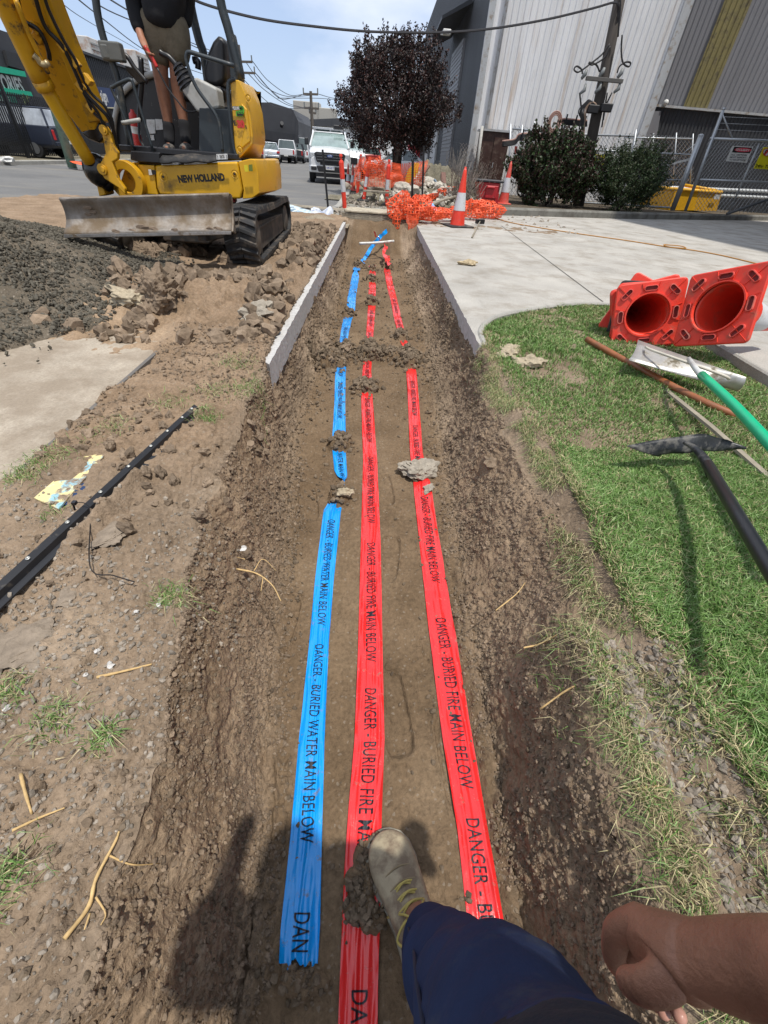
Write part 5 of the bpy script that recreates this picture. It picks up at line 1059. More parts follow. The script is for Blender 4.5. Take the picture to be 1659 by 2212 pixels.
def cone(loc, H, hb, label, base, red, band=(.36, .66), group=None, axis=None, roll=0.0, under=False, hole=None, rb=None, bm_=None, wband=True):
    """axis: direction of the tip; origin at the centre of the base plate"""
    r = thing('traffic_cone', label, 'traffic cone', loc, group)
    M = Matrix.Identity(3) if axis is None else Vector(axis).normalized().to_track_quat('Z', 'Y').to_matrix()
    M = M @ Matrix.Rotation(roll, 3, 'Z')
    T = lambda p: M @ Vector(p)
    rb = rb or hb*.62; rt_ = .032*H/.9; n = 32
    def rr(z): return rb+(rt_-rb)*z/H
    q = MB(); prof = [(rb, .025)]+[(rr(H*t), H*t) for t in np.linspace(.05, 1, 12)]+([(.001, H*1.02)] if under else [])
    if not under: prof += [(rt_*.8, H*1.0+.012), (rt_*.62, H*1.0+.014), (rt_*.62, H+.045), (rt_*.5, H+.05), (0, H+.05)]
    q.lathe([(a, b) for a, b in prof], (0, 0, 0), M, n); body = part('cone_body', q, red, r, smooth=True, local=True, solid=.006 if under else 0, fix=not under)
    if wband:
        q = MB(); q.lathe([(rr(H*t)+.0035, H*t) for t in np.linspace(band[0], band[1], 4)], (0, 0, 0), M, n); part('reflective_band', q, CWHT, r, smooth=True, local=True)
    # base plate with a round hole, slots on the underside
    ro = rounded_sq(hb, hb*.14, 7); N = len(ro); ro2 = rounded_sq(hb*.97, hb*.13, 7); ri = []
    for (x, y) in ro: a = math.atan2(y, x); ri.append((rb*math.cos(a), rb*math.sin(a)))
    th = .028; rings = [[T((x, y, 0)) for x, y in ri], [T((x, y, 0)) for x, y in ro2], [T((x, y, .004)) for x, y in ro], [T((x, y, th*.8)) for x, y in ro], [T((x, y, th)) for x, y in ro2], [T((x, y, th+.004)) for x, y in ri]]
    q = MB(); q.ring_loft(rings, False); b = part('base_plate', q, base, r, local=True, smooth=False, bevel=.0)
    if under:
        def slot(cx, cy, ang, L=.085, w=.026):
            ca, sa = math.cos(ang), math.sin(ang); ring = lambda w_, l_, z: [T((cx+(px*ca-py*sa), cy+(px*sa+py*ca), z)) for px, py in [((l_/2-w_/2)*(1 if k < 8 else -1)+w_/2*math.cos(math.radians(-90+180*(k % 8)/7+(0 if k < 8 else 180))), w_/2*math.sin(math.radians(-90+180*(k % 8)/7+(0 if k < 8 else 180)))) for k in range(16)]]
            q = MB(); q.ring_loft([ring(w+.016, L+.016, .0), ring(w+.014, L+.014, -.016), ring(w+.004, L+.004, -.017), ring(w, L, -.002)], False); part('slot_rim', q, CPINK, b, local=True, smooth=False)
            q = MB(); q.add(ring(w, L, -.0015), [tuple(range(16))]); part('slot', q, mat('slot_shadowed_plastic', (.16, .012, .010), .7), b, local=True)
        e = hb*.79; m_ = hb*.80
        for (cx, cy, a) in ((0, m_, 0), (0, -m_, 0), (m_, 0, math.pi/2), (-m_, 0, math.pi/2), (e*.86, e*.86, -math.pi/4), (-e*.86, e*.86, math.pi/4), (-e*.86, -e*.86, -math.pi/4), (e*.86, -e*.86, math.pi/4)): slot(cx, cy, a, hb*.34, hb*.11)
        q = MB(); q.lathe([(rb+.012, .0), (rb+.010, -.018), (rb+.001, -.018), (rb-.004, .002)], (0, 0, 0), M, 36); part('hole_rim', q, CRED, b, local=True, smooth=False)
        for k_ in range(12):
            a = math.radians(15+30*k_); s_ = max(abs(math.cos(a)), abs(math.sin(a))); p0 = T((math.cos(a)*(rb+.015), math.sin(a)*(rb+.015), -.004)); p1 = T((math.cos(a)*hb/s_*.95, math.sin(a)*hb/s_*.95, -.004)); rb_ = MB(); rb_.cyl(p0, p1, .0035, n=4); part('rib', rb_, CRED, b, local=True)
    return r
c1 = gz(987, 489); cone((c1.x, c1.y, .0), .90, .27, 'tall red and white cone standing on a black base at the driveway edge', CBLK, CRED, (.30, .62), roll=.35, rb=.155)
st_ = MB(); st_.box(c1+Vector((-.09, -.17, .10)), (.035, .012, .045)); 
c2 = at(1087, 436, 16.2); cone((c2.x, c2.y, .10), .98, .22, 'faded red and white traffic cone beside the red bin, in front of the dark bush', CPINK, CPINK, (.30, .66), rb=.17)
c3 = at(762, 396, 19.5); cone((c3.x, c3.y, -.03), .72, .17, 'small traffic cone near the ute, left of its twin', CPINK, CPINK, (.34, .62), group='small cones beside the ute'); c4 = at(752, 397, 20.2); cone((c4.x, c4.y, -.03), .72, .17, 'small traffic cone standing against the front wheel of the nearest ute', CPINK, CPINK, (.34, .62), group='small cones beside the ute')
# cones lying on the lawn: open bases to the camera
ax = Vector((.36, .91, -.20)).normalized(); o0 = at(1398, 680, 3.42)
RL = -.28
D = [(0, .02, 0, 'front cone of the stack lying on the lawn, its open base facing the camera', CRED), (.045, .08, .0, 'second cone of the stack, its base plate just behind the front one', CRED), (.10, -.12, .0, 'third cone of the lying stack, edge of its base showing', CRED), (.155, .20, .0, 'black based cone nested in the lying stack', CBLK), (.21, -.10, .0, 'fifth cone of the lying stack, tilted base corner showing at the top', CRED), (.27, .60, .0, 'rearmost cone of the lying stack, its base corner sticking out at the left', CRED)]
for i, (off, ro_, _, lab, bs) in enumerate(D):
    p = o0+ax*off; cone(p, .90, .235, lab, bs, CRED, group='cones stacked lying on the lawn', axis=(ax.x+.03*math.sin(i*2), ax.y, ax.z+.02*math.cos(i)), roll=RL+ro_, under=(i == 0), rb=.150-.002*i)
ax2 = Vector((.917, .356, -.183)).normalized(); o1 = Vector((2.365, 3.01, .36))
RL2 = -.38
cone(o1, .92, .24, 'single cone lying right of the stack, base propped towards the camera', CRED, CRED, axis=ax2, roll=RL2, under=True, rb=.155)
# ================================================================= lawn tools
WOOD = mat('timber', (.33, .22, .12), .8, var=.25, scale=6, stretch=(1, 1, 1), bump=.002); GWOOD = mat('grey_timber', (.27, .235, .18), .9, var=.3, scale=12, bump=.003, dirt=(.14, .12, .09))
HW = mat('brown_handle', (.25, .085, .030), .42, var=.2, scale=9, dirt=(.14, .08, .05), dirt_lo=.55, dirt_hi=.75)
def lay(pts): return [Vector((p.x, p.y, hit(p.x, p.y)+d)) for p, d in pts]
def ag(u, v, z): return gz(u, v, z)
q = MB(); P = spline([ag(1268, 733, .03), ag(1355, 782, .02), ag(1440, 828, .015), ag(1520, 868, .01), ag(1590, 898, .0)], 6); q.tube(P, .021, 14); single('wooden_pole', q, HW, 'varnished brown wooden handle lying across the lawn under the trowel', 'pole', smooth=True)
q = MB(); a, b = ag(1418, 830, -.02), ag(1665, 1040, -.02); mid = ag(1535, 925, .01)
for s0, s1 in ((a, mid), (mid, b)):
    d = (s1-s0); n_ = Vector((d.y, -d.x, 0)).normalized()*.016; up_ = Vector((0, 0, .014)); q.add([s0-n_, s0+n_, s1+n_, s1-n_, s0-n_+up_, s0+n_+up_, s1+n_+up_, s1-n_+up_], [(0, 1, 2, 3), (4, 7, 6, 5), (0, 4, 5, 1), (1, 5, 6, 2), (2, 6, 7, 3), (3, 7, 4, 0)])
single('timber_strip', q, GWOOD, 'thin grey timber strip lying in the grass under the shovel', 'timber strip', fix=True)
# concreter's blade with green handle
bt = thing('concrete_placer', 'green handled steel concrete placer resting on the lawn by the kerb', 'concreting tool', ag(1450, 800, 0))
ALU = mat('aluminium', (.52, .50, .46), .42, .75, var=.12, scale=18, dirt=(.20, .17, .12), dirt_lo=.5, dirt_hi=.64, dscale=11)
c = [ag(1358, 778, .11), ag(1378, 735, .15), ag(1612, 815, .14), ag(1592, 845, .04)]
q = MB(); rows = []
for i in range(13):
    s = i/12; a_, b_ = c[0].lerp(c[3], s), c[1].lerp(c[2], s); rows.append([a_.lerp(b_, t)+Vector((0, -.018*math.sin(math.pi*t), .0)) for t in np.linspace(0, 1, 6)])
part('blade', MB().grid(rows), ALU, bt, smooth=True, solid=.003, fix=False)
q = MB(); P = [ag(1395, 750, .155), ag(1410, 757, .17), ag(1490, 785, .18), ag(1560, 810, .17), ag(1575, 818, .15)]; q.tube(spline(P, 5), .008, 8); part('brace_rod', q, mat('pale_rod', (.50, .46, .38), .6), bt, smooth=True)
q = MB(); q.tube([ag(1488, 775, .19), ag(1505, 800, .20), ag(1518, 812, .21)], [.012, .016, .021], 12); part('socket', q, mat('white_tape', (.55, .55, .53), .6, dirt=(.35, .3, .25)), bt, smooth=True)
q = MB(); q.tube(spline([ag(1516, 810, .21), ag(1590, 880, .23), ag(1700, 1000, .26), ag(1850, 1165, .28)], 4), .0215, 16); part('handle', q, mat('green_handle', (.0, .42, .20), .35, var=.06, dirt=(.1, .25, .15), dirt_lo=.6, dirt_hi=.8, coat=.2), bt, smooth=True)
# black shovel
sv = thing('shovel', 'black steel shovel standing blade down in the lawn, handle towards the camera', 'shovel', ag(1480, 975, .05))
SBK = mat('shovel_black', (.022, .024, .027), .38, .25, dirt=(.17, .16, .14), dirt_lo=.48, dirt_hi=.66, dscale=16, bump=.001)
top = [(1352, 963, .10), (1400, 953, .115), (1445, 946, .13), (1490, 941, .14), (1530, 943, .14), (1570, 950, .135), (1612, 966, .13)]; bot = [(1420, 986, .05), (1430, 982, .055), (1450, 979, .065), (1485, 980, .075), (1520, 976, .08), (1560, 974, .09), (1606, 968, .115)]
rows = []
for i in range(19):
    s = i/18*6; k_ = min(5, int(s)); f = s-k_; t0 = Vector(top[k_]).lerp(Vector(top[k_+1]), f); b0 = Vector(bot[k_]).lerp(Vector(bot[k_+1]), f); T0, B0 = ag(*t0), ag(*b0)
    rows.append([T0.lerp(B0, t)+Vector((0, -.010*math.sin(math.pi*t), .012*math.exp(-((i/18-.60)/.10)**2)*(1-.3*t))) for t in np.linspace(0, 1, 7)])
part('blade', MB().grid(rows), SBK, sv, smooth=True, solid=.004, fix=False)
q = MB(); q.tube(spline([ag(1478, 955, .145), ag(1500, 968, .145), ag(1520, 990, .15), ag(1540, 1025, .16)], 5), [.008+.0145*i/15 for i in range(16)], 14); part('socket', q, SBK, sv, smooth=True)
q = MB(); q.tube([ag(1528, 1003, .155), ag(1600, 1125, .20), ag(1690, 1275, .25), ag(1760, 1385, .28)], .0205, 16); part('handle', q, mat('black_handle', (.014, .015, .018), .35, dirt=(.10, .095, .085), dirt_lo=.62, dirt_hi=.8, dscale=14), sv, smooth=True)
# ================================================================= steel section, cable tie, painted board on the left bank
sa, sb = gz(-60, 1385), gz(434, 908); z0 = .035; sc_ = thing('steel_section', 'black punched steel angle section lying on the spoil, partly buried', 'steel section', (sa+sb)/2)
d = (sb-sa); d.z = 0; L_ = d.length; d.normalize(); nR = Vector((d.y, -d.x, 0)); q = MB()
prof = [(a_*.66, b_*.78) for a_, b_ in [(-.022, .050), (-.019, .054), (.004, .040), (.010, .016), (.036, .010), (.040, .012), (.040, .006), (.008, .008), (-.001, .034), (-.021, .046)]]
za = lambda t: z0-.008+.012*t
rings = [[sa+d*(L_*t)+nR*a+Vector((0, 0, b+za(t))) for a, b in prof] for t in np.linspace(0, 1, 20)]
PF = mat('black_powdercoat', (.013, .014, .017), .42, dirt=(.13, .11, .085), dirt_lo=.60, dirt_hi=.78, dscale=16); part('angle', q.ring_loft(rings), PF, sc_, smooth=False)
for t in (.06, .19, .32, .45, .58, .70, .80, .90, .97):
    q = MB(); c0 = sa+d*(L_*t)+nR*-.006+Vector((0, 0, .0400+za(t))); q.lathe([(.0065, 0), (.005, .003), (.003, -.001)], c0, None, 10); part('bolt', q, mat('zinc', (.45, .45, .42), .4, .6), sc_, smooth=True)
tie = [sa.lerp(sb, .37)+nR*-.03+Vector((0, 0, .03+z0)), sa.lerp(sb, .37)+nR*-.015+Vector((0, 0, .065+z0)), sa.lerp(sb, .37)+nR*.03+Vector((0, 0, .045+z0)), gz(195, 1225, .06), gz(245, 1243, .05), gz(291, 1257, .03)]
q = MB(); q.tube(spline(tie, 7), .0030, 6, flat=.5); q.box(tie[1], (.012, .014, .010)); single('cable_tie', q, BLK2, 'black cable tie looped round the steel section, its tail pointing right', 'cable tie', smooth=False)
k = NM('painted_board'); w_ = k.ramp(k.noise(16, 4, .55), [(.50, 0), (.58, 1)]); col = k.mix(w_, (.62, .53, .26), (.25, .44, .50)); dd_ = k.ramp(k.noise(22, 7, .7), [(.52, 0), (.60, 1)]); col = k.mix(dd_, col, (.22, .165, .12)); M_PB = k.done(col, .8)
B = [gz(75, 1078, .025), gz(195, 975, .03), gz(232, 980, .035), gz(128, 1102, .03)]
q = MB(); q.ext(B, (0, 0, .006)); single('painted_board', q, M_PB, 'flaking yellow and pale blue painted board half buried in the spoil', 'board')
q = MB(); q.ext([gz(130, 1097, .012), gz(185, 1052, .015), gz(196, 1060, .012), gz(150, 1100, .008)], (0, 0, .02)); single('plastic_offcut', q, mat('dark_blue_plastic', (.01, .03, .09), .4), 'dark blue plastic edge showing under the painted board', 'offcut')
# ================================================================= trench head: boards, pipe, pickets, netting
q = MB(); a, b = at(776, 526, 8.9), at(851, 521, 9.1); q.tube(spline([a, a.lerp(b, .5)+Vector((0, 0, -.008)), b], 5), .021, 12); single('conduit_pipe', q, mat('white_pvc', (.60, .60, .57), .5, dirt=(.3, .26, .2), dirt_lo=.5, dirt_hi=.75, dscale=12), 'white conduit pipe lying across the far end of the trench', 'pipe', smooth=True)
bx = thing('timber_pallet', 'stack of weathered planks bridging the far end of the trench', 'planks', (0.05, 10.6, -.02))
for i in range(6):
    q = MB(); y = 10.42+i*.125; q.box((.08+.03*math.sin(i*2), y, .115+.004*(i % 2)), (1.55, .115, .028), Matrix.Rotation(.015*math.sin(i*3), 3, 'Z')); part('plank', q, mat('pale_plank', (.42, .37, .28), .9, var=.3, scale=14, bump=.003, stretch=(.3, 2, 2), dirt=(.22, .18, .13), dirt_lo=.5, dirt_hi=.7), bx, bevel=.004)
for z_, y in ((.06, 10.40), (.0, 10.38), (.06, 11.0)):
    q = MB(); q.box((.05, y, z_), (1.62, .05, .055)); part('bearer', q, GWOOD, bx, bevel=.004)
for i in range(7):
    q = MB(); q.box((-.66+i*.24, 10.395, .03), (.04, .05, .09)); part('spacer', q, GWOOD, bx, bevel=.003)
q = MB(); q.ext([at(620, 441, 13.2), at(788, 455, 11.2), at(790, 460, 11.1), at(620, 445, 13.1)], (0, .12, 0)); single('long_plank', q, GWOOD, 'long dark plank lying on the road edge behind the left picket', 'plank')
def picket(u0, v0, u1, v1, Y, label):
    a = at(u1, v1, Y); b = at(u0, v0, Y); q = MB()
    for ang in (0, 2.09, 4.19):
        t = (b-a).normalized(); s = t.orthogonal().normalized(); s = Matrix.Rotation(ang+.6, 3, t) @ s; w = t.cross(s)*.003; q.add([a-w, a+w, a+s*.026+w, a+s*.026-w, b-w, b+w, b+s*.026+w, b+s*.026-w], [(0, 1, 2, 3), (4, 7, 6, 5), (0, 4, 5, 1), (1, 5, 6, 2), (2, 6, 7, 3), (3, 7, 4, 0)])
    q.cyl(a, b, .0125, n=8); return single('star_picket', q, mat('picket_black', (.012, .012, .013), .5), label, 'star picket')
picket(697, 323, 710, 459, 11.6, 'black steel star picket leaning left of the trench head, nearest the digger'); picket(892, 347, 889, 477, 10.4, 'black star picket driven through the orange mesh'); picket(916, 315, 912, 432, 13.2, 'tallest black star picket standing behind the crumpled mesh')
def bollard(u, v, Y, H, label, lean=0.0, base=True, group=None, zg=-.03):
    p = at(u, v, Y); p.z = zg; r = thing('bollard', label, 'bollard', p, group); R_ = Matrix.Rotation(lean, 3, 'Y'); k_ = H/1.05
    prof = [(.050, 0), (.052, .30*k_), (.052, .62*k_), (.056, .63*k_), (.056, .90*k_), (.045, .93*k_)]; q = MB(); q.lathe([(0, 0)]+prof, (0, 0, 0), R_, 16); part('post', q, CRED, r, smooth=False, local=True)
    q = MB(); q.lathe([(.0555, .36*k_), (.0555, .60*k_)], (0, 0, 0), R_, 16); part('reflective_band', q, CWHT, r, local=True, smooth=True)
    q = MB(); q.lathe([(.045, .93*k_), (.024, .945*k_), (.024, 1.0*k_), (.040, 1.01*k_), (.034, 1.05*k_), (0, 1.06*k_)], (0, 0, 0), R_, 14); part('cap', q, CRED, r, local=True, smooth=False)
    if base: q = MB(); q.lathe([(0, .05), (.06, .05), (.20, .035), (.21, .0), (0, 0)], (0, 0, 0), None, 8); part('base', q, CBLK, r, local=True)
    return r
bollard(745, 450, 12.2, 1.02, 'red and white bollard standing alone at the trench head, left of the planks', -.09, False)
bollard(786, 402, 15.2, 1.0, 'leaning red and white bollard at the left of the orange fence', .16); bollard(836, 410, 14.6, .98, 'red and white bollard in the middle of the orange fence', .02); bollard(772, 395, 17.5, 1.05, 'orange bollard wrapped in mesh at the far left of the orange fence', .10)
# orange safety mesh: real netting with open cells
ORG = mat('orange_mesh', (.80, .10, .025), .55, var=.15)
def netting(name, grid_pts, label, wire=.28, cat='safety mesh', group=None, parent=None):
    """grid_pts: rows of world points; every cell becomes a frame round an open hole"""
    G = np.array([[tuple(p) for p in r] for r in grid_pts], np.float32); a, b, c, d = G[:-1, :-1], G[:-1, 1:], G[1:, 1:], G[1:, :-1]; ce_ = (a+b+c+d)/4
    k_ = 1-wire; ins = [ce_+(q-ce_)*k_ for q in (a, b, c, d)]; V = np.stack([a, b, c, d]+ins, 2).reshape(-1, 3); n = a.shape[0]*a.shape[1]; o = (np.arange(n)*8)[:, None]
    Fq = np.concatenate([o+np.array([[i, (i+1) % 4, 4+(i+1) % 4, 4+i]]) for i in range(4)])
    ob = npmesh(name, V, Fq, ORG, smooth=False); m = ob.modifiers.new('thick', 'SOLIDIFY'); m.thickness = .004; m.offset = 0
    return tag(recentre(ob), label, cat, group)
def curtain(pts_top, pts_bot, nu, nv, amp, seed, fold=6):
    T_, B_ = pts_top, pts_bot; rows = []
    for j in range(nv+1):
        t = j/nv; row = []
        for i in range(nu+1):
            s = i/nu; kx = s*(len(T_)-1); k0 = min(len(T_)-2, int(kx)); f = kx-k0; p = T_[k0].lerp(T_[k0+1], f).lerp(B_[k0].lerp(B_[k0+1], f), t)
            n = Vector((float(vnoise(s*fold, t*fold*.6, seed, 1)), float(vnoise(s*fold, t*fold*.6, seed, 2)), float(vnoise(s*fold, t*fold*.6, seed, 3)))); row.append(p+n*amp)
        rows.append(row)
    return rows
netting('safety_mesh', curtain([at(795, 343, 15.2), at(836, 345, 14.7), at(868, 352, 15.0), at(922, 346, 14.6)], [at(781, 398, 15.2), at(830, 402, 14.7), at(872, 404, 15), at(908, 404, 14.6)], 42, 18, .06, 3, 5), 'orange barrier mesh strung in front of the tree between bollards')
netting('safety_mesh', curtain([at(770, 350, 17.5), at(782, 342, 17), at(800, 340, 16)], [at(766, 400, 17.5), at(776, 402, 17), at(786, 404, 15.6)], 16, 16, .12, 5, 5), 'orange mesh bunched round the far left bollard')
netting('safety_mesh', curtain([at(790, 343, 16.5), at(822, 355, 17.5), at(846, 372, 17.5)], [at(790, 380, 16.5), at(820, 385, 17.5), at(846, 392, 17.5)], 26, 14, .18, 8, 6), 'orange mesh sagging behind the leaning bollard')
def crumple(c, R3, nu, nv, seed, rot=0.0):
    rows = []
    for j in range(nv+1):
        th = -1.45+2.9*j/nv; row = []
        for i in range(nu+1):
            ph_ = 2*math.pi*i/nu; x, y, z = math.cos(th)*math.cos(ph_), math.cos(th)*math.sin(ph_), math.sin(th)
            r = 1+.42*float(fbm(x, y, z+seed, 1.7, 3, .6, seed))+.10*math.sin(ph_*9+seed); row.append(Vector(c)+Vector((x*R3[0]*r*math.cos(rot)-z*R3[2]*r*math.sin(rot), y*R3[1]*r, max(z*R3[2]*r*math.cos(rot)+x*R3[0]*r*math.sin(rot), -R3[2]*.75))))
        rows.append(row)
    return rows
def bundle(label, specs, seed):
    q = []; first = None
    Vs = []
    for i, (u, v, Y, R3, nu, nv) in enumerate(specs):
        G = crumple(at(u, v, Y), R3, nu, nv, seed+i)
        Vs.append(G)
    o = netting('safety_mesh', Vs[0], label, .27)
    obs = [o]
    for G in Vs[1:]:
        p = netting('netting_fold', G, '', .27); 
        del p['label']; del p['category']; obs.append(p)
    # join the folds into one sheet of netting
    base = obs[0]; bmj = bmesh.new()
    for ob in obs:
        t = bmesh.new(); t.from_mesh(ob.data); bmesh.ops.transform(t, matrix=Matrix.Translation(ob.location-base.location), verts=t.verts); tm = bpy.data.meshes.new('t'); t.to_mesh(tm); t.free(); bmj.from_mesh(tm); bpy.data.meshes.remove(tm)
    bmj.to_mesh(base.data); bmj.free()
    for ob in obs[1:]: bpy.data.objects.remove(ob)
    return base
bundle('crumpled orange mesh piled round the star picket at the trench head', [(872, 452, 10.3, (.30, .20, .22), 24, 12), (900, 452, 10.4, (.33, .22, .22), 26, 12), (925, 464, 10.5, (.30, .2, .12), 24, 9), (857, 478, 10.0, (.09, .07, .22), 9, 9)], 3)
netting('safety_mesh', curtain([at(874, 462, 10.1), at(890, 466, 10.0), at(905, 468, 10.1)], [at(880, 492, 9.95), at(890, 505, 9.9), at(898, 500, 10)], 14, 14, .04, 9, 4), 'end of the orange mesh hanging down the trench wall', .22)
bundle('long roll of crumpled orange mesh lying behind the nearest cone', [(952, 462, 11.0, (.26, .15, .10), 20, 8), (1015, 453, 11.8, (.34, .22, .19), 26, 11), (1055, 457, 12.4, (.40, .24, .16), 28, 10), (980, 464, 11.2, (.24, .14, .09), 18, 7)], 23)
netting('safety_mesh', curtain([at(922, 428, 14), at(950, 415, 14.5), at(978, 403, 15)], [at(925, 436, 14), at(952, 425, 14.5), at(978, 412, 15)], 40, 6, .14, 10, 8), 'torn strip of orange mesh trailing over the rubble')
# tarpaulin, cloth, blue strip, plastic sheet
k = NM('patterned_tarp'); v = k.vor(3.6, 'DISTANCE_TO_EDGE'); col = k.ramp(v, [(.08, (.55, .60, .62)), (.14, (.08, .14, .19))]); col = k.mix(k.ramp(k.noise(3, 3, .5), [(.45, 0), (.6, .7)]), col, (.5, .62, .68)); M_TARP = k.done(col, .5)
rows = [[at(608+i*9.5, 437+i*2.6+j*4.2, 11.9-j*.16-i*.10)+Vector((0, 0, .03*float(fbm(i*.6, j*.8, 0, 1, 3, .5, 4)))) for i in range(13)] for j in range(7)]
single('tarpaulin', MB().grid(rows), M_TARP, 'blue and white patterned sheet lying behind the loose spoil', 'tarpaulin', smooth=True, fix=False, solid=.006)
rows = [[at(672+i*4.0, 452+j*4-3*math.sin(i*.9), 10.9-j*.10)+Vector((0, 0, .07*float(fbm(i*.9, j*.9, 0, 1, 3, .6, 8))+.02)) for i in range(13)] for j in range(7)]
single('rag', MB().grid(rows), mat('white_rag', (.50, .52, .56), .9, var=.2, dirt=(.2, .25, .35), dirt_lo=.5, dirt_hi=.6, dscale=9), 'crumpled white and blue cloth beside the patterned sheet', 'cloth', smooth=True, fix=False, sub=1)
q = MB(); q.ext([at(927, 437, 11.2), at(933, 436, 11.2), at(946, 455, 10.7), at(940, 457, 10.7)], (0, .02, .0)); single('blue_strip', q, mat('sky_blue_plastic', (.18, .42, .70), .5), 'pale blue plastic strip on the crumpled mesh', 'plastic strip')
# hammer on the driveway
hm = thing('mallet', 'wooden handled mallet lying on the driveway behind the joint', 'mallet', gz(1028, 500))
q = MB(); a, b = gz(1020, 512, .02), gz(1037, 478, .07); q.tube([a, b], [.016, .013], 10); part('handle', q, GWOOD, hm, smooth=True)
q = MB(); q.box(b+Vector((.0, .0, -.005)), (.20, .085, .085), Matrix.Rotation(.3, 3, 'Z')); part('head', q, BLK2, hm, bevel=.012)
# extension cord with a coil
cp = [gz(1066, 470, .012)]+[gz(u, v, .010) for u, v in ((1100, 480), (1160, 491), (1250, 505), (1350, 519), (1420, 530), (1446, 534), (1500, 541), (1560, 552), (1620, 566), (1700, 585))]; q = MB(); q.tube(spline(cp, 7), .0095, 6)
cc_ = gz(1457, 534, .012); q.tube([cc_+Vector((.20*math.cos(a), .20*math.sin(a), .012+.004*math.sin(3*a))) for a in np.linspace(0, 4*math.pi, 50)], .009, 6); single('extension_cord', q, mat('orange_cord', (.40, .19, .04), .6), 'orange brown cord trailing across the driveway with one small coil', 'cord', smooth=True, fix=False)
# red bin
rbn = thing('bin', 'red plastic bin with a dark lid beside the faded cone', 'bin', at(1058, 440, 15.6)); A_ = lambda u, v, Y=15.6: at(u, v, Y)
RP = mat('bin_red', (.42, .012, .018), .4, dirt=(.4, .3, .28), dirt_lo=.68, dirt_hi=.8); q = MB(); lo = [A_(1036, 436), A_(1076, 442)]; hi = [A_(1034, 392), A_(1080, 396)]
q.ring_loft([[lo[0], lo[1], lo[1]+Vector((0, .55, 0)), lo[0]+Vector((0, .55, 0))], [hi[0], hi[1], hi[1]+Vector((0, .65, 0)), hi[0]+Vector((0, .65, 0))]]); part('body', q, RP, rbn, bevel=.02)
q = MB(); c_ = (hi[0]+hi[1])/2+Vector((0, .30, .03)); q.box(c_, (.86, .72, .06)); part('lid', q, mat('bin_lid', (.03, .03, .035), .5), rbn, bevel=.02)
for (u, v, w_, h_) in ((1062, 415, .36, .30),):
    q = MB(); q.box(A_(u, v, 15.56), (w_, .04, h_)); part('front_panel', q, RP, rbn, bevel=.015)
q = MB(); q.box(A_(1060, 405, 15.52), (.26, .05, .05)); part('handle', q, RP, rbn, bevel=.015)
# rubble and spoil beyond the trench
def heap(name, u, v, Y, rx, ry, h, m, label, seed, n=90, cat='soil heap'):
    p = at(u, v, Y); x_, y_ = np.meshgrid(np.linspace(-1.2, 1.2, n), np.linspace(-1.2, 1.2, n)); d = np.sqrt(x_**2+y_**2)+.22*fbm(x_, y_, seed, 2.2, 4, .55, seed); z = h*np.clip(1-d, 0, 1)**.85 + (.10*h*fbm(x_*rx, y_*ry, 0, 6, 4, .6, seed)+.12*h*np.clip(1-worley(x_*5, y_*5, .3, seed)[0]*1.3, 0, 1))*(d < 1.1)-.03
    V = np.stack([x_*rx, y_*ry, z], -1).reshape(-1, 3); i = np.arange(n-1)[:, None]*n+np.arange(n-1)[None]; o = npmesh(name, V, np.stack([i, i+1, i+n+1, i+n], -1).reshape(-1, 4), m, smooth=True); o.location = (p.x, p.y, -.03); return tag(o, label, cat)
M_H2 = soil_mat('heap_soil', (.15, .135, .095), (.21, .19, .14), (.29, .265, .20), .5, .02, False)
heap('soil_heap', 942, 395, 17.2, 1.25, 1.2, 1.15, M_H2, 'brown soil heap behind the rubble, right of the tree', 5); heap('rubble_heap', 925, 422, 15.0, 1.3, .9, .50, M_H2, 'low heap of rubble and broken concrete in front of the soil heap', 8, cat='rubble heap'); heap('soil_heap', 845, 418, 16.4, 1.7, .8, .30, M_H2, 'low loose spoil under the orange fence', 11)
heap('soil_heap', 690, 480, 9.9, .50, .45, .12, soil_mat('pale_spoil', (.20, .165, .12), (.27, .225, .165), (.34, .29, .22), .8, .01, False), 'pale gravelly spoil at the left of the trench head', 13); heap('soil_heap', 930, 485, 10.9, .35, .35, .08, M_H2, 'small spoil patch under the crumpled mesh', 14)
rx_ = RNG.normal(0, 1, (420, 2)); hc = at(928, 420, 15.0); px_, py_ = hc.x+rx_[:, 0]*.75, hc.y+rx_[:, 1]*.5
zz_ = .10+.42*np.exp(-(rx_[:, 0]**2+rx_[:, 1]**2)*.6)
kind(scatter_mesh('rubble_bits', ROCKS, np.stack([px_, py_, zz_], 1), .02+.12*RNG.uniform(0, 1, 420)**3, tinted('pale_rubble', (.42, .39, .33), .9)), 'stuff', 'pale broken concrete bits over the rubble heap')
x_ = RNG.uniform(-1.0, 4.6, 2600); y_ = RNG.uniform(10.4, 18, 2600); kind(scatter_mesh('verge_stones', ROCKS, np.stack([x_, y_, np.full(2600, -.02)], 1), .012+.06*RNG.uniform(0, 1, 2600)**4, M_PEB), 'stuff', 'loose stones over the verge')
def block(u, v, Y, r, seed, m, label, flat=(1, .8, .6), rot=0.0, z=None):
    V, Fc = hull_rock(seed, 3, .25, flat); p = at(u, v, Y); c_, s__ = math.cos(rot), math.sin(rot); V = np.stack([V[:, 0]*c_-V[:, 1]*s__, V[:, 0]*s__+V[:, 1]*c_, V[:, 2]], 1)*r; o = npmesh('rubble_block', V, Fc, m, attrs={'tint': np.full(len(V), 1.)}); o.location = (p.x, p.y, p.z if z is None else z); return tag(o, label, 'rubble')
RG = bpy.data.materials['pale_rubble']
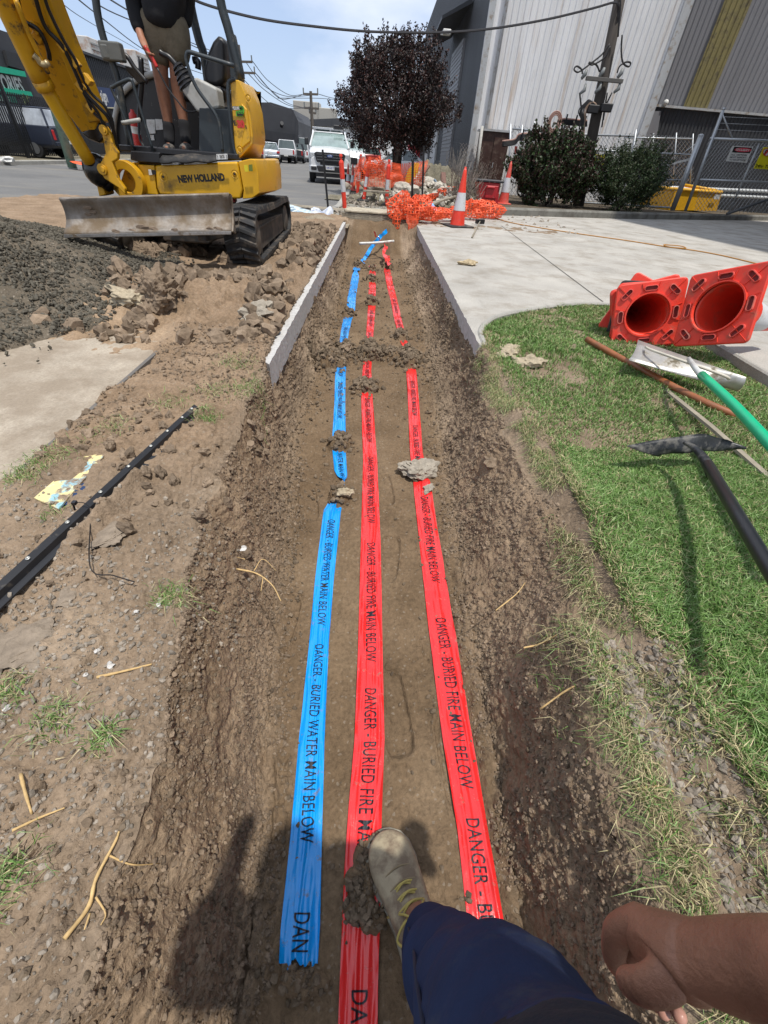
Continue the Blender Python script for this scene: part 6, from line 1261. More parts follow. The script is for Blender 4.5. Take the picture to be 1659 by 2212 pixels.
for a_ in [(797, 398, 15.6, .25, 3, M_CLAY, 'grey boulder at the foot of the leaning bollard'), (815, 405, 15.4, .24, 6, M_CLAY, 'grey boulder between the two fence bollards'), (866, 408, 14.9, .28, 9, RG, 'pale concrete block under the orange fence at right'), (893, 413, 14.6, .22, 12, RG, 'pale broken kerb piece near the tallest picket'), (750, 402, 16.2, .18, 14, M_CLAY, 'small grey stone by the leaning bollard base'), (905, 385, 16.2, .26, 17, RG, 'pale slab fragment on top of the rubble heap'), (925, 392, 15.8, .22, 19, RG, 'pale slab fragment in the middle of the rubble heap'), (948, 408, 15.2, .2, 23, RG, 'pale broken piece at the right of the rubble heap')]:
    block(*a_[:6], label=a_[6], rot=a_[4])
q = MB(); q.ext([at(882, 366, 15.9), at(896, 352, 15.9), at(906, 352, 15.9), at(903, 372, 15.9), at(890, 392, 15.9), at(872, 402, 15.9)], (0, .05, 0)); single('yellow_sheet', q, mat('yellow_plastic', (.62, .42, .01), .5, var=.3, scale=5), 'yellow plastic sheet propped behind the orange mesh', 'plastic sheet', bevel=.01)
def plank(u0, v0, Y0, u1, v1, Y1, w, t, m, label):
    a, b = at(u0, v0, Y0), at(u1, v1, Y1); d_ = (b-a); q = MB(); q.box((0, 0, 0), (d_.length, w, t)); M_ = frame((a+b)/2, d_, Vector((0, 0, 1)).cross(d_)); place_mb(q, M_); return single('timber', q, m, label, 'timber', bevel=.006)
RUSTW = mat('reddish_timber', (.16, .085, .065), .85, var=.25, scale=9)
plank(893, 402, 15.6, 925, 358, 16.4, .14, .05, RUSTW, 'reddish timber leaning on the rubble heap'); plank(958, 400, 15.6, 957, 375, 15.9, .14, .10, RUSTW, 'upright reddish post stub in the rubble'); plank(917, 449, 12.2, 958, 431, 13.2, .10, .04, GWOOD, 'dark board lying right of the tallest picket'); plank(922, 442, 12.6, 985, 424, 14.2, .10, .04, GWOOD, 'second dark board lying behind the first near the bin'); plank(856, 420, 14.1, 912, 432, 13.6, .16, .05, GWOOD, 'flat board on the verge below the orange fence'); plank(786, 412, 14.4, 840, 416, 14.2, .2, .04, GWOOD, 'flat dark board under the fence bollards'); plank(938, 388, 15.4, 952, 408, 15.2, .05, .05, mat('blue_grey_pipe', (.16, .22, .28), .6), 'blue grey pipe poking out of the rubble')
# ================================================================= corrugated sheds on the right
def corr(name, a, b, z0, z1, pitch, depth, m, parent=None, pts=None, top=None):
    """corrugated sheet wall from a to b (x, y); top(s) gives the height along it"""
    a, b = Vector((a[0], a[1], 0)), Vector((b[0], b[1], 0)); d = b-a; L_ = d.length; d.normalize(); n = Vector((d.y, -d.x, 0)); k_ = int(L_/pitch); V = []; 
    prof = [(0, 0), (.30, 0), (.42, 1), (.88, 1)]
    for i in range(k_):
        for t, h in prof: V.append((i+t)*pitch)
        if i == 0: H_ = []
        H_ += [h for _, h in prof]
    V.append(k_*pitch); H_.append(0); lo = [a+d*v-n*(h*depth)*-1+Vector((0, 0, z0)) for v, h in zip(V, H_)]; hi = [Vector((p.x, p.y, (z1 if top is None else top(v/L_)))) for p, v in zip(lo, V)]
    q = MB(); q.grid([lo, hi]); return part(name, q, m, parent, fix=False)
def sheet(name, c, rust=(.38, .24, .12), r_lo=.54, r_hi=.72, spots=.0):
    k = NM(name); n = k.noise(1.2, 5, .6, (1, 1, .12)); col = k.ramp(n, [(.3, tuple(x*.86 for x in c)), (.7, tuple(min(1, x*1.1) for x in c))])
    s_ = k.ramp(k.noise(2.6, 7, .72, (1, 1, .07)), [(r_lo, 0), (r_hi, .75)]); col = k.mix(s_, col, rust)
    g = k.ramp(k.noise(5, 6, .7, (1, 1, .3)), [(.55, 0), (.75, .35)]); col = k.mix(g, col, tuple(x*.5 for x in c)); return k.done(col, .55, .0, spec=.35)
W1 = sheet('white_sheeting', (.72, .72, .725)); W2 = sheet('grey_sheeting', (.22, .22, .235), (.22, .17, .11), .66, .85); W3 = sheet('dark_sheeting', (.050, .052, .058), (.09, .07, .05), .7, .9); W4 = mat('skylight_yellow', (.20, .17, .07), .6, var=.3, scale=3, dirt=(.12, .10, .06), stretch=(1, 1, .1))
GLV = mat('galvanised', (.40, .42, .44), .45, .6, var=.12, scale=20); FLASH = mat('flashing', (.42, .43, .44), .5, var=.15, scale=2, dirt=(.25, .2, .15), stretch=(1, 1, .1))
CX, CY = 3.62, 22.0; xs = at(1384, 293, 22).x; wh = thing('warehouse', 'tall rust streaked white corrugated warehouse right of the tree, dark on its long side', 'warehouse', (CX, CY, 0))
corr('front_wall', (CX, CY), (xs, CY), -.3, 13, .215, .035, W1, wh, top=lambda s: 13+3*s)
def roofz(s): return 9.6
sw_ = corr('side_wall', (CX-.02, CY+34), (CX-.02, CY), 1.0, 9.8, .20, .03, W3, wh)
zb = MB(); zb.box((CX-.06, CY+17, .45), (.10, 34, 1.15)); part('plinth', zb, mat('dark_concrete', (.07, .07, .07), .9), wh)
zb = MB(); zb.box((CX, CY-.03, 6.4), (.22, .10, 13.4)); part('corner_flashing', zb, FLASH, wh); zb = MB(); zb.cyl((CX+.45, CY-.14, 0), (CX+.45, CY-.14, 13.2), .065, n=10); part('downpipe', zb, FLASH, wh, smooth=True)
zb = MB(); zb.box((xs, CY-.05, 7.5), (.30, .14, 15)); part('edge_flashing', zb, FLASH, wh)
rf_ = MB(); rf_.ext([(CX-.1, CY, 12.9), (xs+.1, CY, 15.9), (xs+.1, CY, 16.1), (CX-.1, CY, 13.1)], (0, 34, 0)); part('roof', rf_, W3, wh)
# openings of the long side: roller shutters, canopy, pale doors
for (y0, y1, z0_, z1_, m_, nm) in ((27.5, 31.5, .0, 5.2, 'roller', 'roller_shutter'), (35, 38.5, .0, 3.0, 'pale', 'pale_door'), (41, 44, 0, 3.2, 'pale', 'pale_door')):
    zb = MB(); zb.box((CX-.10, (y0+y1)/2, (z0_+z1_)/2), (.10, y1-y0, z1_-z0_))
    mm = mat('roller_grey', (.17, .17, .18), .5) if m_ == 'roller' else mat('door_pale', (.45, .45, .45), .6); dr = part(nm, zb, mm, wh)
    if m_ == 'roller':
        for j in range(34): sl2 = MB(); sl2.box((CX-.16, (y0+y1)/2, .1+j*.15), (.03, y1-y0, .03)); 
        zb = MB(); [zb.box((CX-.16, (y0+y1)/2, .1+j*.15), (.03, y1-y0-.1, .05)) for j in range(34)]; kind(part('slats', zb, mm, dr), 'stuff')
zb = MB(); zb.ext([(CX-.1, 26.5, 6.0), (CX-1.3, 26.5, 5.5), (CX-1.3, 26.5, 5.6), (CX-.1, 26.5, 6.15)], (0, 6.5, 0)); part('awning', zb, W3, wh)
zb = MB(); zb.box(at(965, 70, 23)+Vector((0, 0, 0)), (.3, .3, .14)); zb.cyl(at(952, 74, 23.4), at(972, 70, 23), .03); part('flood_lamp', zb, WHT, wh, bevel=.03)
for (u, v, r) in ((1158, 22, .9), (1370, 60, .7)): pass
g2 = thing('grey_shed', 'grey corrugated shed at the right with a dark lower band and a yellowed skylight strip', 'warehouse', (14, 24, 0))
gx0 = xs+.15; corr('upper_wall', (gx0, 23.2), (26, 23.2), at(1409, 230, 23.2).z, 16, .20, .03, W2, g2); corr('lower_wall', (gx0-.2, 23.1), (26, 23.1), -.2, at(1409, 230, 23.1).z, .155, .025, W3, g2)
a, b = at(1475, 232, 23.12), at(1530, 236, 23.12); zb = MB(); corr('skylight_strip', (a.x, 23.11), (b.x, 23.11), a.z+.03, 16, .20, .035, W4, g2)
zb = MB(); zb.box(((gx0+26)/2, 23.02, at(1409, 230, 23.2).z+.02), (26-gx0, .12, .07)); part('band_flashing', zb, FLASH, g2)
zb = MB(); zb.ext([at(1409, 240, 22.9), at(1428, 240, 22.9), at(1418, 300, 22.9), at(1384, 420, 22.9), at(1366, 420, 22.9)], (0, .1, 0)); part('corner_post', zb, W2, g2)
sl_ = MB(); sl_.ball(at(1438, 222, 22.9), (.10, .10, .10)); part('security_lamp', sl_, WHT, g2, smooth=True)
cb = thing('meter_cabinet', 'tall brown steel cabinet at the foot of the white warehouse wall', 'cabinet', at(1062, 400, 20.9)); a, b = at(1040, 293, 20.9), at(1088, 400, 20.9)
zb = MB(); zb.box(((a.x+b.x)/2-.04, 21.3, a.z/2+.05), (1.05, .8, a.z+.2)); bd_ = part('body', zb, mat('brown_paint', (.045, .018, .012), .5, dirt=(.12, .08, .06)), cb, bevel=.01)
zb = MB(); zb.box(((a.x+b.x)/2+.16, 20.88, a.z/2+.05), (.50, .03, a.z-.1)); dd2 = part('door', zb, bpy.data.materials['brown_paint'], cb, bevel=.008); zb = MB(); zb.box(((a.x+b.x)/2+.0, 20.85, a.z/2+.1), (.03, .04, .16)); part('handle', zb, GLV, dd2)
zb = MB(); zb.box(((a.x+b.x)/2-.04, 21.3, a.z+.17), (1.2, .95, .06)); part('lid', zb, FLASH, cb)
# ---------------------------------------------------------------- power pole with its gear
pl = thing('power_pole', 'weathered timber power pole with cross arm, switches and cable risers, before the white wall', 'power pole', at(1262, 400, 18))
PW = mat('pole_timber', (.050, .042, .036), .85, var=.35, scale=8, bump=.004, stretch=(1, 1, .1)); b0, b1 = at(1258, 420, 18), at(1350, -60, 18); b0.z = -.1
zb = MB(); zb.tube([b0, b0.lerp(b1, .5), b1+(b1-b0)*.25], [.19, .165, .14], 14); part('post', zb, PW, pl, smooth=True)
PG = mat('switch_grey', (.16, .17, .17), .5); BKC = mat('black_cable', (.012, .012, .014), .5)
def PT(u, v, Y=17.75): return at(u, v, Y)
zb = MB(); zb.box((PT(1265, 173)+PT(1346, 172))/2, ((PT(1346, 172)-PT(1265, 173)).length, .10, .09), Matrix.Rotation(-.0, 3, 'Y')); part('cross_arm', zb, mat('arm_grey', (.10, .095, .09), .8), pl, bevel=.01)
for (u, v) in ((1262, 162), (1300, 158), (1340, 160)):
    zb = MB(); zb.tube([PT(u-6, v+8), PT(u+2, v-2), PT(u+6, v-12)], [.04, .06, .035], 10); part('fuse_switch', zb, PG, pl, smooth=True)
for (u, v) in ((1258, 195), (1291, 192), (1332, 192)):
    zb = MB(); zb.tube([PT(u+8, v-14), PT(u+4, v), PT(u-6, v+8)], [.03, .055, .035], 10); part('cable_end', zb, PG, pl, smooth=True)
for P in ([(1317, 95), (1300, 118), (1275, 138), (1262, 148), (1248, 156), (1240, 150), (1246, 143), (1256, 150), (1258, 160)], [(1318, 100), (1305, 125), (1280, 140), (1272, 135), (1288, 140), (1295, 155)], [(1344, 75), (1342, 110), (1346, 136), (1358, 144), (1362, 136), (1352, 134), (1338, 144), (1333, 158)], [(1252, 200), (1256, 245), (1251, 280)], [(1322, 200), (1308, 230), (1303, 260)], [(1312, 200), (1305, 240), (1300, 275)], [(1338, -20), (1340, 10), (1338, 40), (1335, 80)]):
    zb = MB(); zb.tube(spline([PT(*p) for p in P], 5), .022, 6); part('cable', zb, BKC, pl, smooth=True)
for k_ in range(6):
    zb = MB(); s = k_*3.2; zb.tube(spline([PT(1292-s*.5, 232+k_), PT(1283-s*.6, 222-k_), PT(1272-s*.4, 226-k_), PT(1266-s, 240), PT(1264-s*.4, 262), PT(1262-s*.4, 285), PT(1258-s*.6, 420)], 6), .020, 6); part('riser_cable', zb, mat('buff_cable', (.25, .17, .12), .6) if k_ < 2 else BKC, pl, smooth=True)
for (u, v) in ((1281, 236), (1310, 233)): zb = MB(); zb.box(PT(u, v, 17.7), (.34, .14, .20)); part('cable_clamp', zb, BKC, pl, bevel=.03)
zb = MB(); zb.box(PT(1296, 235, 17.8), (.7, .08, .06)); part('clamp_arm', zb, BKC, pl)
# cable tray across the wall
ct = thing('cable_tray', 'run of parallel cables on brackets along the fence top before the white wall', 'cable tray', at(1180, 290, 18.6))
for k_ in range(5):
    zb = MB(); zb.tube(spline([at(1085, 305+k_*2.6, 18.6), at(1112, 301+k_*2.6, 18.6), at(1127, 289+k_*3, 18.6), at(1195, 290+k_*3.2, 18.6), at(1203, 270+k_*2, 18.6), at(1207, 262-k_*.8, 18.6), at(1218, 257+k_*2.6, 18.6), at(1268, 261+k_*2.8, 18.6)], 6), .026, 6); part('cable', zb, BKC if k_ else mat('pinkish_cable', (.35, .20, .16), .6), ct, smooth=True)
for u, v in ((1128, 295), (1150, 296), (1172, 297), (1190, 298), (1222, 263), (1243, 265), (1262, 267)): zb = MB(); zb.box(at(u, v, 18.55), (.04, .04, .36)); part('bracket', zb, BKC, ct)
for k_ in range(3): zb = MB(); c_ = at(1198, 264, 18.5); zb.tube([c_+Vector(((.22-.04*k_)*math.cos(a), 0, (.26-.04*k_)*math.sin(a))) for a in np.linspace(0, 2*math.pi, 20)], .02, 6); part('cable_coil', zb, bpy.data.materials['pinkish_cable'], ct, smooth=True)
# ---------------------------------------------------------------- chain link fences
def chain(name, c00, c10, c11, c01, step, r, m, parent):
    """diamond wire mesh filling the quad c00 (bottom left) .. c11 (top right)"""
    Wd, Hh = (c10-c00).length, (c01-c00).length; q = MB(); nx, e1, e2 = Wd/step, None, None
    def P(x, z): s, t = x/Wd, z/Hh; return (c00*(1-s)+c10*s)*(1-t)+(c01*(1-s)+c11*s)*t
    k_ = -Hh
    while k_ < Wd:
        for sgn in (1, -1):
            x0_, x1_ = k_, k_+Hh; 
            ax_, bx_ = max(0, x0_), min(Wd, x1_)
            if bx_-ax_ > .02:
                za, zb_ = (ax_-k_, bx_-k_); za, zb_ = (za, zb_) if sgn > 0 else (Hh-za, Hh-zb_); q.tube([P(ax_, za), P(bx_, zb_)], r, 3, False)
        k_ += step
    return kind(part('chain_mesh', q, m, parent, fix=False), 'stuff')
def pipe(name, pts, r, m, parent, n=8): q = MB(); q.tube(pts, r, n); return part(name, q, m, parent, smooth=True)
WIRE = mat('wire_grey', (.30, .31, .32), .5, .5)
fa = thing('chain_fence', 'tall galvanised chain link fence behind the bushes, left of the gate post', 'fence', at(1250, 440, 19.2)); F0 = [at(1100, 430, 19.4), at(1492, 452, 19.4), at(1478, 312, 19.4), at(1092, 268, 19.4)]
F0 = [at(1098, 425, 19.6), at(1345, 440, 19.6), at(1344, 298, 19.6), at(1107, 270, 19.6)]; chain('c', *F0, .16, .006, WIRE, fa)
pipe('top_rail', [at(1107, 278, 19.6), at(1238, 290, 19.6), at(1370, 294, 19.6)], .03, GLV, fa)
for (u0, v0, u1, v1) in ((1103, 268, 1098, 430), (1155, 262, 1138, 430), (1128, 270, 1118, 420), (1374, 280, 1350, 440), (1216, 285, 1160, 420), (1232, 295, 1265, 345), (1278, 300, 1262, 420)): pipe('fence_post', [at(u1, v1, 19.6), at(u0, v0, 19.6)], .032, GLV, fa)
gt = thing('gate', 'galvanised chain link gate panel with braces, left of the leaning gate post', 'gate', at(1350, 445, 18.6)); G0 = [at(1225, 438, 18.7), at(1452, 450, 18.7), at(1500, 334, 18.7), at(1232, 324, 18.7)]
chain('c', *G0, .15, .006, WIRE, gt)
for P in ([(1232, 322), (1500, 335)], [(1262, 380), (1478, 390)], [(1232, 436), (1455, 449)], [(1345, 340), (1330, 440)], [(1420, 345), (1400, 444)]): pipe('rail', [at(*p, 18.7) for p in P], .030, GLV, gt)
zb = MB(); zb.ext([at(1498, 340, 18.6), at(1430, 357, 18.6), at(1428, 359, 18.6), at(1440, 358, 18.6), at(1494, 346, 18.6)], (0, .02, 0)); part('strap', zb, WHT, gt); pipe('brace', [at(1474, 332, 18.65), at(1506, 308, 18.65)], .012, GLV, gt)
tfe = thing('chain_fence', 'farther chain link panels seen between the gate and the white wall', 'fence', at(1420, 420, 21.5)); F1 = [at(1345, 420, 21.6), at(1500, 425, 21.6), at(1497, 296, 21.6), at(1348, 288, 21.6)]; chain('c', *F1, .17, .006, WIRE, tfe)
for (u0, v0, u1, v1) in ((1372, 286, 1360, 420), (1412, 288, 1398, 420), (1461, 287, 1452, 420), (1497, 289, 1490, 420)): pipe('fence_post', [at(u1, v1, 21.6), at(u0, v0, 21.6)], .026, GLV, tfe)
pipe('top_rail', [at(1348, 297, 21.6), at(1497, 300, 21.6)], .026, GLV, tfe)
gp = thing('gate_post', 'thick galvanised gate post leaning right at the end of the gate', 'post', at(1448, 456, 18.3)); pipe('post', [at(1452, 455, 18.3), at(1514, 294, 18.3)], .085, GLV, gp, 12); zb = MB(); zb.ball(at(1514, 293, 18.3), (.09, .09, .05)); part('cap', zb, GLV, gp, smooth=True)
fb = thing('chain_fence', 'chain link fence panel with signs and top bracing at the right edge', 'fence', at(1600, 450, 17.9)); F2 = [at(1500, 455, 18.0), at(1760, 466, 18.0), at(1760, 306, 18.0), at(1530, 300, 18.0)]; chain('c', *F2, .14, .0065, WIRE, fb)
for P, r in (([(1534, 299), (1770, 309)], .034), ([(1512, 388), (1770, 398)], .03), ([(1480, 456), (1562, 238)], .05), ([(1575, 458), (1640, 310)], .028), ([(1560, 246), (1583, 302)], .02), ([(1562, 238), (1565, 233)], .05)): pipe('rail', [at(*p, 18.0) for p in P], r, GLV, fb)
for k_ in range(3): pipe('barbed_wire', [at(1558+k_*(-4), 252+k_*14, 18.0), at(1770, 262+k_*14, 18.0)], .008, WIRE, fb, 4)
pipe('brace', [at(1570, 462, 17.7), at(1690, 420, 17.7)], .05, mat('dark_post', (.06, .065, .07), .5), fb)
lr = thing('guard_rail', 'pale horizontal guard rails behind the chain link fence at the right', 'guard rail', at(1450, 420, 21.0))
for (v0, v1) in ((405, 418), (417, 432)): pipe('rail', [at(1290, v0-6, 21), at(1440, v0, 21), at(1770, v1, 21)], .055, mat('rail_white', (.55, .57, .58), .5), lr)
gu = MB()
# signs
def sign(pts, Y, m, label, name='sign'):
    q = MB(); q.ext([at(u, v, Y) for u, v in pts], (0, .012, 0)); o = tag(recentre(part(name, q, m)), label, 'sign'); return o
def stext(o, txt, u0, v0, u1, v1, Y, hpx, m, nm='lettering', bold=.02):
    a, b = at(u0, v0, Y), at(u1, v1, Y); c0, c1 = at((u0+u1)/2, (v0+v1)/2-hpx/2, Y), at((u0+u1)/2, (v0+v1)/2+hpx/2, Y); t = text_mb(txt, 1, 1, 0, bold); xs_ = [p[0] for p in t.v]; ys_ = [p[1] for p in t.v]; w_ = max(xs_)-min(xs_); h_ = max(ys_)-min(ys_); xm, ym = (max(xs_)+min(xs_))/2, (max(ys_)+min(ys_))/2; x = (b-a).normalized(); z = Vector((0, -1, 0)); y = z.cross(x); L_ = (b-a).length; hh = abs(c0.z-c1.z)
    t.v = [tuple((a+b)/2+x*((p[0]-xm)*L_/w_)+y*((p[1]-ym)*hh/h_)) for p in t.v]; return part(nm, t, m, o, fix=False)
SW = mat('sign_white', (.60, .60, .58), .5, dirt=(.4, .38, .34)); SY = mat('sign_yellow', (.62, .56, .01), .5, var=.08)
def spatch(o, pts, Y, m, nm='panel'): q = MB(); q.add([at(u, v, Y) for u, v in pts], [tuple(range(len(pts)))]); return part(nm, q, m, o, fix=False)
s1 = sign([(1583, 315), (1627, 317), (1613, 352), (1568, 348)], 17.85, SW, 'white SECURITY sign on the right fence: ALL VISITORS MUST REPORT TO RECEPTION')
spatch(s1, [(1586, 317), (1625, 319), (1620, 331), (1581, 329)], 17.843, INKM); spatch(s1, [(1605+18*math.cos(a)-1.5*math.sin(a), 324+4.6*math.sin(a)+.8*math.cos(a)) for a in np.linspace(0, 2*math.pi, 20)[:-1]], 17.838, mat('sign_red', (.55, .05, .08), .5)); stext(s1, 'SECURITY', 1590, 323, 1619, 325, 17.83, 4.6, SW)
for k_, t in enumerate(('ALL VISITORS', 'MUST REPORT', 'TO RECEPTION')): stext(s1, t, 1579-k_*2, 334+k_*5.4, 1614-k_*2, 335.3+k_*5.4, 17.84, 3.7, INKM)
s2 = sign([(1650, 318), (1730, 321), (1715, 370), (1628, 364)], 17.85, SY, 'yellow no parking sign cut by the right edge of the photo'); 
def ring_p(o, u, v, r, Y, m, w=.25):
    q = MB(); a = [at(u+r*math.cos(t), v+r*math.sin(t), Y) for t in np.linspace(0, 2*math.pi, 28)]; b = [at(u+r*(1-w)*math.cos(t), v+r*(1-w)*math.sin(t), Y) for t in np.linspace(0, 2*math.pi, 28)]; q.grid([a, b]); part('prohibition_ring', q, m, o, fix=False)
spatch(s2, [(1656+8*math.cos(a), 329+8*math.sin(a)) for a in np.linspace(0, 6.28, 18)[:-1]], 17.843, SW); ring_p(s2, 1656, 329, 8.5, 17.836, REDP, .16); stext(s2, 'P', 1652, 329, 1660, 329, 17.83, 11, INKM); q = MB(); spatch(s2, [(1650, 334), (1652, 336), (1662, 324), (1660, 322)], 17.826, REDP); stext(s2, '24hr TRUCK ACCESS', 1632, 358, 1718, 364, 17.84, 7, INKM); stext(s2, 'NO PARKING', 1668, 328, 1722, 331, 17.84, 8, INKM)
s3 = sign([(1266, 333), (1312, 334), (1306, 361), (1262, 360)], 18.55, SY, 'yellow NO PARKING DRIVEWAY sign on the gate between the two bushes'); spatch(s3, [(1272+5*math.cos(a), 339+5*math.sin(a)) for a in np.linspace(0, 6.28, 16)[:-1]], 18.543, SW); ring_p(s3, 1272, 339, 5.2, 18.537, REDP, .2); stext(s3, 'P', 1270, 339, 1274.5, 339, 18.53, 6, INKM); stext(s3, 'NO PARKING', 1277, 340, 1309, 342, 18.54, 6, INKM); stext(s3, 'DRIVEWAY', 1277, 349, 1305, 350.5, 18.54, 6, REDP); stext(s3, '24hr TRUCK ACCESS', 1263, 356.5, 1304, 358.5, 18.54, 4, INKM); spatch(s3, [(1265, 346), (1273, 346), (1272, 354), (1264, 354)], 18.543, SW)
s4 = sign([(1386, 335), (1408, 337), (1403, 357), (1382, 355)], 18.55, SW, 'small white DANGER HIGH VOLTAGE KEEP OUT sign on the gate'); spatch(s4, [(1388, 336), (1407, 338), (1405, 345), (1386, 343)], 18.543, INKM); spatch(s4, [(1396+8.5*math.cos(a), 340.3+2.8*math.sin(a)+.6*math.cos(a)) for a in np.linspace(0, 6.28, 16)[:-1]], 18.538, REDP); stext(s4, 'DANGER', 1391, 340, 1402, 341, 18.53, 2.6, SW); stext(s4, 'HIGH VOLTAGE', 1385, 347.5, 1403.5, 349, 18.54, 2.6, INKM); stext(s4, 'KEEP OUT', 1387, 352, 1401, 353.5, 18.54, 2.6, INKM)
s5 = sign([(1112, 316), (1118, 316), (1117, 332), (1111, 332)], 18.9, mat('dark_red_sign', (.25, .03, .03), .5), 'tiny dark red sign on the wall left of the dark bush')
# yellow skip bin behind the fence
yb = thing('skip_bin', 'yellow steel skip bin behind the gate post', 'skip bin', at(1500, 452, 19.6)); YB = mat('skip_yellow', (.68, .36, .012), .5, dirt=(.4, .25, .05), dirt_lo=.6, dirt_hi=.8); a = [at(1441, 453, 19.7), at(1547, 455, 19.7), at(1559, 416, 19.7), at(1457, 409, 19.7)]
zb = MB(); bk = [p+Vector((-.25, 2.2, 0)) for p in a]; zb.add(a+bk, [(0, 1, 2, 3), (5, 4, 7, 6), (0, 4, 5, 1), (1, 5, 6, 2), (3, 7, 4, 0)]); part('body', zb, YB, yb, solid=.03); pipe('rim', [a[3], a[2]], .06, YB, yb); pipe('rim', [a[3], bk[3]], .06, YB, yb); pipe('lid_edge', [at(1478, 400, 20.5), at(1548, 412, 19.8)], .05, YB, yb)
spl = MB(); spl.ext([at(1459, 410, 19.65), at(1466, 410, 19.65), at(1452, 453, 19.65), at(1444, 453, 19.65)], (0, .03, 0)); part('side_rib', spl, YB, yb)
spatch(yb, [(1545, 420), (1557, 421), (1553, 431), (1541, 430)], 19.62, SW, 'sticker')
# ================================================================= foliage
def leafy(name, P, N_, size, m, parent, cols, world_off=None, curl=.35):
    n = len(P); a = RNG.normal(size=(n, 3)); nn = N_*.5+a; nn /= np.linalg.norm(nn, axis=1)[:, None]; t = np.cross(nn, RNG.normal(size=(n, 3))); t /= np.linalg.norm(t, axis=1)[:, None]; b = np.cross(nn, t); s = size[:, None]
    V = np.stack([P-t*s, P+b*s*.5+nn*s*curl*.3, P+t*s, P-b*s*.5+nn*s*curl*.3], 1).reshape(-1, 3); o4 = (np.arange(n)*4)[:, None]; Fc = np.concatenate([o4+np.array([[0, 1, 2]]), o4+np.array([[0, 2, 3]])])
    if parent is not None: V = V-np.array(parent.location)
    return npmesh(name, V, Fc, m, parent, attrs={'tint': np.repeat(cols, 4, 0)})
k = NM('leaves'); M_LEAF = k.done(k.attr('tint'), .5, spec=.35)
def palette(n, cs, var=.35): c = np.array(cs)[RNG.integers(0, len(cs), n)]; return c*RNG.uniform(1-var, 1+var, (n, 1))
tr = thing('tree', 'dark purple leaved plum tree standing on the verge beside the warehouse', 'tree', (at(858, 385, 19).x, 19, -.05))
TY = 19.0; bk_ = mat('dark_bark', (.035, .026, .022), .95, bump=.02, bscale=18); tb = at(858, 392, TY); tb.z = -.1
zb = MB(); fork = at(858, 322, TY); zb.tube(spline([tb, at(857, 360, TY), fork], 5), [.24, .22, .20, .19, .18, .175, .17, .17, .17, .18, .20][:11], 12)
part('trunk', zb, bk_, tr, smooth=True)
shoots = []; limbs = []
cen = at(853, 200, TY); 
for q_ in range(26):
    a = RNG.uniform(0, 2*np.pi); e = RNG.uniform(.15, 1.45); R_ = RNG.uniform(.75, 1.0)
    tipp = Vector((cen.x+math.cos(a)*math.cos(e)*1.55*R_, TY+math.sin(a)*math.cos(e)*1.5*R_, 1.75+math.sin(e)*2.0*R_)); mid = fork.lerp(tipp, .45)+Vector((0, 0, .15)); limbs.append([fork, mid, tipp])
for l_ in limbs: zb = MB(); zb.tube(spline(l_, 5), [.085-.0068*i for i in range(11)], 6); part('limb', zb, bk_, tr, smooth=True)
PT_, NT_ = [], []
for q_ in range(1500):
    a = RNG.uniform(0, 2*np.pi); u_ = RNG.uniform(-.78, 1.0); rr = RNG.uniform(.30, 1.0)**.42; cu = math.sqrt(max(0, 1-u_*u_)); lob = 1+.30*float(vnoise(math.cos(a)*cu*2.1, math.sin(a)*cu*2.1, u_*2.1, 5))
    base = np.array([cen.x+.03+math.cos(a)*cu*1.72*rr*lob, TY+math.sin(a)*cu*1.55*rr*lob, 2.15+u_*(1.42 if u_ > 0 else 1.40)*rr*lob])
    out = base-np.array([cen.x, TY, 1.6]); out /= np.linalg.norm(out); d = out*.55+np.array([0, 0, .75])+RNG.normal(0, .22, 3); d /= np.linalg.norm(d); L_ = RNG.uniform(.18, .52)*(1.25 if u_ > .3 else .8); k_ = int(26+L_*34); t = RNG.uniform(0, 1, (k_, 1)); p = base+d*t*L_+RNG.normal(0, .045+.02*(1-u_), (k_, 3))*(1.15-t*.75); PT_.append(p); NT_.append(np.repeat(out[None], k_, 0))
PT_, NT_ = np.concatenate(PT_), np.concatenate(NT_); k_ = ~((PT_[:, 2] < 1.05) & (RNG.uniform(0, 1, len(PT_)) < .5)) & ~((np.hypot(PT_[:, 0]-cen.x, PT_[:, 1]-TY) < .55) & (PT_[:, 2] < 1.25)); PT_, NT_ = PT_[k_], NT_[k_]
leafy('crown', PT_, NT_, RNG.uniform(.026, .050, len(PT_)), M_LEAF, tr, palette(len(PT_), [(.024, .013, .013), (.034, .017, .016), (.018, .013, .012), (.034, .026, .020), (.065, .028, .022)]))
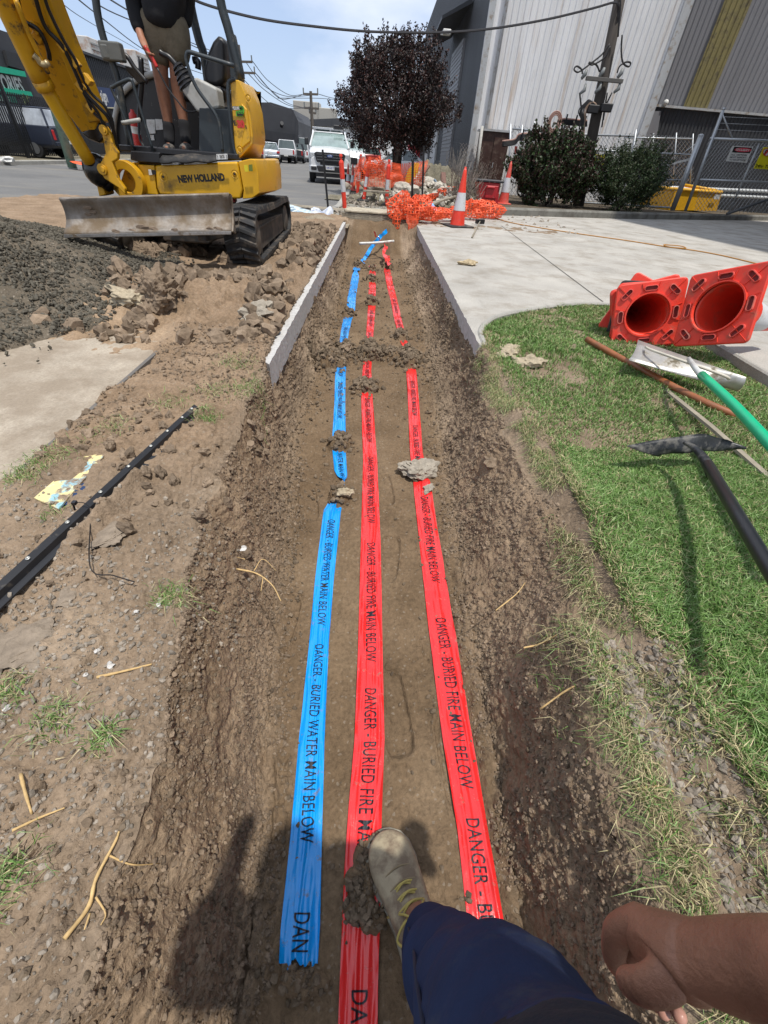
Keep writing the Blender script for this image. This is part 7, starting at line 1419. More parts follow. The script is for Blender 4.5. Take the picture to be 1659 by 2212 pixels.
def bush(u, v, Y, rx, rz, label, cols, n, seed, leaf=(.022, .042), spiky=.25, top=1.0, zc=.9, zbase=.1):
    p = at(u, v, Y); r = thing('bush', label, 'bush', (p.x, Y, zbase)); Pn, Nn = [], []
    for q_ in range(n):
        a = RNG.uniform(0, 2*np.pi); u_ = RNG.uniform(-1, 1); cu = math.sqrt(max(.35 if u_ < 0 else 0, 1-u_*u_)) if abs(u_) < 1 else 0; rr = RNG.uniform(.2, 1)**.4; lob = 1+.34*float(vnoise(math.cos(a)*cu*2.3+seed, math.sin(a)*cu*2.3, u_*2.3, seed)); b_ = np.array([p.x+math.cos(a)*cu*rx*rr*lob, Y+math.sin(a)*cu*rx*.8*rr*lob, zbase+rz*zc+u_*rz*(1.0 if u_ > 0 else .85)*rr*lob*top])
        out = b_-np.array([p.x, Y, zbase+.3]); out /= np.linalg.norm(out); d = out+np.array([0, 0, .5])+RNG.normal(0, .25, 3); d /= np.linalg.norm(d); L_ = RNG.uniform(.08, .30)*(1+spiky); k_ = int(24+L_*40); t = RNG.uniform(0, 1, (k_, 1)); Pn.append(b_+d*t*L_+RNG.normal(0, .035, (k_, 3))*(1.1-t*.8)); Nn.append(np.repeat(out[None], k_, 0))
    Pn, Nn = np.concatenate(Pn), np.concatenate(Nn); Pn[:, 2] = np.maximum(Pn[:, 2], zbase+.02); leafy('foliage', Pn, Nn, RNG.uniform(*leaf, len(Pn)), M_LEAF, r, palette(len(Pn), cols))
    for k_ in range(14):
        a = RNG.uniform(0, 6.28); zb = MB(); zb.tube([Vector((p.x, Y, zbase)), Vector((p.x+math.cos(a)*rx*.4, Y+math.sin(a)*rx*.4, zbase+rz*.8)), Vector((p.x+math.cos(a)*rx*.75, Y+math.sin(a)*rx*.6, zbase+rz*1.5))], [.022, .014, .006], 5); part('stem', zb, bk_, r)
    return r
bush(1180, 440, 17.0, 1.32, .92, 'broad dark red and green leaved bush between the faded cone and the yellow sign', [(.045, .022, .018), (.030, .045, .015), (.020, .030, .012), (.065, .035, .028), (.035, .07, .02)], 1500, 3, (.03, .055))
bush(1338, 445, 16.9, .98, .80, 'finer dark green bush with bare stems beside the gate', [(.020, .038, .012), (.030, .060, .018), (.018, .025, .010), (.045, .055, .02)], 1100, 8, (.018, .036), .8)
# dry twiggy shrubs near the bin
def twigs(u, v, Y, rx, rz, n, label, col, seed, leafy_=0):
    p = at(u, v, Y); r = thing('shrub', label, 'shrub', (p.x, Y, 0)); zb = MB()
    for k_ in range(n):
        a = RNG.uniform(0, 6.28); e = RNG.uniform(.2, 1.0); b = Vector((p.x+RNG.normal(0, rx*.2), Y+RNG.normal(0, .2), -.02)); t = b+Vector((math.cos(a)*rx*e*.7, math.sin(a)*rx*.5*e, rz*RNG.uniform(.5, 1.1))); zb.tube(spline([b, b.lerp(t, .5)+Vector((RNG.normal(0, .06), RNG.normal(0, .06), .08)), t], 3), .006, 3, False)
    part('twigs', zb, mat('dry_twig'+str(seed), col, .9), r, fix=False)
    if leafy_:
        P_ = np.array([p.x, Y, rz*.5])+RNG.normal(0, 1, (leafy_, 3))*np.array([rx*.4, .25, rz*.25]); leafy('foliage', P_, RNG.normal(size=(leafy_, 3)), RNG.uniform(.015, .03, leafy_), M_LEAF, r, palette(leafy_, [(.06, .045, .035), (.05, .06, .03), (.10, .07, .06)]))
    return r
twigs(1000, 425, 14.4, .75, .85, 150, 'dry grey twiggy shrub behind the nearest cone', (.20, .16, .13), 1, 700); twigs(1035, 405, 17.5, .7, 1.0, 120, 'straggly reddish shrub beside the brown cabinet', (.17, .13, .11), 2, 1500); twigs(985, 395, 18.2, .6, 1.3, 120, 'tall bare twigs against the foot of the white wall', (.30, .27, .24), 3, 200)
fpst = thing('wire_fence', 'short rusty wire fence stub at the corner of the white wall', 'fence', at(1020, 400, 19.5)); chain('c', at(985, 400, 19.6), at(1040, 402, 19.6), at(1043, 315, 19.6), at(995, 308, 19.6), .13, .004, mat('rusty_wire', (.25, .21, .18), .8), fpst); pipe('fence_post', [at(1025, 402, 19.6), at(1042, 272, 19.6)], .05, mat('pale_post', (.42, .41, .38), .8), fpst)
# ================================================================= vehicles
CWH = mat('car_white', (.62, .63, .64), .25, var=.02, coat=.4); CSI = mat('car_silver', (.36, .38, .41), .3, .5, var=.02); CDK = mat('car_dark', (.03, .032, .038), .3, var=.02); GLS = mat('car_glass', (.06, .085, .085), .08, var=.1, spec=.9); GLT = mat('car_glass_light', (.20, .27, .26), .1, var=.25, scale=2.5, spec=.9); TYR = mat('tyre', (.016, .016, .017), .85); RIM = mat('rim', (.30, .31, .32), .35, .7); LMP = mat('lamp_glass', (.42, .44, .46), .15, var=.3, scale=30); TLR = mat('tail_red', (.45, .02, .02), .3); GRL = mat('grille_black', (.012, .012, .014), .45); CHR = mat('chrome', (.55, .56, .58), .15, .95)
def car(label, loc, heading, L_=4.8, W_=1.82, H_=1.45, paint=None, style='sedan', name='parked_car', cat='car', group='cars parked along the road', detail=False, plate_t=None, glass=None):
    """local frame: y points to the front, x to the right"""
    paint = paint or CWH; r = thing(name, label, cat, loc, group); r.rotation_euler = (0, 0, heading); h = L_/2; w = W_/2
    if style == 'sedan': S_ = [(-h, .50, .66, .93), (-h*.93, .34, .92, .97), (-h*.62, .28, 1.0, 1.0), (-h*.15, .25, .98, 1.0), (h*.28, .26, .96, 1.0), (h*.42, .28, .92, .99), (h*.80, .30, .78, .96), (h*.96, .34, .66, .88), (h, .40, .58, .78)]; cab = [(-h*.72, 0.98), (-h*.40, H_-.03), (h*.02, H_), (h*.42, .94)]
    elif style == 'van': S_ = [(-h, .45, 1.05, .96), (-h*.96, .36, 1.15, 1.0), (h*.5, .34, 1.15, 1.0), (h*.66, .34, 1.05, .99), (h*.92, .36, .92, .94), (h, .45, .75, .84)]; cab = [(-h*.98, 1.13), (-h*.92, H_), (h*.30, H_), (h*.70, 1.03)]
    else: S_ = [(-h, .62, 1.08, .94), (-h*.96, .55, 1.10, .97), (-h*.16, .48, 1.10, .97), (-h*.12, .42, 1.14, .98), (h*.36, .42, 1.26, .98), (h*.47, .42, 1.28, 1.0), (h*.84, .44, 1.17, .99), (h*.95, .42, 1.08, .95), (h, .50, .92, .88)]; cab = [(-h*.18, 1.10), (-h*.13, H_-.03), (h*.20, H_), (h*.52, 1.33)]
    rings = []
    for (y, z0_, z1_, k_) in S_:
        ww = w*k_; rings.append([(-ww*.93, y, z0_), (-ww, y, z0_+.12), (-ww*1.0, y, (z0_+z1_)/2+.05), (-ww*.95, y, z1_-.06), (-ww*.80, y, z1_), (0, y, z1_+.025), (ww*.80, y, z1_), (ww*.95, y, z1_-.06), (ww*1.0, y, (z0_+z1_)/2+.05), (ww, y, z0_+.12), (ww*.93, y, z0_)])
    q = MB(); q.ring_loft([[Vector(p) for p in rg] for rg in rings]); bd = part('body', q, paint, r, local=True, bevel=.03, bseg=3)
    # glass house
    q = MB(); (ya, za), (yb_, zb1), (yc, zc1), (yd, zd1) = cab; wt = w*.74; wb = w*.93
    lo_ = [(-wb, ya, za-.05), (wb, ya, za-.05), (wb, yd, zd1-.08), (-wb, yd, zd1-.08)]; hi_ = [(-wt, yb_, zb1-.05), (wt, yb_, zb1-.05), (wt, yc, zc1-.05), (-wt, yc, zc1-.05)]
    q.ring_loft([[Vector(p) for p in lo_], [Vector(p) for p in hi_]]); part('window', q, glass or GLS, r, local=True, bevel=.03)
    q = MB(); q.ring_loft([[Vector((x*1.02, y, z)) for x, y, z in hi_], [Vector((x*.96, y*1.0, z+.05)) for x, y, z in hi_]]); rf_ = part('roof', q, paint, r, local=True, bevel=.03)
    for sx in (-1, 1):
        for (a, b) in ((lo_[3], hi_[3]), (lo_[0], hi_[0])):
            q = MB(); q.tube([Vector((sx*abs(a[0])*1.005, a[1], a[2])), Vector((sx*abs(b[0])*1.02, b[1], b[2]+.02))], .045, 6); part('pillar', q, paint, r, local=True)
        ym = (yb_+yc)/2; q = MB(); q.tube([Vector((sx*wb*1.01, ym, za-.02)), Vector((sx*wt*1.02, ym, zb1))], .04, 6); part('pillar', q, paint, r, local=True)
    rw = .37 if style == 'ute' else .33
    for sx in (-1, 1):
        for y in (-h*.60, h*.62):
            q = MB(); q.cyl((sx*w*.99, y, rw), (sx*(w-.24), y, rw), rw, n=22); wo = part('wheel', q, TYR, r, local=True, bevel=.03); q = MB(); q.cyl((sx*(w*.99+.012), y, rw), (sx*(w-.03), y, rw), rw*.60, rw*.5, 16); part('rim', q, RIM, wo, local=True)
        q = MB(); q.box((sx*(w+.09), yd-.18, zd1+.08), (.17, .12, .15 if style != 'ute' else .24)); part('mirror', q, GRL if style == 'ute' else paint, r, local=True, bevel=.03)
        q = MB(); q.box((sx*w*.72, h-.08, .95 if style == 'ute' else .66), (.36, .14, .20 if style == 'ute' else .14)); part('headlight', q, LMP, r, local=True, bevel=.03)
        q = MB(); q.box((sx*w*.80, -h+.02, .82 if style != 'ute' else .88), (.26 if style == 'sedan' else .14, .10, .15 if style == 'sedan' else .34)); part('tail_lamp', q, TLR, r, local=True, bevel=.02)
    q = MB(); q.box((0, h-.03, .60 if style != 'ute' else .80), (W_*.46, .10, .16 if style != 'ute' else .30)); part('grille', q, GRL, r, local=True, bevel=.02)
    q = MB(); q.box((0, -h+.0, .52 if style != 'ute' else .55), (W_*.86, .12, .16)); part('rear_bumper', q, paint if style != 'ute' else GRL, r, local=True, bevel=.03)
    q = MB(); q.box((0, -h-.055, .74 if style == 'sedan' else .60), (.40, .02, .12)); part('number_plate', q, WHT, r, local=True)
    return r
def face(px, py, tx, ty): return math.atan2(-(tx-px), ty-py)
# nearest ute, facing the camera
a, b = gz(663, 394, -.085), gz(733, 404, -.085); uc_ = at(699, 398, 24.6); ute = car('white ute with roof rack and amber beacon, nearest vehicle facing the camera', (uc_.x+.15, 26.3, -.085), math.pi+.10, 5.3, 1.90, 1.80, CWH, 'ute', 'ute', 'ute', 'white utes', glass=GLT)
uh = 2.65
def upart(name, mb, m, **k): return part(name, mb, m, ute, local=True, **k)
q = MB(); q.ext([(-.58, uh-.02, .74), (.58, uh-.02, .74), (.68, uh-.02, 1.02), (.60, uh-.02, 1.08), (-.60, uh-.02, 1.08), (-.68, uh-.02, 1.02)], (0, .07, 0)); gr_ = upart('front_grille', q, GRL, bevel=.02)
for z in (.82, .91, 1.00): q = MB(); q.box((0, uh+.055, z), (1.15, .02, .035)); part('grille_bar', q, mat('dark_chrome', (.08, .085, .09), .3, .5), gr_, local=True, bevel=.005)
q = MB(); q.ball((0, uh+.07, .95), (.13, .02, .055), 20, 8); part('oval_badge', q, mat('badge_blue', (.03, .07, .22), .3), gr_, local=True, smooth=True); t = text_mb('Ford', 1, 1, 0, .01); k2 = .16/1.9; t.v = [(-p[0]*k2, uh+.092, .95+p[1]*k2*.8) for p in t.v]; part('badge_lettering', t, WHT, gr_, local=True, fix=False)
q = MB(); q.ext([(-.52, uh-.0, .42), (.52, uh-.0, .42), (.60, uh-.0, .62), (-.60, uh-.0, .62)], (0, .07, 0)); upart('lower_intake', q, GRL, bevel=.02)
q = MB(); q.ext([(-.94, uh-.25, .36), (-.85, uh+.03, .38), (.85, uh+.03, .38), (.94, uh-.25, .36), (.94, uh-.25, .66), (.86, uh+.05, .62), (-.86, uh+.05, .62), (-.94, uh-.25, .66)], (0, .001, 0)) if False else q.ring_loft([[Vector(p) for p in ((-.95, uh-.30, .38), (-.86, uh+.0, .38), (.86, uh+.0, .38), (.95, uh-.30, .38))], [Vector(p) for p in ((-.96, uh-.30, .62), (-.87, uh+.04, .62), (.87, uh+.04, .62), (.96, uh-.30, .62))]]); upart('front_bumper', q, CWH, bevel=.03)
for sx in (-1, 1): q = MB(); q.box((sx*.72, uh+.03, .52), (.24, .06, .12)); upart('fog_lamp_recess', q, GRL, bevel=.02)
q = MB(); q.box((0, uh+.085, .56), (.38, .015, .13)); np_ = upart('front_plate', q, SW, bevel=.004); t = text_mb('1PB 4DT', 1, 1, 0, .01); xs_ = [p[0] for p in t.v]; k2 = .33/(max(xs_)-min(xs_)); t.v = [(-p[0]*k2, uh+.095, .56+p[1]*.10) for p in t.v]; part('plate_lettering', t, mat('plate_blue', (.03, .06, .3), .5), np_, local=True, fix=False)
q = MB(); q.box((0, .25, 1.92), (1.55, .05, .05)); rk_ = upart('roof_rack', q, GLV, bevel=.01); q = MB(); q.box((0, -.35, 1.92), (1.55, .05, .05)); upart('roof_rack', q, GLV, bevel=.01)
q = MB(); q.box((-.42, .25, 1.99), (.42, .22, .14)); upart('beacon', q, GRL, bevel=.03); q = MB(); q.box((0, uh-.35, .30), (1.3, .6, .12)); upart('underbody', q, GRL)
for sx in (-1, 1):
    q = MB(); q.tube(spline([Vector((sx*.80, -.45, 1.12)), Vector((sx*.78, -.52, 1.75)), Vector((sx*.78, -1.6, 1.80)), Vector((sx*.80, -1.75, 1.12))], 5), .035, 8); upart('tray_bar', q, CWH, smooth=True)
    q = MB(); q.ball((sx*.36, .25, 1.28), (.17, .08, .24)); upart('seat', q, mat('seat_dark', (.03, .035, .035), .8), smooth=True)
q = MB(); q.box((-1.02, -1.7, .80), (.06, 1.7, .36)); upart('tray_side', q, CWH, bevel=.01)
p = at(753, 385, 33); u2 = car('second white ute parked just behind the nearest one, dark grille bar', (p.x+.1, 33, -.085), math.pi+.05, 5.2, 1.86, 1.76, CWH, 'ute', 'ute', 'ute', 'white utes', glass=GLT)
p = at(582, 350, 50); car('silver sedan parked left of the road, tail towards the camera', (p.x, 50, -.085), .25, 4.8, 1.84, 1.48, CSI); p = at(622, 350, 56); car('white ute parked tail first beside the silver sedan', (p.x, 56, -.085), .12, 5.2, 1.88, 1.8, CWH, 'ute', 'ute', 'ute', 'white utes')
p = at(641, 345, 60); car('dark wagon squeezed between the parked ute and the white van', (p.x, 60, -.085), .1, 4.7, 1.82, 1.6, CDK, 'van'); p = at(652, 342, 68); car('white van far down the road behind the nearest ute', (p.x, 68, -.085), .1, 5.0, 1.95, 2.2, CWH, 'van', 'van', 'van')
p = at(553, 352, 44); car('white car half hidden behind the digger counterweight', (p.x-.2, 44, -.085), .25, 4.6, 1.84, 1.55, CWH, 'van'); p = at(556, 341, 62); car('dark red car behind the silver sedan', (p.x, 62, -.085), .5, 4.4, 1.8, 1.5, mat('car_red', (.25, .02, .02), .3), 'van')
p = at(832, 352, 36); car('white hatchback parked crosswise behind the tree', (p.x+.8, 36, -.05), 1.45, 4.6, 1.84, 1.5, CWH); p = at(786, 346, 46); car('red car behind the tree, left of the white hatchback', (p.x, 46, -.05), .3, 4.5, 1.8, 1.55, bpy.data.materials['car_red'], 'van')
for i, (x, y, pn, lb_) in enumerate([(-17.2, 20.5, CDK, 'dark car parked behind the black palisade fence, left one'), (-16.9, 25.5, mat('car_blue', (.02, .025, .04), .3), 'blue grey car parked behind the black palisade fence, right one')]): car(lb_, (x, y, .02), 1.5 if i else 1.3, 4.8, 1.85, 1.7, pn, 'van', glass=mat('painted_reflection_glass', (.35, .38, .42), .1, var=.5, scale=1.5, spec=1.0))  # bright window reflections painted into the glass colour
# ================================================================= buildings on the left and far ahead
DKW = sheet('charcoal_cladding', (.035, .037, .042), (.05, .045, .04), .7, .9); DKP = mat('charcoal_paint', (.042, .044, .050), .7, var=.12, scale=1.2)
lb1 = thing('showroom', 'charcoal showroom at the left with green fascia strips and white lettering', 'building', (-18, 20, 0)); XW = -18.5
def zat(u, v, X): d = ray(u, v); return CAM+d*(X/d.x)
zb = MB(); zb.box((XW-5, 21, 2.1), (10, 26, 4.7)); part('wall', zb, DKP, lb1)
yA = 22.0
def lw(u, v, X=XW+.02): return zat(u, v, X)
def wpoly(name, pts, X, m, parent, th=.12):
    q = MB(); q.ext([lw(u, v, X) for u, v in pts], (th, 0, 0)); return part(name, q, m, parent)
GRN = mat('fascia_green', (.0, .38, .22), .5); GRN2 = mat('banner_green', (.0, .20, .12), .6)
sgb = wpoly('sign_board', [(0, 156), (-80, 140), (-80, 192), (0, 202), (63, 206), (50, 167)], XW+.05, mat('board_black', (.012, .012, .014), .6), lb1)
wpoly('fascia_strip', [(-80, 128), (0, 144), (48, 154), (52, 166), (0, 157), (-80, 142)], XW+.3, GRN, lb1); wpoly('fascia_strip', [(-80, 180), (0, 189), (62, 198), (66, 208), (0, 201), (-80, 192)], XW+.3, GRN, lb1)
wpoly('banner', [(-40, 201), (0, 205), (26, 208), (32, 223), (0, 221), (-40, 219)], XW+.3, GRN2, lb1); wpoly('doorway', [(-60, 212), (64, 215), (74, 260), (-60, 255)], XW+.06, mat('dim_window', (.02, .022, .026), .2), lb1)
wpoly('recess', [(5, 108), (38, 118), (50, 152), (15, 142)], XW+.05, mat('louvre_dark', (.02, .02, .022), .6), lb1)
def wall_text(txt, p0, p1, hpx, X, m, parent, mirror=False):
    a, b = lw(*p0, X), lw(*p1, X); t = text_mb(txt, 1, 1, 0, .03); xs_ = [p[0] for p in t.v]; ys_ = [p[1] for p in t.v]; w_ = max(xs_)-min(xs_); xm = (max(xs_)+min(xs_))/2; ym = (max(ys_)+min(ys_))/2; L_ = (b-a).length; x = (b-a).normalized(); hh = hpx; y = Vector((0, 0, 1)); t.v = [tuple((a+b)/2+x*((p[0]-xm)*L_/w_)+y*((p[1]-ym)*hh/(max(ys_)-min(ys_)))) for p in t.v]; return part('lettering', t, m, parent, fix=False)
wall_text('ACCESSORIES', (-70, 166), (50, 187), .62, XW+.32, SW, sgb); wall_text('FINANCE', (-30, 210), (22, 216), .22, XW+.45, mat('faded_white', (.30, .42, .36), .6), lb1)
pa = thing('palm_tree', 'small spiky palm growing by the showroom wall above the fence', 'palm', lw(48, 228, XW+1.0)); c_ = lw(60, 224, XW+1.0); zb = MB(); zb.cyl(Vector((c_.x, c_.y, 0)), c_, .12, .09, 8); part('trunk', zb, bk_, pa)
for k_ in range(26):
    a = RNG.uniform(0, 6.28); e = RNG.uniform(-.3, 1.2); d = Vector((math.cos(a)*math.cos(e), math.sin(a)*math.cos(e), math.sin(e))); s_ = d.cross(Vector((0, 0, 1))).normalized()*.035; zb = MB(); m_ = c_+d*.26+Vector((0, 0, .03)); zb.add([c_-s_, c_+s_, m_+s_, m_-s_, c_+d*.48+Vector((0, 0, -.08))], [(0, 1, 2, 3), (3, 2, 4)]); part('frond', zb, mat('palm_green', (.12, .16, .05), .6), pa)
# second charcoal building with the navy sign
lb2 = thing('workshop', 'long charcoal corrugated workshop behind the digger with a navy sign', 'building', (-20, 36, 0)); ya, yb2 = lw(168, 200, XW).y, lw(545, 250, XW).y; ya = 33.5; yb2 = 70; zt1 = lw(190, 122, XW).z; 
corr('wall', (XW+.05, yb2), (XW+.05, ya), 0, 4.6, .25, .04, DKW, lb2); zb = MB(); zb.box((XW-6, (ya+yb2)/2, 2.25), (11.9, yb2-ya, 4.5)); part('block', zb, DKP, lb2); zb = MB(); zb.box((XW-6, (ya+yb2)/2, 4.66), (12.4, yb2-ya+.3, .12)); part('roof', zb, DKP, lb2)
np1 = wpoly('navy_panel', [(202, 186), (246, 192), (248, 232), (208, 230)], XW+.12, mat('navy_sign', (.010, .028, .10), .5), lb2, .05); wall_text('design', (208, 208), (232, 212), .75, XW+.24, SW, np1); wpoly('cream_edge', [(206, 230), (246, 232), (246, 234.5), (206, 232)], XW+.12, mat('cream', (.55, .5, .35), .6), lb2, .08)
for i, (u, v) in enumerate(((196, 122), (290, 132))):
    ac = thing('rooftop_unit', ['rusty white air conditioner on the workshop roof above the digger boom', 'grey vent unit on the workshop roof behind the operator'][i], 'air conditioner', lw(u, v, XW-1.5)); zb = MB(); c_ = lw(u, v, XW-1.5); c_.z = max(c_.z, 5.2); zb.box(c_, (1.4, 2.4, 1.0)); part('casing', zb, mat('unit_white', (.50, .48, .45), .6, dirt=(.35, .2, .12), dirt_lo=.5, dirt_hi=.65, dscale=1.5), ac, bevel=.05)
    for dz in (-.25, 0, .25): q = MB(); q.box(c_+Vector((.72, 0, dz)), (.05, 2.0, .08)); part('louvre', q, GRYP, ac)
# palisade fence
pf = thing('palisade_fence', 'black steel palisade fence before the showroom at the left', 'fence', (-15.5, 20, 0)); XF = -15.6; PB = mat('palisade_black', (.010, .011, .013), .5); pal = MB()
ys_ = np.arange(15.2, 31.0, .14)
for y in ys_: pal.box((XF, y, 1.08), (.02, .075, 2.0))
kind(part('pales', pal, PB, pf), 'stuff')
for z in (.25, 1.75): q = MB(); q.box((XF-.03, 23.1, z), (.04, 15.8, .05)); part('rail', q, PB, pf)
for y in (15.4, 18.2, 21.0, 23.9, 26.8, 30.9): q = MB(); q.box((XF, y, 1.15), (.10, .10, 2.3)); q.ball((XF, y, 2.33), (.07, .07, .06)); part('fence_post', q, PB, pf)
gp2 = at(153, 345, 20.6); q = MB(); a, b = at(152, 348, 20.6), at(96, 165, 20.6); q.tube([Vector((a.x, a.y, -.05)), b, b+(b-a)*1.5], [.16, .14, .10], 12); single('green_pole', q, mat('pole_green', (.16, .26, .20), .6, var=.1, dirt=(.1, .15, .12)), 'pale green painted pole at the kerb before the palisade fence', 'pole', smooth=True)
q = MB(); q.ext([at(150, 348, 20.2), at(182, 352, 20.2), at(182, 358, 20.0), at(158, 352, 20.1)], (0, .3, 0)); single('orange_net_scrap', q, ORG, 'scrap of red orange mesh lying on the far kerb by the green pole', 'scrap')
q = MB(); V_, F_ = hull_rock(4, 2, .4, (1.5, .8, .5)); q.add([Vector([float(t) for t in p])*.22+at(12, 344, 19.9) for p in V_], F_.tolist()); single('rubbish_bag', q, WHT, 'white rubbish lying at the foot of the palisade fence', 'rubbish')
# mid-distance charcoal gabled building
mb1 = thing('gabled_shed', 'charcoal gabled shed beyond the silver sedan with a red sign and awning', 'building', (-12, 70, 0)); Yg = 66
zb = MB(); pts = [at(500, 352, Yg), at(500, 222, Yg), at(585, 221, Yg), at(632, 236, Yg), at(644, 262, Yg), at(648, 350, Yg)]; 
for p in pts: p.z = p.z
pts[0].z = -.3; pts[-1].z = -.3; zb.ext(pts, (0, 14, 0)); part('wall', zb, DKP, mb1)
for P, m_, nm in (([(540, 268), (552, 270), (554, 318), (540, 316)], mat('pale_shutter', (.30, .31, .33), .6), 'shutter'), ([(562, 280), (646, 292), (647, 314), (564, 300)], DKW, 'awning'), ([(566, 303), (640, 312), (640, 330), (568, 328)], mat('bay_dark', (.02, .02, .02), .6), 'bay'), ([(566, 303), (578, 304), (578, 322), (567, 321)], mat('pale_panel', (.34, .34, .33), .6), 'pale_panel'), ([(590, 308), (600, 309), (600, 326), (590, 325)], bpy.data.materials['pale_panel'], 'pale_panel'), ([(622, 311), (634, 313), (634, 330), (622, 329)], bpy.data.materials['pale_panel'], 'pale_panel')):
    q = MB(); th = -.9 if nm == 'awning' else -.06; q.ext([at(u, v, Yg-.02) for u, v in P], (0, th, 0)); part(nm, q, m_, mb1)
q = MB(); q.ext([at(552, 293, Yg-6), at(567, 291, Yg-6), at(563, 308, Yg-6), at(550, 306, Yg-6)], (0, .1, 0)); rs_ = single('red_sign', q, mat('pinkish_red', (.62, .03, .09), .5), 'small bright red sign beside the gabled shed', 'sign')
q = MB(); q.cyl(at(608, 272, Yg-.3), at(609, 266, Yg-.8), .2, n=8); part('wall_lamp', q, GRL, mb1)
wb = thing('white_building', 'low white building with dark roof and yellow and white signs far down the road', 'building', (-5, 92, 0)); Yw = 92
zb = MB(); P = [at(640, 350, Yw), at(640, 268, Yw), at(800, 274, Yw), at(940, 282, Yw), at(940, 360, Yw)]; P[0].z = -.3; P[-1].z = -.3; zb.ext(P, (0, 10, 0)); part('wall', zb, mat('render_white', (.60, .61, .62), .7), wb)
zb = MB(); zb.ext([at(640, 270, Yw-.6), at(636, 250, Yw-.6), at(668, 258, Yw-.6), at(735, 255, Yw-.6), at(800, 268, Yw-.6), at(800, 277, Yw-.6)], (0, 11, 0)); part('roof', zb, DKP, wb)
for P, m_, nm in (([(645, 271), (660, 272), (660, 282), (645, 281)], INKM, 'dark_sign'), ([(646, 274), (659, 275), (659, 278), (646, 277)], SYEL, 'yellow_strip'), ([(646, 286), (658, 287), (658, 303), (646, 302)], GLS, 'window'), ([(663, 286), (672, 287), (672, 308), (663, 307)], GLS, 'window'), ([(683, 276), (712, 279), (712, 291), (683, 288)], GLS, 'window'), ([(716, 280), (736, 282), (736, 300), (716, 298)], GLS, 'window'), ([(661, 270), (681, 272), (681, 285), (661, 284)], SW, 'white_sign')):
    q = MB(); q.ext([at(u, v, Yw-.05) for u, v in P], (0, -.15 if 'sign' in nm else -.08, 0)); part(nm, q, m_, wb)
for i, (u, v, w_, lb_) in enumerate(((665, 250, 4.2, 'boxy beige rooftop unit on the far white building'), (707, 255, 3.2, 'small white rooftop unit right of the far power pole'))): q = MB(); q.box(at(u, v, 94), (w_, 3, 3.2-i)); single('rooftop_unit', q, mat('unit_beige', (.36, .34, .30), .7), lb_, 'air conditioner', bevel=.1)
rw = thing('red_shopfront', 'red painted wall piece behind the tree at the right', 'wall', at(900, 350, 50)); q = MB(); P = [at(882, 360, 50), at(884, 312, 50), at(912, 315, 50), at(912, 362, 50)]; P[0].z = P[-1].z = -.2; q.ext(P, (0, 3, 0)); part('wall', q, mat('wall_red', (.45, .02, .03), .6), rw)
q = MB(); P = [at(905, 365, 58), at(905, 285, 58), at(962, 290, 58), at(962, 368, 58)]; P[0].z = P[-1].z = -.2; q.ext(P, (0, 8, 0)); single('pale_building', q, mat('pale_render', (.50, .51, .54), .7), 'pale building glimpsed between the tree and the dark shed wall', 'building')
# ================================================================= street poles and wires
PTI = mat('street_pole', (.10, .085, .07), .9); WBL = mat('wire_black', (.03, .03, .035), .6)
def spole(u0, v0, u1, v1, Y, arms, label):
    a, b = at(u1, v1, Y), at(u0, v0, Y); r = thing('power_pole', label, 'power pole', (a.x, a.y, 0)); a.z = -.2; q = MB(); q.cyl(a, b, .20*Y/60, .14*Y/60, 8); part('post', q, PTI, r)
    for (ua, va, ub, vb) in arms: q = MB(); d = at(ub, vb, Y)-at(ua, va, Y); q.box((0, 0, 0), (d.length, .16*Y/60, .16*Y/60)); place_mb(q, frame((at(ua, va, Y)+at(ub, vb, Y))/2, d, (0, 1, 0))); part('cross_arm', q, PTI, r); 
    for (ua, va, ub, vb) in arms:
        for t in (0.02, .98):
            p = at(ua+(ub-ua)*t, va+(vb-va)*t, Y); q = MB(); q.cyl(p, p+Vector((0, 0, .45*Y/60)), .07*Y/60, n=6); part('insulator', q, PG, r)
    return r
spole(515, 97, 535, 240, 42, [(508, 133, 545, 134), (512, 157, 551, 158)], 'tall timber power pole with two cross arms right of the digger seat')
spole(671, 197, 676, 290, 70, [(655, 203, 687, 204), (657, 233, 689, 235), (668, 243, 683, 245)], 'farther power pole above the white building, three cross arms')
def wire(name, P, Ys, r, label, cat='wire', group=None):
    pts = [at(u, v, Y) for (u, v), Y in zip(P, Ys)]; q = MB(); q.tube(spline(pts, 8), r, 5, False); return single(name, q, WBL, label, cat, group, fix=False)
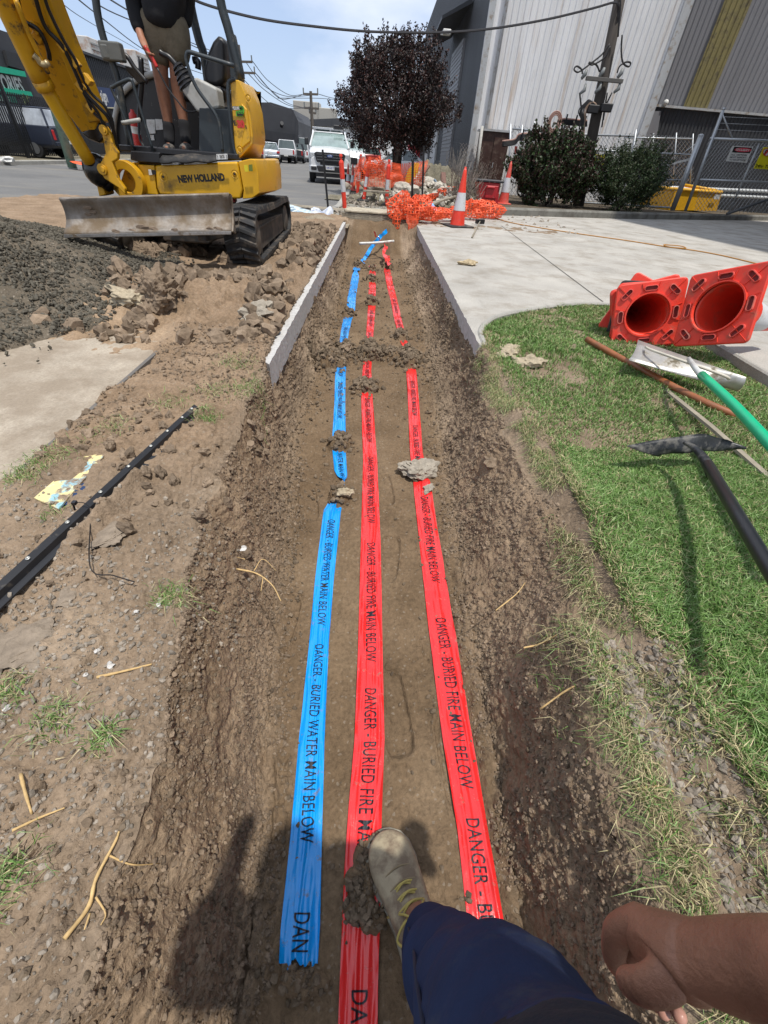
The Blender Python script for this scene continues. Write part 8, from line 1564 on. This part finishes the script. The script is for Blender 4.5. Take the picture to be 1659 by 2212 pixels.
wire('service_cable', [(380, -25), (440, 8), (560, 40), (680, 57), (800, 68), (945, 70), (1060, 62), (1180, 42), (1280, 18), (1322, 6), (1334, 8), (1335, 25), (1333, 60)], [13.5, 14, 14.6, 15.2, 15.8, 16.4, 16.8, 17.2, 17.6, 17.7, 17.7, 17.8, 17.9], .026, 'thick black cable sagging across the sky to the power pole by the white wall', 'cable')
for i, P in enumerate([[(60, -60), (180, 40), (300, 108)], [(100, -60), (215, 35), (330, 118), (440, 160), (512, 180)], [(135, -60), (250, 30), (420, 95), (512, 133)], [(150, -60), (290, 30), (430, 105), (512, 135)]]):
    wire('overhead_wire', P, np.linspace(9, 42, len(P)), .012+.006*i/3, ['lowest overhead wire at the upper left', 'second overhead wire from the bottom at the upper left', 'third overhead wire crossing behind the operator', 'topmost overhead wire at the upper left behind the operator'][i], 'wire', 'overhead wires')
L_ = [[(545, 132), (580, 175), (625, 205), (655, 204)], [(530, 133), (570, 185), (620, 208), (672, 206)], [(551, 157), (580, 190), (620, 222), (656, 233)], [(535, 158), (575, 197), (625, 228), (675, 234)], [(513, 158), (560, 205), (600, 232), (657, 234)], [(551, 157), (600, 210), (625, 213), (656, 204)]]
for i, P in enumerate(L_): wire('overhead_wire', P, np.linspace(42, 70, 4), .026, ['upper', 'second', 'third', 'fourth', 'lowest', 'looped'][i]+' wire slung between the two far power poles', 'wire', 'overhead wires between far poles')
for i, P in enumerate([[(687, 203), (720, 212), (760, 218)], [(600, 212), (650, 212), (700, 213), (760, 219)]]): wire('overhead_wire', P, np.linspace(70, 110, len(P)), .035, ['wire leaving the farther pole towards the tree', 'long level wire passing behind the farther pole'][i], 'wire', 'overhead wires between far poles')
# warehouse standing just outside the right edge of the view; its shade falls on the driveway
ow = thing('neighbour_warehouse', 'tall shed outside the right edge whose shade falls on the driveway', 'warehouse', (16, 3, 0))
zb = MB(); zb.ext([(10.05, 11.5, -.3), (11.0, 5.2, -.3), (12.0, -6, -.3), (30, -6, -.3), (30, 16, -.3)], (0, 0, 16.3)); part('walls', zb, DKW, ow)
zb = MB(); zb.box((20, 5, 16.1), (17.5, 20, .1)); part('roof', zb, DKP, ow)
